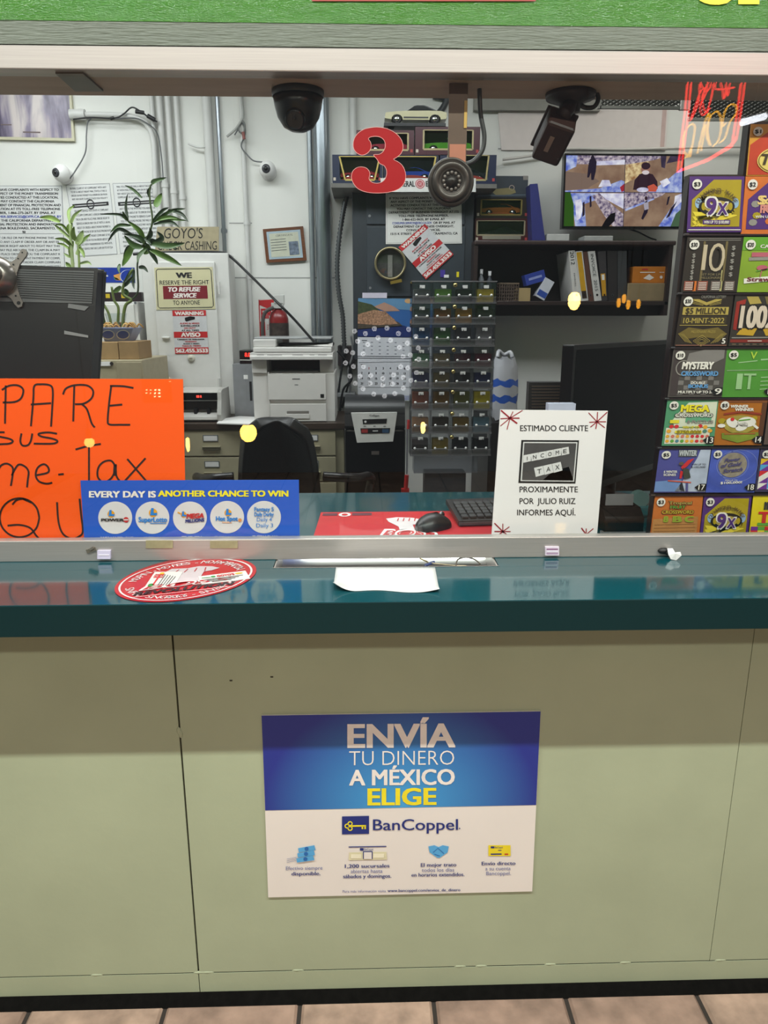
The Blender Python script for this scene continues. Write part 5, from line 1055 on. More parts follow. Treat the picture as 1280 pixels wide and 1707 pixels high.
s.build('pot_pattern', t)
g = G()
for k in range(40):
    x = A[0].x+.01+random.random()*(A[1].x-A[0].x-.02); y = Yv+.005+random.random()*.14; g.tube([(x-.015, y, zt2-.005), (x, y, zt2+.012+random.random()*.012), (x+.016, y+.01, zt2-.003)], .0035, random.choice((K('#b88a4a', .7), K('#cfa868', .7), K('#8a5a34', .7))), 5, 4)
g.build('straw', t)
g = G(); c = P(195, 547, Yv+.08); g.lathe([(.030, 0), (.045, .05), (.050, .075)], (c.x, Yv+.08, zt2-.01), (0, 0, 1), clear('vase_glass', (.9, .94, .95, 1), .09), 20); g.build('glass', t)
stem = K('#5d6b34', .4, var=.15)
def stalk(pp, r, t, m=stem, Y=None): g = G(); g.tube([P(x, y, Y) for x, y in pp], r, m, 8, 5, taper=r*.7); g.build('stalk', t)
Y1 = Yv+.08
stalk([(186, 556), (184, 535), (180, 520), (172, 506), (171, 500)], .0075, t, stem, Y1); stalk([(196, 556), (197, 530), (197, 512), (190, 500), (186, 478)], .0075, t, stem, Y1); stalk([(204, 556), (206, 525), (210, 508), (219, 500), (205, 490), (208, 470), (222, 448)], .0085, t, stem, Y1)
stalk([(176, 548), (172, 530), (168, 510), (150, 490)], .008, t, K('#2f3d1e', .4), Y1); stalk([(219, 500), (230, 485), (229, 440), (236, 420)], .005, t, K('#2f3a22', .4), Y1); stalk([(238, 410), (250, 385), (254, 365), (250, 335), (250, 312), (256, 305)], .005, t, K('#3c4a26', .4), Y1)
def leaves(L, t, Y, cols, spread=.05):
    g = G()
    for i, (bx, by, mx, my, tx_, ty_, w_) in enumerate(L):
        dy = (random.random()-.5)*2*spread; pts = smooth([P(bx, by, Y), P(mx, my, Y+dy*.6), P(tx_, ty_, Y+dy)], 6); N = len(pts); wr = w_*(Y+1.42)/FPX
        Lf, C, Rt = [], [], []
        for k, p in enumerate(pts):
            u = k/(N-1); ww = wr*.5*(math.sin(math.pi*min(u*.92+.08, 1))**.8)*(1-.35*u); d = pts[min(k+1, N-1)]-pts[max(k-1, 0)]; nn = Vector((-d.z, 0, d.x)); nn = nn.normalized() if nn.length > 1e-6 else Vector((1, 0, 0))
            Lf.append(p+nn*ww+Vector((0, -.003, 0))); C.append(p+Vector((0, .004, 0))); Rt.append(p-nn*ww+Vector((0, -.003, 0)))
        g.add(Lf+C+Rt, [(k, k+1, N+k+1, N+k) for k in range(N-1)]+[(N+k, N+k+1, 2*N+k+1, 2*N+k) for k in range(N-1)], cols[i % len(cols)], True)
    o = g.build('foliage', t); return o
DK = [K('#3f5a2a', .4, var=.2), K('#2a3a22', .4, var=.2), K('#56762f', .4, var=.2), K('#33482a', .4, var=.2)]
leaves([(252, 306, 258, 302, 278, 296, 8), (252, 312, 247, 320, 249, 330, 5), (259, 345, 264, 334, 270, 322, 12), (254, 370, 270, 352, 282, 346, 6), (254, 372, 285, 352, 310, 348, 6), (280, 350, 302, 356, 314, 370, 6), (256, 368, 280, 362, 300, 365, 7), (256, 374, 284, 370, 300, 380, 6),
        (237, 330, 222, 316, 208, 309, 5), (214, 368, 210, 345, 213, 323, 5), (214, 368, 208, 360, 205, 352, 6), (212, 368, 200, 358, 167, 357, 5), (218, 376, 198, 376, 184, 388, 6), (236, 405, 200, 382, 180, 403, 7), (240, 400, 232, 384, 212, 368, 10), (243, 408, 232, 396, 205, 390, 9), (238, 412, 222, 408, 207, 392, 11), (228, 410, 214, 416, 206, 434, 11), (222, 408, 212, 428, 204, 444, 12),
        (246, 400, 252, 390, 250, 380, 8), (250, 405, 280, 410, 309, 405, 11), (250, 408, 270, 398, 262, 386, 10), (250, 416, 280, 430, 303, 443, 11), (246, 414, 258, 430, 263, 441, 8), (244, 414, 232, 426, 230, 438, 7), (231, 446, 240, 446, 247, 454, 7), (240, 406, 246, 416, 240, 424, 14), (252, 404, 244, 396, 252, 408, 12), (200, 440, 198, 448, 200, 456, 6), (224, 450, 222, 470, 224, 482, 6),
        (202, 478, 194, 484, 188, 486, 9), (206, 478, 214, 470, 222, 460, 7), (207, 482, 212, 488, 208, 494, 8), (220, 450, 214, 462, 206, 472, 8), (260, 368, 290, 366, 312, 368, 5), (252, 398, 262, 404, 300, 416, 7)], t, Y1, DK)
Yl = 2.30; t = thing('bamboo_plant', 'pale green lucky bamboo rising behind the grey monitor', 'plant', (P(122, 590, Yl).x, Yl, zb))
PL = K('#9fae7a', .4, var=.12)
stalk([(124, 585), (123, 500), (121, 440), (118, 400), (117, 372)], .010, t, PL, Yl); stalk([(128, 585), (130, 500), (132, 450), (131, 420), (130, 405)], .007, t, K('#8a9c5c', .4), Yl)
c = P(126, 590, Yl); g = G(); g.lathe([(.001, 0), (.045, 0), (.05, .06), (.055, .14), (.058, .16)], (c.x, Yl, zb), (0, 0, 1), clear('vase_glass', (.9, .94, .95, 1), .09), 20); g.build('vase', t)
GL = [K('#86a050', .4, var=.15), K('#a3b878', .4, var=.15), K('#6f8a3c', .4, var=.15)]
o = leaves([(117, 372, 115, 352, 125, 342, 6), (118, 375, 124, 360, 137, 349, 6), (119, 395, 105, 376, 92, 375, 5), (100, 370, 84, 363, 66, 363, 9), (120, 400, 102, 384, 90, 374, 6), (121, 412, 108, 400, 91, 398, 7), (120, 418, 106, 408, 95, 406, 5), (128, 408, 134, 396, 139, 384, 12), (130, 410, 142, 398, 151, 390, 6), (131, 412, 138, 420, 141, 430, 7), (122, 430, 112, 426, 106, 422, 5), (119, 390, 116, 380, 121, 372, 12), (126, 402, 122, 390, 124, 378, 10), (132, 440, 146, 437, 153, 442, 5), (118, 445, 113, 441, 110, 437, 8), (122, 402, 118, 420, 124, 440, 9), (128, 425, 133, 415, 130, 404, 9)], t, Yl, GL)

# white wall cabinet with a power strip, blue sign
t = thing('wall_cabinet', 'white wall cabinet behind the bamboo pot, its top carrying a power strip', 'cabinet', P(180, 640, 2.64))
g = G(); g.fbox(120, 503, 234, 640, 2.64, YW-2.64, cw_); g.build('body', t, bev=.004)
g = G(); g.fbox(124, 507, 228, 636, 2.632, .008, K('#dededa', .4)); d = g.build('door', t, bev=.003)
g = G(); p = P(226, 505, 2.63); g.cyl(p, p+Vector((0, -.01, 0)), .006, steel, n=10); g.build('lock', d)
g = G(); g.fbox(150, 487, 236, 502.5, 2.66, .05, K('#2c2022', .4)); 
for x in (176, 202): g.fbox(x, 490, x+7, 497, 2.6585, .0015, K('#c8b02a', .4))
tag(g.build('power_strip', bev=.002), 'black power strip with yellow stickers on top of the white wall cabinet', 'power strip')
s = Sh(('Y', YW-.003), q=[(120, 446), (224, 446), (225, 471), (120, 471)]); s.base(K('#1f3a9a', .35), .003); s.text('s', 51, 57, 44, 60, wt, 1, .04); s.poly([(66, 52), (78, 36), (76, 60), (78, 86), (70, 84)], K('#d89a4a'), 1); s.poly([(66, 62), (72, 70), (76, 84), (68, 80)], K('#4a8a4a'), 1); s.ring(90, 60, 13, 45, 1.5, K('#b9c4e6'), 1, 24, 120, 300)
tag(s.build('money_transfer_sign'), 'blue strip sign with an orange swoosh on the wall behind the bamboo', 'sign')

# monitor seen from behind on a silver arm
Yk = .36; t = thing('monitor', 'grey monitor seen from behind on a silver mount, above the orange poster', 'monitor', (P(40, 640, Yk).x, Yk, 1.2))
mc = K('#525254', .42, var=.05); mc2 = K('#1d1b1c', .3)
q = [P(-120, 436, Yk+.035), P(163, 447, Yk+.035), P(150, 660, Yk), P(-120, 660, Yk)]
g = G(); g.prism([q[0], q[1], q[2], q[3]][::-1], (0, .045, 0), mc2); g.build('back_shell', t, bev=.010)
g = G(); q2 = [P(-125, 436, Yk+.07), P(173, 452, Yk+.07), P(160, 662, Yk+.05), P(-125, 662, Yk+.05)]; g.prism(q2[::-1], (0, .02, 0), black); g.build('screen_frame', t, bev=.004)
nrm = (q[1]-q[0]).cross(q[2]-q[1]).normalized(); nrm = nrm if nrm.y < 0 else -nrm
s = Sh(('N', q[0]+nrm*.0015, nrm)); s.poly([(-110, 446), (157, 452), (153, 506), (-110, 500)], mc, 0)
for k in range(13): s.line([(-100, 451.5+k*3.7-4), (33, 451.5+k*3.7), (156-k*.25, 455.5+k*3.9)], 1.5, black, 1)
s.build('vent_grille', t)
s = Sh(('N', q[0]+nrm*.0015, nrm)); s.poly([(114, 506), (148, 511), (141, 518), (113, 513)], K('#6a6a6c', .35), 1); s.poly([(107, 551), (147, 559), (147, 563), (107, 557)], K('#7b7b7d', .35), 1); s.build('rating_label', t)
# silver plate with four lugs
ms = K('#8f8883', .3, .85, var=.08); n0 = q[0]+nrm*.006
s = Sh(('N', n0, nrm)); arm_ = [(-8, 424), (6, 430), (18, 437), (26, 432), (35, 416), (41, 415), (45, 420), (44, 426), (33, 440), (28, 455), (27, 468), (29, 480), (33, 493), (38, 503), (36, 511), (30, 513), (24, 507), (18, 497), (10, 492), (-8, 496), (-22, 497), (-34, 510), (-42, 508), (-44, 500), (-34, 486), (-32, 462), (-36, 440), (-46, 426), (-44, 416), (-36, 416), (-24, 432)]
s.prism([s.W(x, y) for x, y in arm_][::-1], -nrm*.006, ms); s.build('mount_plate', t, bev=.0015)
s = Sh(('N', n0+nrm*.0006, nrm))
for x, y, r in ((31, 505, 3.2), (26, 493, 1.6), (22, 441, 1.6), (30, 431, 1.4), (37, 421, 1.4)): s.ell(x, y, r, r, black, 1, 14)
s.build('screw_holes', t)
c = s.W(-2, 462, 0); g = G(); g.lathe([(.040, 0), (.041, .014), (.034, .02), (.030, .034), (.022, .036), (.001, .036)], c, nrm, ms, 32); g.lathe([(.022, .037), (.001, .037)], c, nrm, K('#4a4340', .4), 20); g.build('swivel', t)
g = G(); e = Vector((c.x-.55, c.y-.02, c.z-.02)); g.tube([c+nrm*.03, c+nrm*.06+Vector((-.04, 0, 0)), e], .018, ms, 12, 5); g.build('arm', t)
g = G(); g.cyl((e.x, e.y+.0, ZC), (e.x, e.y, e.z+.06), .018, ms, n=20); g.cyl((e.x, e.y, ZC), (e.x, e.y, ZC+.012), .06, ms, n=28); g.build('pole', t)

# ================================================================ office chair, water cooler, display case
Yo_ = 1.50; t = thing('office_chair', 'black mesh office chair standing behind the counter', 'chair', (P(470, 760, Yo_).x, Yo_+.25, 0))
cx = P(462, 760, Yo_).x; ztop = P(466, 699, Yo_).z; wd = (P(532, 760, Yo_).x-P(396, 760, Yo_).x)/2
def back(): 
    g = G(); nu, nv = 24, 16; vs = []; hh = .58
    for j in range(nv+1):
        v = j/nv; ww = wd*(1.02-.30*v**3.2)*(math.sqrt(max(0, 1-max(0, (v-.86)/.14)**2))*.45+.55 if v > .86 else 1)
        for i in range(nu+1):
            u = i/nu*2-1; z = ztop-hh*(1-v)-.012*u*u*v; y = Yo_-.05*u*u+.10*(1-v)*0+.06*math.sin(v*2.6); vs.append((cx+u*ww, y, z))
    N = nu+1; g.add(vs, [(j*N+i, j*N+i+1, (j+1)*N+i+1, (j+1)*N+i) for j in range(nv) for i in range(nu)], K('#171616', .35, var=.2, scale=200, bump=.3, bscale=400), True)
    return g
o = back().build('backrest', t); m = o.modifiers.new('Solid', 'SOLIDIFY'); m.thickness = .045; m.offset = 0
m = o.modifiers.new('Bevel', 'BEVEL'); m.width = .015; m.segments = 3; m.limit_method = 'ANGLE'
zs_ = .50
g = G(); g.box((cx-.24, Yo_+.06, zs_-.04), (cx+.24, Yo_+.52, zs_+.04), K('#1a1a1a', .7, var=.2, scale=90)); g.build('seat', t, bev=.035, seg=4)
for sgn in (-1, 1):
    g = G(); xx = cx+sgn*.27; za_ = P(560, 795, Yo_+.1).z
    g.tube([(cx+sgn*.18, Yo_+.02, za_+.02), (xx-.02*sgn, Yo_+.02, za_+.015), (xx+.05*sgn, Yo_+.08, za_), (xx+.10*sgn, Yo_+.20, za_-.02), (xx+.10*sgn, Yo_+.32, za_-.10), (xx+.02*sgn, Yo_+.36, zs_), (xx-.06*sgn, Yo_+.30, zs_-.02)], .019, K('#1c1c1e', .3), 12, 6); g.build('armrest', t)
g = G(); g.cyl((cx, Yo_+.28, .12), (cx, Yo_+.28, zs_-.03), .028, black, n=18); g.build('column', t)
for k in range(5):
    a = math.pi*2*k/5+.3; e = Vector((cx+.30*math.cos(a), Yo_+.28+.30*math.sin(a), .075)); g = G(); g.tube([(cx, Yo_+.28, .12), ((cx+e.x)/2, (Yo_+.28+e.y)/2, .11), e], .02, black, 10, 3); lg = g.build('leg', t)
    g = G(); tt = Vector((-math.sin(a), math.cos(a), 0)); g.cyl(e+Vector((0, 0, -.047))-tt*.02, e+Vector((0, 0, -.047))+tt*.02, .028, black, n=16); g.build('caster', lg)

Yw_ = 2.02; t = thing('water_cooler', 'black bottom-loading water cooler with a silver control panel', 'water cooler', (P(620, 760, Yw_).x, Yw_, 0))
X0, X1 = P(574, 760, Yw_).x, P(676, 760, Yw_).x; ztp = P(622, 662, Yw_).z
bk = K('#0d0d0f', .3, var=.06)
g = G(); g.box((X0, Yw_+.02, 0), (X1, Yw_+.34, ztp-.15), bk); g.build('body', t, bev=.012, seg=3)
g = G(); n = 16; pr = [(Yw_+.02, ztp-.15), (Yw_-.01, ztp-.14)]+[(Yw_+.10-.10*math.cos(math.pi/2*k/n), ztp-.08+.08*math.sin(math.pi/2*k/n)) for k in range(n+1)]+[(Yw_+.34, ztp-.02), (Yw_+.34, ztp-.15)]
g.prism([(X0+.004, y, z) for y, z in pr], (X1-X0-.008, 0, 0), K('#1d1e20', .4)); g.build('hood', t, bev=.008)
s = Sh(('Y', Yw_-.022)); s.base(K('#d9d9d5', .3), .02, [(585, 688.5), (662, 687.5), (655, 736), (595, 738)]); s.build('control_panel', t, bev=.006)
s = Sh(('Y', Yw_-.0225)); s.text('Culligan', 616, 632, 691, 694, ink, 1, .01); s.poly([(604, 699), (645, 698), (644, 706), (605, 707)], black, 1); s.ell(609, 703, 2, 2, white, 2, 12)
s.poly([(600.5, 714), (650.5, 713.5), (649, 722), (602, 723)], black, 1); s.rect(602.5, 715.5, 613, 721.5, K('#a03030'), 2); s.rect(637, 715.5, 648, 721.5, K('#2a4a6a'), 2); s.line([(621, 718.5), (630, 718.3)], 1.4, white, 2)
for x in (608, 624, 641): s.line([(x-2, 710.5), (x+2, 710.4)], 1, tx, 1)
s.build('buttons', t)
g = G(); g.fbox(619, 752, 632, 758, Yw_+.018, .002, K('#8f8587', .4)); g.build('label', t)
g = G(); g.tube([P(x, y, Yw_+.01) for x, y in ((663, 696), (655, 700), (652, 705), (660, 710))], .004, black, 8, 6); g.build('cord', t)

# clear display case with numbered doors
Yd_ = 1.90; dd = .11
XL = P(685, 620, Yd_).x; XR = P(823, 620, Yd_).x; nrow = 8
ytop = [469, 505, 540, 577, 613, 647, 683, 722, 759]; ydoor = [495, 530, 566, 603, 638, 673, 711, 749]
zt_ = [P(755, y, Yd_).z for y in ytop]; zd = [P(755, y, Yd_).z for y in ydoor]
t = thing('display_case', 'tall clear acrylic display case of numbered pigeonholes in eight rows', 'display case', ((XL+XR)/2, Yd_, zt_[8]))
ac = clear('case_acrylic', (.82, .83, .84, 1), .06); edge = clear('case_edge', (.6, .6, .61, 1), .10, .1, .22, (.75, .74, .75, 1)); acd = clear('case_door', (.90, .91, .92, 1), .07)
g = G(); g.box((XL, Yd_+dd, zt_[8]), (XR, Yd_+dd+.004, zt_[0]), ac); g.build('back_panel', t)
for x in (XL, XR-.004): g = G(); g.box((x, Yd_, zt_[8]), (x+.004, Yd_+dd, zt_[0]), ac); g.build('side_panel', t)
for z in zt_: g = G(); g.box((XL, Yd_-.004, z-.0025), (XR, Yd_+dd, z+.0025), edge); g.build('shelf', t)
cw4 = (XR-XL)/4
for c in range(1, 4): g = G(); g.box((XL+c*cw4-.0015, Yd_+.004, zt_[8]), (XL+c*cw4+.0015, Yd_+dd, zt_[0]), ac); g.build('divider', t)
COLR = [('#5a5a60', 'grey'), ('#5d8a3c', 'green'), ('#2b2a30', 'black'), ('#b8a23a', 'yellow'), ('#4a5058', 'slate'), ('#7a4a24', 'brown'), ('#a5762a', 'amber'), ('#3a4038', 'olive'), ('#2f5a86', 'blue'), ('#2f6a26', 'green'), ('#3c3a3e', 'charcoal'), ('#8a888a', 'pale grey'), ('#4f7a5a', 'green'), ('#6a5a34', 'khaki'), ('#4a1a28', 'wine'), ('#5a2030', 'maroon'), ('#2a2c54', 'navy'), ('#6a5a2a', 'mustard'), ('#1e1c1e', 'black'), ('#28305a', 'navy'), ('#8a4a30', 'rust'), ('#7a5a20', 'bronze'), ('#6a6a2a', 'olive'), ('#c8b824', 'yellow'), ('#9a6a20', 'amber'), ('#4a4238', 'brown'), ('#8a7034', 'tan'), ('#6a8a9a', 'pale blue'), ('#3a3430', 'dark brown'), ('#9a8434', 'yellowish'), ('#343438', 'charcoal'), ('#2c2c2f', 'black')]
ORD = ['top row', 'second row', 'third row', 'fourth row', 'fifth row', 'sixth row', 'seventh row', 'bottom row']; CO = ['first', 'second', 'third', 'fourth']
for r in range(8):
    zz1, zz0 = zt_[r]-.004, zd[r]; lw_ = zt_[r+1]
    g = G(); g.add([(XL+.003, Yd_+.002, zz1), (XR-.003, Yd_+.002, zz1), (XR-.003, Yd_-.006, zz0), (XL+.003, Yd_-.006, zz0)], [(0, 3, 2, 1)], acd); g.box((XL+.003, Yd_-.008, zz0-.002), (XR-.003, Yd_-.004, zz0+.0015), edge)
    for c in range(4):
        xc = XL+(c+.5)*cw4; zl_ = zz1-.018; g.box((xc-.012, Yd_-.010, zl_-.007), (xc+.010, Yd_-.0085, zl_+.006), white)
        for dx in (-.026, .022): g.ball((xc+dx, Yd_-.010, zz0+.007), .006, white, 8); 
        g.box((xc-.026, Yd_-.009, zz0+.003), (xc+.022, Yd_-.0075, zz0+.006), K('#c9c9cc', .25, .5))
    dr_ = g.build('door', t)
    s = Sh(('Y', Yd_-.0105))
    for c in range(4):
        px = 685+(c+.5)*34.6; s.text(str(r*4+c+1), px-3.0, px+1.4, ytop[r]+9.4, ytop[r]+12.6, ink, 0, .03)
    s.build('number_tag', dr_)
    g = G(); g.box((XL+.003, Yd_-.003, lw_+.003), (XR-.003, Yd_-.0015, zz0-.003), clear('case_ledge', (.8, .8, .81, 1), .07, .1, .16, (.7, .69, .7, 1))); g.build('ledge', t)
    g = G(); xl = XL+2*cw4+.002; g.lathe([(.001, -.018), (.008, -.016), (.010, -.008), (.009, 0)], (xl, Yd_-.002, zz1-.012), (0, 1, 0), K('#b9a66a', .2, 1.0), 16); g.build('lock', dr_)
    for c in range(4):
        hx, cn = COLR[r*4+c]; xc = XL+(c+.5)*cw4; hgt = (zt_[r]-lw_)*(.62+.18*((r*7+c*3) % 3)/2)
        g = G(); m1 = K(hx, .35, var=.12, scale=60); z0 = lw_+.0026; g.box((xc-.037, Yd_+.015, z0), (xc+.036, Yd_+.06, z0+hgt), m1)
        tag(g.build('goods_pack', bev=.003), cn+' pack, '+CO[c]+' from the left in the '+ORD[r]+' of the clear display case', 'pack', 'packs in the clear display case')
g = G(); g.box((P(690, 775, Yd_).x, Yd_+.004, P(745, 789, Yd_).z), (P(796, 775, Yd_).x, Yd_+dd, zt_[8]-.003), clear('tray_acrylic', (.62, .63, .66, 1), .08, .1, .25, (.4, .42, .46, 1))); tag(g.build('clear_tray'), 'smoky clear box directly under the tall display case', 'tray')
zb3 = P(745, 789, Yd_).z
g = G(); g.box((P(708, 800, Yd_).x, Yd_+.01, 0), (P(777, 800, Yd_).x, Yd_+dd, zb3), K('#3c4046', .4)); tag(g.build('pedestal', bev=.003), 'narrow grey pedestal under the clear display case', 'pedestal')
g = G(); g.cyl(P(679, 700, Yd_), P(678, 790, Yd_), .004, K('#6a6a70', .4), n=10); g.cyl(P(678, 792, Yd_), P(676, 818, Yd_), .010, K('#a01a20', .4), n=12); g.cyl(P(681, 700, Yd_), P(680, 715, Yd_), .007, K('#b0302c', .4), n=12); p = P(676, 818, Yd_); g.box((p.x-.02, Yd_-.012, 0), (p.x+.016, Yd_+.016, p.z+.01), K('#a01a20', .4))
tag(g.build('red_post'), 'thin upright rod with a red foot left of the display case', 'rod')

# plastic bag beside the case
Yg_ = 2.25; g = G(); bmw, bmb = K('#b9bac0', .35, var=.12, scale=8), K('#2a56b0', .35, var=.12)
prof = [(828, 862, 598), (826, 866, 612), (825, 867, 634), (825, 868, 645), (824, 867, 661), (824, 866, 672), (823, 867, 685), (824, 868, 700)]
band = [bmw, bmw, bmb, bmw, bmb, bmw, bmw]; n = 18
for i in range(len(prof)-1):
    vs = []
    for (a, b, y) in (prof[i], prof[i+1]):
        A_, B_ = P(a, y, Yg_), P(b, y, Yg_)
        for k in range(n):
            tt = 2*math.pi*k/n; rr = 1+.09*math.sin(k*2.7+y*.05); vs.append(((A_.x+B_.x)/2+(B_.x-A_.x)/2*math.cos(tt)*rr, Yg_+.08+.07*math.sin(tt)*rr, A_.z+.008*math.sin(k*1.9+y)))
    g.add(vs, [(k, (k+1) % n, n+(k+1) % n, n+k) for k in range(n)], band[i], True)
a, b = P(832, 597, Yg_), P(858, 597, Yg_); g.tube([(a.x, Yg_+.05, a.z), (a.x+.01, Yg_+.07, a.z+.03), ((a.x+b.x)/2, Yg_+.08, a.z+.012), (b.x-.01, Yg_+.07, a.z+.025), (b.x, Yg_+.06, a.z)], .010, bmw, 8, 5)
tag(g.build('plastic_bag'), 'blue and white striped plastic bag right of the display case', 'bag')
zbg = P(845, 700, Yg_).z-.012
g = G(); g.box((P(815, 720, Yg_).x, Yg_, 0), (P(1100, 720, Yg_).x, 2.80, zbg), K('#1d1917', .5)); tag(g.build('side_cabinet', bev=.004), 'low dark cabinet along the back wall under the striped bag', 'cabinet')
# ================================================================ right: shelf, binders, television
Yh = 2.56; dw = K('#2e2220', .4, var=.2, scale=10, stretch=(1, 8, 8)); dwi = K('#241b1a', .5)
X0, X1 = P(789, 460, Yh).x, P(1118, 460, Yh).x; z1, z0 = P(950, 401, Yh).z, P(950, 502, Yh).z; zlo = P(950, 526, Yh).z
t = thing('wall_shelf', 'dark brown wall shelf with binders and boxes under the screen', 'shelf', ((X0+X1)/2, Yh, zlo))
g = G(); g.box((X0, Yh-.01, z1-.022), (X1+.01, YW, z1), K('#3a2c2a', .4)); g.build('top_board', t, bev=.006)
g = G(); g.box((X0, Yh, z0-.02), (X1, YW, z0), dw); g.build('bottom_board', t, bev=.002)
for x in (X0, X1-.02): g = G(); g.box((x, Yh, zlo), (x+.02, YW, z1-.022), dw); g.build('side_board', t)
g = G(); g.box((X0+.02, YW-.01, zlo), (X1-.02, YW, z1-.022), dwi); g.build('back_board', t)
g = G(); g.box((X0+.02, Yh+.06, zlo), (X1-.02, Yh+.075, z0-.02), dwi); g.build('apron', t)
Yi = Yh+.02
def binder(q, col, lab, spine=None):
    """leaning binder: spine drawn by its four photo corners, cover depth behind"""
    s = Sh(('Y', Yi), q=q, w=20, h=100); pts = [s.W(x, y) for x, y in ((0, 0), (20, 0), (20, 100), (0, 100))]
    dz = min(p.z for p in pts)-z0-.0005
    for p in pts: p.z -= dz
    g = G(); g.prism(pts[::-1], (0, .25, 0), K(col, .45, var=.05)); t = thing('ring_binder', lab, 'binder', (sum(p.x for p in pts)/4, Yi, z0), 'binders on the wall shelf'); g.build('cover', t, bev=.004)
    s2 = Sh(('Y', Yi-.0006), q=q, w=20, h=100)
    if spine: spine(s2)
    s2.ell(10, 88, 3.2, 2.4, K('#55585a', .4, .6), 1, 14); s2.ell(10, 88, 2, 1.5, black, 2, 14)
    for v in range(len(s2.v)): s2.v[v] = s2.v[v]-Vector((0, 0, dz))
    s2.build('spine_label', t)
def vtext(s, tt, x0, x1, y0, y1, m, k=1, b=.02):
    """letters running down the spine"""
    vs, fs = glyph(tt, b, 0); a, bb = min(v[0] for v in vs), max(v[0] for v in vs)
    s.add([s.W(x0+(v[1]/CAPH)*(x1-x0), y0+(v[0]-a)/(bb-a)*(y1-y0), k) for v in vs], fs, m)
bw = '#cfcdca'
binder([(948, 414), (958, 413), (969, 497), (956, 498)], bw, 'white binder marked 2012, leftmost on the wall shelf', lambda s: (vtext(s, '2012', 4, 15, 2, 28, ink), vtext(s, 'PAYROLL', 8, 12, 45, 72, tx)))
binder([(959, 414), (971, 413), (981, 496), (969, 497)], bw, 'white binder with a long yellow spine strip', lambda s: (s.rect(3, 2, 17, 80, K('#c99a1e', .4), 1), s.rect(4, 80, 17, 95, K('#3a2a20', .4), 1)))
binder([(972, 415), (979, 414), (990, 497), (982, 497)], '#5a3a30', 'thin brown binder between the white ones')
binder([(980, 414), (992, 413), (1003, 496), (991, 497)], bw, 'white binder with a name and year written down its spine', lambda s: vtext(s, 'INVOICE  2015', 6, 14, 6, 80, tx))
binder([(997, 413), (1010, 412), (1013, 495), (1004, 496)], '#3a3638', 'dark grey binder with a yellow label low on its spine', lambda s: (s.rect(2, 45, 16, 90, K('#c9941e', .4), 1), s.rect(5, 47, 13, 58, white, 2)))
binder([(1013, 412), (1029, 412), (1029, 496), (1014, 496)], '#2b2727', 'black binder next to the dark grey one with yellow label')
binder([(1030, 412), (1045, 412), (1045, 496), (1030, 496)], '#3d3e40', 'charcoal binder, rightmost in the row, beside the orange box')
g = G(); z = z0+.0006; zt_ = P(1075, 472, Yi).z; g.box((P(1046, 480, Yi).x, Yi, z), (P(1114, 480, Yi).x, Yi+.22, zt_), K('#8f7c5c', .6, var=.08)); tag(g.build('parcel_box', bev=.003), 'tan parcel box on the wall shelf under the orange box', 'box')
t = thing('label_box', 'orange box with white printing on top of the tan parcel box', 'box', (P(1085, 470, Yi).x, Yi+.01, zt_))
g = G(); g.box((P(1056, 458, Yi).x, Yi+.01, zt_+.0006), (P(1114, 458, Yi).x, Yi+.20, P(1085, 444, Yi).z), K('#c4741a', .45)); g.build('carton', t, bev=.003)
s = Sh(('Y', Yi+.0095)); s.rect(1070, 448, 1080, 450, redb, 1); s.line([(1067, 454), (1092, 454)], 1.4, wt, 1); s.poly([(1072, 464), (1082, 457), (1090, 463), (1083, 467)], wt, 1); s.line([(1099, 454), (1107, 454)], 1, wt, 1); s.ell(1102, 462, 2.4, 2.6, wt, 1, 12); s.build('print', t)
# odds and ends at the shelf's left half
t = thing('wire_basket', 'dark woven basket on the wall shelf right of the display case', 'basket', (P(848, 499, Yi).x, Yi, z0))
bk_ = K('#4a3a30', .6); a, b, c, d = P(833, 486, Yi).x, P(864, 486, Yi).x, z0+.0008, P(848, 473, Yi).z
g = G(); g.box((a, Yi, c), (b, Yi+.14, c+.004), bk_)
for k in range(6):
    z = c+(d-c)*k/5; g.tube([(a, Yi, z), (b, Yi, z), (b, Yi+.14, z), (a, Yi+.14, z)], .003, bk_, 6, closed=True)
for k in range(9): x = a+(b-a)*k/8; g.cyl((x, Yi, c), (x, Yi, d), .0025, bk_, n=6); g.cyl((x, Yi+.14, c), (x, Yi+.14, d), .0025, bk_, n=6)
g.build('weave', t); g = G(); g.tube([(a, Yi, d), (b, Yi, d), (b, Yi+.14, d), (a, Yi+.14, d)], .0045, K('#6a5a48', .5), 8, closed=True); g.build('rim', t)
g = G(); g.fbox(864, 480, 884, 498, Yi, .1, K('#a08a60', .6), z0+.0006); tag(g.build('carton'), 'small open tan carton between basket and blue cartons', 'box')
zc_t = P(874, 480, Yi).z
g = G(); A = P(890, 464, Yi+.05); g.obox((A.x, Yi+.06, zc_t+.052), (.105, .08, .055), Matrix.Rotation(R_(-16), 3, 'Y'), K('#2c3f94', .4)); g.obox((A.x+.0, Yi+.0195, zc_t+.052), (.07, .001, .012), Matrix.Rotation(R_(-16), 3, 'Y'), K('#8a94c8', .4)); tag(g.build('carton', bev=.002), 'small blue carton tilted on top of the tan carton', 'box')
g = G(); A = P(906, 481, Yi); R2 = Matrix.Rotation(R_(28), 3, 'Y'); cz = z0+.062; g.obox((A.x+.01, Yi+.05, cz), (.055, .07, .105), R2, K('#c6c8d2', .4)); g.obox((A.x+.01, Yi+.0145, cz)+Vector((0, 0, 0)) if False else (A.x+.01-.012, Yi+.0145, cz-.025), (.05, .001, .03), R2, K('#2c4a9c', .4)); tag(g.build('carton', bev=.002), 'white and blue carton leaning on the wall shelf', 'box')
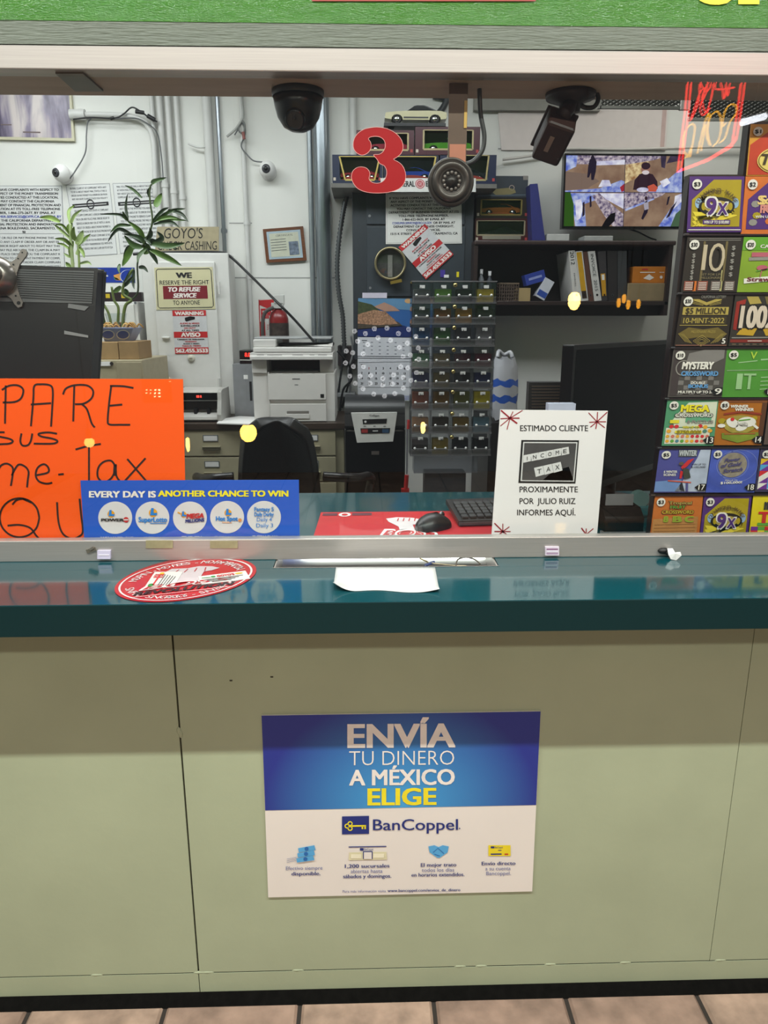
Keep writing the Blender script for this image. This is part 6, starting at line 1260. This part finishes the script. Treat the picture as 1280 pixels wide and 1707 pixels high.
for k, (x0, x1, y0, lab) in enumerate(((797, 806, 449, 'little grey bottle on the shelf behind the display case'), (811, 820, 452, 'little dark bottle on the shelf behind the display case'))):
    a = P((x0+x1)/2, 480, Yi+.03); h = P(800, y0, Yi+.03).z-z0; r = .014; t = thing('bottle', lab, 'bottle', (a.x, Yi+.03, z0)); g = G(); g.lathe([(.001, .0005), (r, .0005), (r, h*.7), (r*.5, h*.8), (r*.5, h*.85)], (a.x, Yi+.03, z0), (0, 0, 1), K(('#7b7f86', '#3c3f48')[k], .3), 18); g.build('flask', t); g = G(); g.lathe([(r*.6, h*.85), (r*.6, h), (.001, h)], (a.x, Yi+.03, z0), (0, 0, 1), K('#c9c9cc', .4), 14); g.build('cap', t)
# toy car boxes on the shelf top
dp2 = .15; grp = 'boxed toy cars on the wall shelf'
za_ = window_box(792, 364, 881, 400, Yh+.125, dp2, z1+.0005, '#451a1a', (795, 368, 874, 392), 'maroon toy car box at the bottom of the stack on the wall shelf', '#9a8f74', None, '#1c1d20', 'black toy car in the lowest box on the wall shelf', grp=grp)
g = G(); g.fbox(804, 393, 868, 399, Yh+.1235, .001, K('#8a8678', .4)); tag(g.build('name_plate'), 'grey nameplate on the front of the lowest toy car box', 'plate')
zb_ = window_box(794, 330, 881, 363, Yh+.125, dp2, za_, '#2b241c', (802, 333, 869, 358), 'dark gold toy car box in the middle of the stack on the wall shelf', '#8a7a3c', '#b8622a', '#a8642c', 'copper toy car in the middle box on the wall shelf', grp=grp, inner='#5a4f28')
t = thing('toy_car_box', 'slate toy car box with gold emblem, topmost of the wall shelf stack', 'box', (P(836, 328, Yh).x, Yh+.125, zb_), grp)
g = G(); g.fbox(793, 293, 880, 329, Yh+.125, dp2, K('#39404a', .4), zb_+.0005); g.build('carton', t, bev=.003)
s = Sh(('Y', Yh+.124)); s.poly([(820, 320), (826, 315), (848, 313), (858, 316), (860, 321), (848, 325), (826, 325)], K('#8f855c', .4), 1); s.ring(853, 313, 4, 4, 1.2, K('#b9a8a0'), 1, 18); s.line([(796, 326), (876, 325)], 2, K('#5a6a78'), 1); s.rect(872, 293, 880, 300, mid, 1); s.build('print', t)
g = G(); q = [P(x, y, Yh+.03) for x, y in ((883, 307), (896, 306), (909, 400), (887, 400))]; dz = q[2].z-z1-.0005
for p in q[2:]: p.z = z1+.0005
g.prism(q[::-1], (0, .2, 0), K('#2b2f72', .45)); tag(g.build('blue_folder', bev=.003), 'tall blue folder standing on the wall shelf beside the toy car boxes', 'folder')
g = G(); g.fbox(911, 390, 949, 401, Yh+.04, .12, K('#b9bab8', .45), z1+.0005); tag(g.build('white_box', bev=.003), 'flat white box on the wall shelf next to the blue folder', 'box')
g = G(); g.fbox(974, 393, 1022, 401, Yh+.04, .12, K('#a8aaa8', .45), z1+.0005); tag(g.build('white_box', bev=.003), 'flat pale box on the wall shelf under the screen', 'box')

# CCTV television
Yt_ = 2.70; t = thing('television', 'wall television showing four security camera views', 'television', P(1040, 381, Yt_))
Q = [(941, 255.5), (1141, 257), (1137.5, 381.5), (936.5, 381)]
s = Sh(('Y', Yt_), q=Q, w=200, h=125); s.prism([s.W(x, y) for x, y in ((0, 0), (200, 0), (200, 125), (0, 125))][::-1], (0, .045, 0), K('#131114', .25)); s.build('case', t, bev=.003)
s = Sh(('Y', Yt_-.001), q=Q, w=200, h=125)
def EN(name, c0, c1, sc, st=.8, dist=0.0):
    m = bpy.data.materials.new(name); m.use_nodes = True; nt = m.node_tree; nt.nodes.clear(); o = nt.nodes.new('ShaderNodeOutputMaterial'); e = nt.nodes.new('ShaderNodeEmission'); e.inputs[1].default_value = st
    tc = nt.nodes.new('ShaderNodeTexCoord'); n = nt.nodes.new('ShaderNodeTexNoise'); n.inputs['Scale'].default_value = sc; n.inputs['Detail'].default_value = 5; n.inputs['Distortion'].default_value = dist
    r = nt.nodes.new('ShaderNodeValToRGB'); r.color_ramp.elements[0].position = .36; r.color_ramp.elements[1].position = .64; r.color_ramp.elements[0].color = lin(c0); r.color_ramp.elements[1].color = lin(c1)
    nt.links.new(tc.outputs['Object'], n.inputs[0]); nt.links.new(n.outputs[0], r.inputs[0]); nt.links.new(r.outputs[0], e.inputs[0]); nt.links.new(e.outputs[0], o.inputs[0]); return m
fl = EN('screen_floor', '#8a6a58', '#a88a72', 12); goods = EN('screen_goods', '#5a4a72', '#e0cfd8', 60); blu = EN('screen_counter', '#5c6fd0', '#c9d3f6', 30, .85); drk = EN('screen_dark', '#3a3048', '#5a4a60', 20); wht = EN('screen_bright', '#b9b4d8', '#f2f0fa', 25, .95)
fig = E('#2c2236', .7); fig2 = E('#3a2430', .8); skin = E('#a8786a', .8); ored = E('#d8604a', .8); grn_ = E('#3a6a1c', .6)
s.rect(3, 3.5, 101, 64, fl, 1); s.rect(3, 3.5, 101, 18, goods, 2); s.poly([(3, 3.5), (22, 3.5), (20, 22), (3, 30)], blu, 3); s.poly([(40, 14), (101, 10), (101, 18), (45, 20)], wht, 3); s.poly([(3, 62), (60, 58), (96, 44), (101, 46), (101, 64), (3, 64)], blu, 3); s.poly([(58, 56), (64, 44), (76, 44), (80, 54)], wht, 4); s.poly([(3, 30), (40, 34), (60, 46), (40, 58), (3, 62)], E('#8c7468', .75), 2)
s.poly([(42, 10), (50, 6), (54, 14), (53, 30), (50, 44), (46, 44), (45, 32), (42, 40), (39, 40), (40, 22)], fig, 4); s.ell(47, 7, 3, 4, fig, 5)
s.rect(102, 3.5, 197, 64, fl, 1); s.poly([(102, 20), (150, 10), (170, 3.5), (102, 3.5)], goods, 2); s.poly([(102, 18), (140, 12), (140, 30), (102, 50)], EN('screen_lit', '#a87a50', '#ffe6b0', 40), 2); s.poly([(150, 60), (176, 40), (197, 22), (197, 64), (140, 64)], blu, 3); s.poly([(160, 46), (172, 40), (178, 48), (166, 56)], wht, 4); s.poly([(176, 3.5), (197, 3.5), (197, 10), (170, 16)], drk, 3); s.poly([(160, 3.5), (170, 3.5), (168, 24), (162, 22)], drk, 3)
s.poly([(116, 60), (118, 44), (126, 34), (136, 31), (148, 34), (156, 46), (157, 58), (150, 62)], fig2, 4); s.ell(136, 25, 7.5, 9, skin, 5); s.ell(136, 20, 7.5, 6, fig2, 6); s.ell(136, 31, 6, 3.6, E('#e8d8dc', .85), 6); s.poly([(140, 54), (150, 50), (157, 56), (154, 63), (142, 63)], ored, 5); s.poly([(94, 56), (101, 50), (101, 62), (97, 64)], E('#b03040', .8), 5); s.ell(132, 60, 10, 4, wht, 5)
s.rect(3, 65, 101, 121, fl, 1); s.poly([(3, 65), (12, 65), (18, 84), (20, 121), (3, 121)], grn_, 3); s.poly([(10, 66), (60, 66), (64, 74), (36, 84), (40, 121), (22, 121), (16, 84)], blu, 2); s.poly([(20, 78), (30, 76), (34, 92), (30, 108), (24, 112)], wht, 3); s.poly([(48, 70), (60, 66), (90, 92), (101, 100), (101, 121), (84, 121), (70, 104)], goods, 3); s.poly([(48, 66), (101, 66), (101, 92), (60, 70)], wht, 2)
s.poly([(33, 82), (36, 80), (37, 102), (33, 106)], fig, 4); s.poly([(44, 72), (47, 70), (48, 88), (45, 90)], fig, 4); s.poly([(66, 121), (72, 110), (80, 100), (88, 98), (87, 112), (78, 121)], E('#141118', .6), 5)
s.rect(102, 65, 197, 121, fl, 1); s.poly([(102, 65), (170, 65), (164, 70), (102, 94)], goods, 2); s.poly([(104, 92), (150, 74), (152, 76), (104, 96)], blu, 3); s.poly([(197, 66), (180, 90), (160, 121), (197, 121)], blu, 3); s.poly([(188, 100), (197, 92), (197, 121), (180, 121)], E('#5a7a5a', .6), 4); s.poly([(186, 70), (197, 66), (197, 80), (184, 92)], wht, 4); s.poly([(180, 90), (190, 78), (178, 104), (172, 108)], fig, 5)
s.poly([(136, 80), (140, 78), (143, 88), (141, 98), (134, 110), (131, 108), (135, 96)], fig, 4); s.ell(138, 74, 2.4, 3.4, fig2, 5); s.poly([(134, 82), (142, 80), (143, 92), (136, 94)], E('#b8b0c0', .8), 5); s.poly([(174, 72), (178, 70), (175, 84), (172, 86)], fig, 4)
for x0, y0, x1, y1 in ((101, 3.5, 102, 121), (3, 64, 197, 65)): s.rect(x0, y0, x1, y1, E('#3a3450', .5), 7)
s.build('screen', t)
g = G(); g.box(P(1020, 330, Yt_+.045), (P(1062, 300, Yt_+.045).x, YW, P(1062, 300, Yt_+.045).z), black); g.build('wall_mount', t)
g = G(); g.tube([P(x, y, YW-.02) for x, y in ((1040, 380), (1062, 386), (1082, 396), (1094, 400))], .004, black, 8, 5); g.build('cable', t)
# board, pipe and duct pieces on the wall near it
s = Sh(('Y', YW-.012), q=[(830, 184), (1113, 176), (1110, 250), (836, 250)], w=283, h=74); s.base(K('#dcd2ce', .5, var=.03), .012)
pk = K('#c4aaa4', .5, var=.1, scale=20); s.line([(168, 2), (282, 3)], 7, K('#e4dcd8', .5), 1); s.line([(278, 4), (276, 74)], 7, pk, 1); tag(s.build('wall_board'), 'pale pinkish board on the wall above the television', 'board')
g = G(); g.tube([P(x, y, YW-.04) for x, y in ((838, 266), (870, 262), (905, 256), (945, 248), (1040, 249), (1150, 246), (1250, 244))], .007, K('#cfcac4', .45), 10, 4); tag(g.build('conduit_pipe'), 'pale conduit running sideways above the television to the ticket dispenser', 'pipe')
g = G(); a, b = P(800, 186, 2.6), P(1010, 150, 2.6); g.box((P(790, 186, 2.82).x, 2.82, P(900, 184, 2.82).z), (P(1000, 186, 2.82).x, YW, 3.0), K('#8f8d86', .6, var=.05)); o = g.build('trim_3'); struct(o)

# expanded metal screen hanging from the ceiling
Yx = 1.70; t = thing('wire_mesh_screen', 'expanded metal mesh panel hanging from the ceiling behind the neon reflection', 'mesh', (P(1130, 180, Yx).x, Yx, P(1130, 178, Yx).z))
xA, xB, xM, xN = P(1000, 170, Yx).x, P(1330, 170, Yx).x, P(1134, 170, Yx).x, P(1150, 170, Yx).x; zA, zB, ztop_ = P(1060, 178, Yx).z, P(1215, 199, Yx).z, 2.999
mw = K('#55534e', .45, .5)
g = G(); g.box((xM, Yx-.01, zA-.01), (xN, Yx+.012, ztop_), K('#c4beb8', .5)); g.box((xA, Yx-.006, zA-.008), (xM, Yx+.008, zA+.002), K('#7b7871', .5)); g.box((xN, Yx-.006, zB-.006), (xB, Yx+.008, zB+.004), K('#b4b1aa', .5)); g.box((xA-.01, Yx-.006, zA-.008), (xA+.004, Yx+.008, ztop_), K('#7b7871', .5)); g.build('frame', t)
g = G(); zcap = zA+.30
def strands(g, x0, x1, z0, zc):
    for dr, st, rr in ((1, .024, .0055), (-1, .024, .0022)):
        n = int((x1-x0+(zc-z0)/.55)/st)
        for k in range(n):
            xs = (x0-(zc-z0)/.55+k*st) if dr > 0 else (x0+k*st); pa = []
            ts = []
            for e in (0.0, 1.0): ts.append((xs+dr*e*(zc-z0)/.55, z0+e*(zc-z0)))
            (xa_, za_), (xb_, zb_) = ts
            lo_, hi_ = 0.0, 1.0
            if xb_ != xa_:
                u = sorted(((x0-xa_)/(xb_-xa_), (x1-xa_)/(xb_-xa_))); lo_, hi_ = max(0, u[0]), min(1, u[1])
            if hi_-lo_ < .02: continue
            p = lambda e: (xa_+(xb_-xa_)*e, Yx+.002*dr, za_+(zb_-za_)*e)
            g.cyl(p(lo_), p(hi_), rr, mw, n=5, caps=False)
strands(g, xA, xM, zA, zcap); strands(g, xN, xB, zB, zcap); o = g.build('mesh', t)
g = G(); g.box((xA-.01, Yx-.006, zcap), (xB, Yx+.008, zcap+.02), K('#8d8a84', .6)); g.build('top_bar', t)

# cameras under the head rail
Yd2 = YS+.11; zs2 = ZSOF
t = thing('dome_camera', 'dark dome security camera hanging under the window head left of the red number', 'camera', (P(497, 185, Yd2).x, Yd2, P(497, 222, Yd2).z), 'cameras under the window head')
x, zt_, zb_ = P(497, 180, Yd2).x, P(497, 140, Yd2).z, P(497, 220, Yd2).z; h = zt_-zb_; r = 39*(Yd2+1.42)/FPX*1.0
dk = K('#1a1513', .4, var=.06)
g = G(); g.lathe([(.001, zs2+.0005-zb_), (r, zs2+.0005-zb_), (r*1.0, h*.80), (r*.985, h*.73), (r*.97, h*.72)], (x, Yd2, zb_), (0, 0, 1), dk, 36); g.build('housing', t)
g = G(); g.lathe([(.001, 0), (r*.30, h*.015), (r*.58, h*.10), (r*.80, h*.30), (r*.90, h*.52), (r*.955, h*.72), (r*.90, h*.73)], (x, Yd2, zb_), (0, 0, 1), K('#141110', .28, var=.06), 36); g.build('dome', t)
g = G(); c = Vector((x-.004, Yd2-r*.62, zb_+h*.20)); d = Vector((0, -.8, -.55)).normalized(); g.lathe([(.020, -.01), (.020, .008), (.014, .010), (.001, .006)], c, d, black_g, 20); g.build('lens', t)
t = thing('bullet_camera', 'brown box camera tilted down on a short bracket under the window head', 'camera', (P(940, 200, Yd2).x, Yd2, P(930, 262, Yd2).z), 'cameras under the window head')
br = K('#24110d', .45, var=.08, spec=.3); pb = P(952, 141, Yd2); pb.z = zs2
g = G(); g.lathe([(.001, -.0005), (.050, -.0005), (.048, -.010), (.022, -.020), (.020, -.034), (.001, -.036)], pb, (0, 0, 1), br, 28); g.build('ceiling_mount', t)
g = G(); a1 = P(954, 158, Yd2); a2 = P(946, 182, Yd2-.02); a3 = P(938, 194, Yd2-.045); g.tube([pb+Vector((0, 0, -.03)), a1, a2, a3], .015, br, 12, 5); g.build('bracket', t)
ax1, ax0 = P(939, 196, Yd2-.045), P(909, 258, Yd2+.02)
dd_ = (ax0-ax1).normalized(); sd = dd_.cross(Vector((0, 1, 0))).normalized(); up = sd.cross(dd_).normalized()
rot = Matrix((sd, dd_, up)).transposed(); L = (ax0-ax1).length
g = G(); g.obox((ax0+ax1)/2+dd_*.0, (.058, L, .056), rot, br); g.build('housing', t, bev=.006)
g = G(); g.obox((ax0+ax1)/2+up*.030*(1 if up.z > 0 else -1)+dd_*.008, (.066, L*1.06, .006), rot, br); g.build('sun_shield', t, bev=.002)
g = G(); ff = up if up.y < 0 else -up; c = (ax0+ax1)/2+ff*.0285+sd*-.008; g.obox(c, (.009, .034, .0008), rot, K('#6a5548', .4)); g.build('badge', t)
g = G(); g.lathe([(.001, .002), (.018, .002), (.022, 0)], ax0, dd_, black_g, 18); g.build('lens', t)
g = G(); g.tube([pb+Vector((.03, 0, -.012)), P(985, 145, Yd2), P(997, 162, Yd2), P(990, 178, Yd2), P(972, 178, Yd2), P(961, 165, Yd2), P(953, 160, Yd2)], .0045, black, 8, 6); g.build('cable', t)

# speaker disc on its bar behind the pane
Ysp = YG+.030
t = thing('intercom_speaker', 'round grey talk-through speaker on a metal bar behind the glass', 'speaker', P(752, 345, Ysp))
c = P(752, 303, Ysp); r = 36*(Ysp+1.42)/FPX; gm = K('#3a3431', .35, .5, var=.12, scale=60)
g = G(); g.lathe([(r*.98, .02), (r, .012), (r*.985, .002), (r*.93, -.004), (r*.86, -.002), (r*.83, -.002)], c, (0, 1, 0), gm, 48); g.lathe([(r*.98, .02), (.001, .02)], c, (0, 1, 0), gm, 48); g.build('rim', t)
g = G(); g.lathe([(r*.84, 0), (r*.80, -.010), (r*.70, -.013), (r*.55, -.012), (r*.50, -.008), (r*.47, -.010), (r*.45, -.007)], c, (0, 1, 0), K('#453f3c', .32, .6, var=.1, scale=50), 48); g.build('cover', t)
g = G(); g.lathe([(r*.46, -.007), (r*.36, -.006), (r*.22, -.007), (r*.21, -.014), (.001, -.015)], c, (0, 1, 0), K('#2e2927', .4, .4), 32)
for k in range(12): a = 2*math.pi*k/12; g.ball(c+Vector((math.cos(a)*r*.34, -.0065, math.sin(a)*r*.34)), .0045, K('#6a625e', .4, .6), 6)
g.build('grille', t)
g = G(); g.box((P(748, 220, Ysp).x, Ysp+.008, c.z), (P(779, 220, Ysp).x, Ysp+.014, ZSOF), K('#5d4c42', .4, .4, var=.08)); g.box((P(750, 250, Ysp).x, Ysp+.0068, c.z), (P(777, 250, Ysp).x, Ysp+.0078, P(760, 239, Ysp).z), K('#a86a54', .45)); g.box((P(774, 200, Ysp).x, Ysp+.006, P(776, 212, Ysp).z), (P(779, 200, Ysp).x, Ysp+.0078, P(776, 166, Ysp).z), K('#b8934a', .4)); g.build('hanging_bar', t)
g = G(); g.tube([P(x, y, Ysp+.02) for x, y in ((799, 148), (801, 190), (807, 225), (804, 250), (790, 268), (776, 274))], .0045, K('#2a2a2c', .4), 8, 6); g.build('cable', t)
g = G(); g.tube([P(x, y, YW-.02) for x, y in ((722, 160), (736, 162), (744, 166), (738, 180), (728, 192))], .016, K('#3a3d40', .4), 8, 5); tag(g.build('conduit_pipe'), 'short dark bent conduit behind the cream toy car', 'pipe')

# ================================================================ dark monitors and clutter at the inner right
t = thing('monitor', 'big dark monitor on the inner counter between white notice and tickets', 'monitor', (P(1030, 850, .55).x, .55, ZC))
aL, aR = P(957, 576, .33), P(1128, 566, .78); aL.z = (aL.z+aR.z)/2; aR.z = aL.z; bL, bR = Vector((aL.x, aL.y, ZC+.07)), Vector((aR.x, aR.y, ZC+.07)); bR.x += 0; nn = Vector((-(aR.y-aL.y), aR.x-aL.x, 0)).normalized()
g = G(); g.prism([aL, aR, bR, bL], nn*.03, K('#0a090a', .3, spec=.2)); g.build('panel', t, bev=.004)
g = G(); mdp = (bL+bR)/2+nn*.035; g.cyl((mdp.x, mdp.y, ZC), (mdp.x, mdp.y, ZC+.25), .022, black, n=16); g.cyl((mdp.x, mdp.y, ZC), (mdp.x, mdp.y, ZC+.012), .11, black, n=28); g.build('stand', t)
g = G(); e = -nn*.0006
def on(u, v): return aL+(aR-aL)*u+(bL-aL)*v+e
g.add([on(.02, .03), on(.98, .03), on(.98, .95), on(.02, .95)], [(0, 1, 2, 3)], K('#050506', .1, spec=.04)); g.build('screen', t)
Y2 = .53; t = thing('monitor', 'small dark slatted screen peeping over the white notice', 'monitor', (P(915, 800, Y2).x, Y2, ZC))
g = G(); g.fbox(879, 637, 952, 760, Y2, .03, K('#1a1614', .4)); 
for k in range(8): g.fbox(886, 643+k*5, 944, 645+k*5, Y2-.001, .001, K('#3a2c22', .5))
g.build('panel', t, bev=.003); g = G(); a = P(920, 760, Y2); g.cyl((a.x, Y2+.045, ZC), (a.x, Y2+.045, a.z+.06), .016, black); g.cyl((a.x, Y2+.045, ZC), (a.x, Y2+.045, ZC+.01), .08, black, n=24); g.build('stand', t)
g = G(); Y2 = .30; g.fbox(914, 673, 959, 700, Y2-.03, .028, K('#a9adc0', .5)); a = P(936, 700, Y2-.03); g.box((a.x-.01, Y2-.028, ZC), (a.x+.01, Y2-.004, a.z+.005), black); tag(g.build('card_stand'), 'pale grey card on a stand just above the white notice', 'card')
Yr = .29; t = thing('receipt_printer', 'black receipt printer on the inner counter right of the white notice', 'printer', (P(1035, 890, Yr).x, Yr, ZC))
g = G(); X0, X1 = P(1010, 850, Yr).x, P(1075, 850, Yr).x; zz = ZC+.055; g.prism([(X0, Yr, ZC), (X0, Yr, zz-.02), (X0, Yr+.03, zz), (X0, Yr+.14, zz), (X0, Yr+.14, ZC)], (X1-X0, 0, 0), K('#0c0c0d', .5, spec=.2)); g.build('body', t, bev=.006)
g = G(); g.box((X0+.01, Yr+.04, zz), (X1-.01, Yr+.05, zz+.002), black_g); g.build('slot', t); g = G(); g.box((X0+.012, Yr+.043, zz-.002), (X1-.014, Yr+.046, zz+.03), K('#8a8a8c', .5)); g.build('paper', t)
Y3 = .21; t = thing('tape_dispenser', 'teal tape dispenser on the inner counter by the ticket rack', 'dispenser', (PZ(1066, 862, ZC).x, Y3, ZC))
A = PZ(1066, 862, ZC); Y3 = A.y; tl = K('#2c6a70', .4); g = G(); g.box((A.x-.03, Y3, ZC), (A.x+.028, Y3+.03, ZC+.03), tl); g.build('base', t, bev=.006)
g = G(); g.cyl((A.x, Y3+.003, ZC+.046), (A.x, Y3+.026, ZC+.046), .022, K('#6a8a88', .4), n=20); g.build('tape_roll', t)
g = G(); A = PZ(1052, 866, ZC); g.box((A.x-.011, A.y-.03, ZC), (A.x+.010, A.y-.006, ZC+.024), K('#7a4c1c', .5)); tag(g.build('small_box', bev=.002), 'small orange-brown box in front of the teal tape dispenser', 'box')

# ================================================================ customer side, seen as reflections in the pane
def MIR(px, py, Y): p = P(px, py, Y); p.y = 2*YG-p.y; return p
# neon sign: tubes on hooks, drawn about the reflection's place
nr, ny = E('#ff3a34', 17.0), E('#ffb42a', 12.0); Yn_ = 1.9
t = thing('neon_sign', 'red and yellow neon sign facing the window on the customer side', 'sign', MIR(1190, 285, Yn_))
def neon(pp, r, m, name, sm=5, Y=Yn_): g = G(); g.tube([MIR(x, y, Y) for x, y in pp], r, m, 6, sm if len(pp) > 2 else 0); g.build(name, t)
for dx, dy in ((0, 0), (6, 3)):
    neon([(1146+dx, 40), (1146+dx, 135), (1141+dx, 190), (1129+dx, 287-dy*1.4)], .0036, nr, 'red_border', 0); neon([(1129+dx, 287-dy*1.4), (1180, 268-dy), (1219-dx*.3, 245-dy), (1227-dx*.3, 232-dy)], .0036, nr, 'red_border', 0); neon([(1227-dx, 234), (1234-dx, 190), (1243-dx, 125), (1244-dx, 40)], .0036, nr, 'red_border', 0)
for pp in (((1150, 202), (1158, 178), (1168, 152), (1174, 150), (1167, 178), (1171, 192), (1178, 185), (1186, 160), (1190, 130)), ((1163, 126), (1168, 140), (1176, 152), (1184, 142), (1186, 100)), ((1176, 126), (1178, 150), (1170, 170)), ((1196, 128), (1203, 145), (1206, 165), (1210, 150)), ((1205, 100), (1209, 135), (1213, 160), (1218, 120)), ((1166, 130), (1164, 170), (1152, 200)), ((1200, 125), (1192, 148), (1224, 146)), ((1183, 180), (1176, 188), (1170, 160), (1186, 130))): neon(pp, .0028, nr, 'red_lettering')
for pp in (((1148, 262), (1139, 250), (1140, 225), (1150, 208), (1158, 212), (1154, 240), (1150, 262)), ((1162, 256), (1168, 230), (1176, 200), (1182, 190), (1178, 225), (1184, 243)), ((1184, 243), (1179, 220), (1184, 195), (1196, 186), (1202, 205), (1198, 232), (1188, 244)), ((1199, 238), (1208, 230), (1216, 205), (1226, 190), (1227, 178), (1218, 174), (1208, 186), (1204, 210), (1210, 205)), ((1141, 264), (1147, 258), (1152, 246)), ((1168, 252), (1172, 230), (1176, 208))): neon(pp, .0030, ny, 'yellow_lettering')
g = G(); a, b = MIR(1120, 40, Yn_), MIR(1260, 40, Yn_); g.box((a.x, a.y-.03, a.z), (b.x, a.y-.015, a.z+.02), black); 
for x in (1140, 1240): p = MIR(x, 40, Yn_); g.cyl((p.x, p.y-.02, p.z), (p.x, p.y-.02, 3.3), .003, black, n=6)
g.build('hanger', t)
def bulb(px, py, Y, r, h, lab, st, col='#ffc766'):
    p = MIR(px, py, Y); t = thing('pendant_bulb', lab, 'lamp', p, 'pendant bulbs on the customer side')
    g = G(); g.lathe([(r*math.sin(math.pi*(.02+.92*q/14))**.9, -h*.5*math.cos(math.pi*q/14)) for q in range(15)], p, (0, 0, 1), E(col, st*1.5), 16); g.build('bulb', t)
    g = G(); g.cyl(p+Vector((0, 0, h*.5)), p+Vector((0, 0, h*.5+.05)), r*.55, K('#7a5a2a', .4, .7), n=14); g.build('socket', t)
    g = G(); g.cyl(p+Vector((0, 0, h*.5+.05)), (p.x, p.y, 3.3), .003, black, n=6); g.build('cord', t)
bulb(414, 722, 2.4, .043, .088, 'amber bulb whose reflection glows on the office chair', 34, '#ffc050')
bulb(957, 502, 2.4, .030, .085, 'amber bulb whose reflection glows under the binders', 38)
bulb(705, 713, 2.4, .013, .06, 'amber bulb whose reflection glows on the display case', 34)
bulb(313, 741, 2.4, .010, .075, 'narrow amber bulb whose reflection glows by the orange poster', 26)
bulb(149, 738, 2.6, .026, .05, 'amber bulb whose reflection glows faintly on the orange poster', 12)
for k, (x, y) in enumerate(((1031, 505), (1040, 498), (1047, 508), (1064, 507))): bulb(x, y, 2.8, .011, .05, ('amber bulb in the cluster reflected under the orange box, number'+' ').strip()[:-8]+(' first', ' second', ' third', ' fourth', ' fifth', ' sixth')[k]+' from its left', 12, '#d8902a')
# grid of small spots reflected on the orange poster
t = thing('spot_lamp', 'lamp plate with a grid of small white spots facing the window', 'lamp', MIR(258, 660, 2.2))
g = G()
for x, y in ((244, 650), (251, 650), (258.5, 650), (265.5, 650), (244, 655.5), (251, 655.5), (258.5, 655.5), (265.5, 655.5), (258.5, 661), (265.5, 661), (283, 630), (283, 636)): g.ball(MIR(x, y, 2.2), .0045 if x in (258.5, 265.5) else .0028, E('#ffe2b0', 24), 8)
g.build('spots', t)
g = G(); p = MIR(256, 655, 2.2); g.box((p.x-.06, p.y-.03, p.z-.05), (p.x+.08, p.y-.02, p.z+.08), black); g.cyl((p.x, p.y-.025, p.z), (p.x, p.y-.025, 3.3), .006, black, n=8); g.build('plate', t)
# made-up glowing globes, added to mirror as pale beads over calendar and case
GL_ = [(624, 548), (645, 547), (609, 556), (664, 556), (681, 549), (591, 552), (630, 563), (651, 567), (613, 574), (596, 569), (666, 579), (679, 572), (605, 590), (668, 611), (672, 594), (684, 592), (606, 611), (680, 613), (600, 627), (618, 626), (638, 631), (656, 625), (672, 629), (617, 639), (638, 642), (654, 640), (605, 648), (672, 647), (623, 657), (641, 660), (658, 656), (577, 585), (588, 588), (576, 605), (589, 611), (583, 627), (592, 639), (693, 561), (697, 580), (698, 599), (694, 621), (685, 634)]
t = thing('bead_glow_panel', 'added panel of small glowing globes that mirrors as pale beads in the window', 'lamp', MIR(640, 662, 2.6))
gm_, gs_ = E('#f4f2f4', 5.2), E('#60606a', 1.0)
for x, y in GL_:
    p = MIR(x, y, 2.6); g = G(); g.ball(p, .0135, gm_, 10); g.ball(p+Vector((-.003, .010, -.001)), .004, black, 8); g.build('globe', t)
g = G()
for x in range(576, 704, 16): a = MIR(x, 665, 2.62); g.cyl(a+Vector((0, -.012, 0)), (a.x, a.y-.012, 3.3), .0012, black, n=5)
g.build('strings', t)
# tube fixture whose reflection shows by the top ticket
t = thing('ceiling_light', 'ceiling tube fixture reflected at the right edge of the glass', 'ceiling light', MIR(1256, 199, 6.0))
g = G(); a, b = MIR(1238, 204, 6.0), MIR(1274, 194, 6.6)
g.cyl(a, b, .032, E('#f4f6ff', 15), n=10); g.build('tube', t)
g = G(); g.cyl(a+Vector((0, 0, .06)), b+Vector((0, 0, .06)), .03, white, n=8); g.cyl((a+b)/2, ((a+b)/2).to_3d()+Vector((0, 0, .6)), .01, white, n=8); g.build('housing', t)
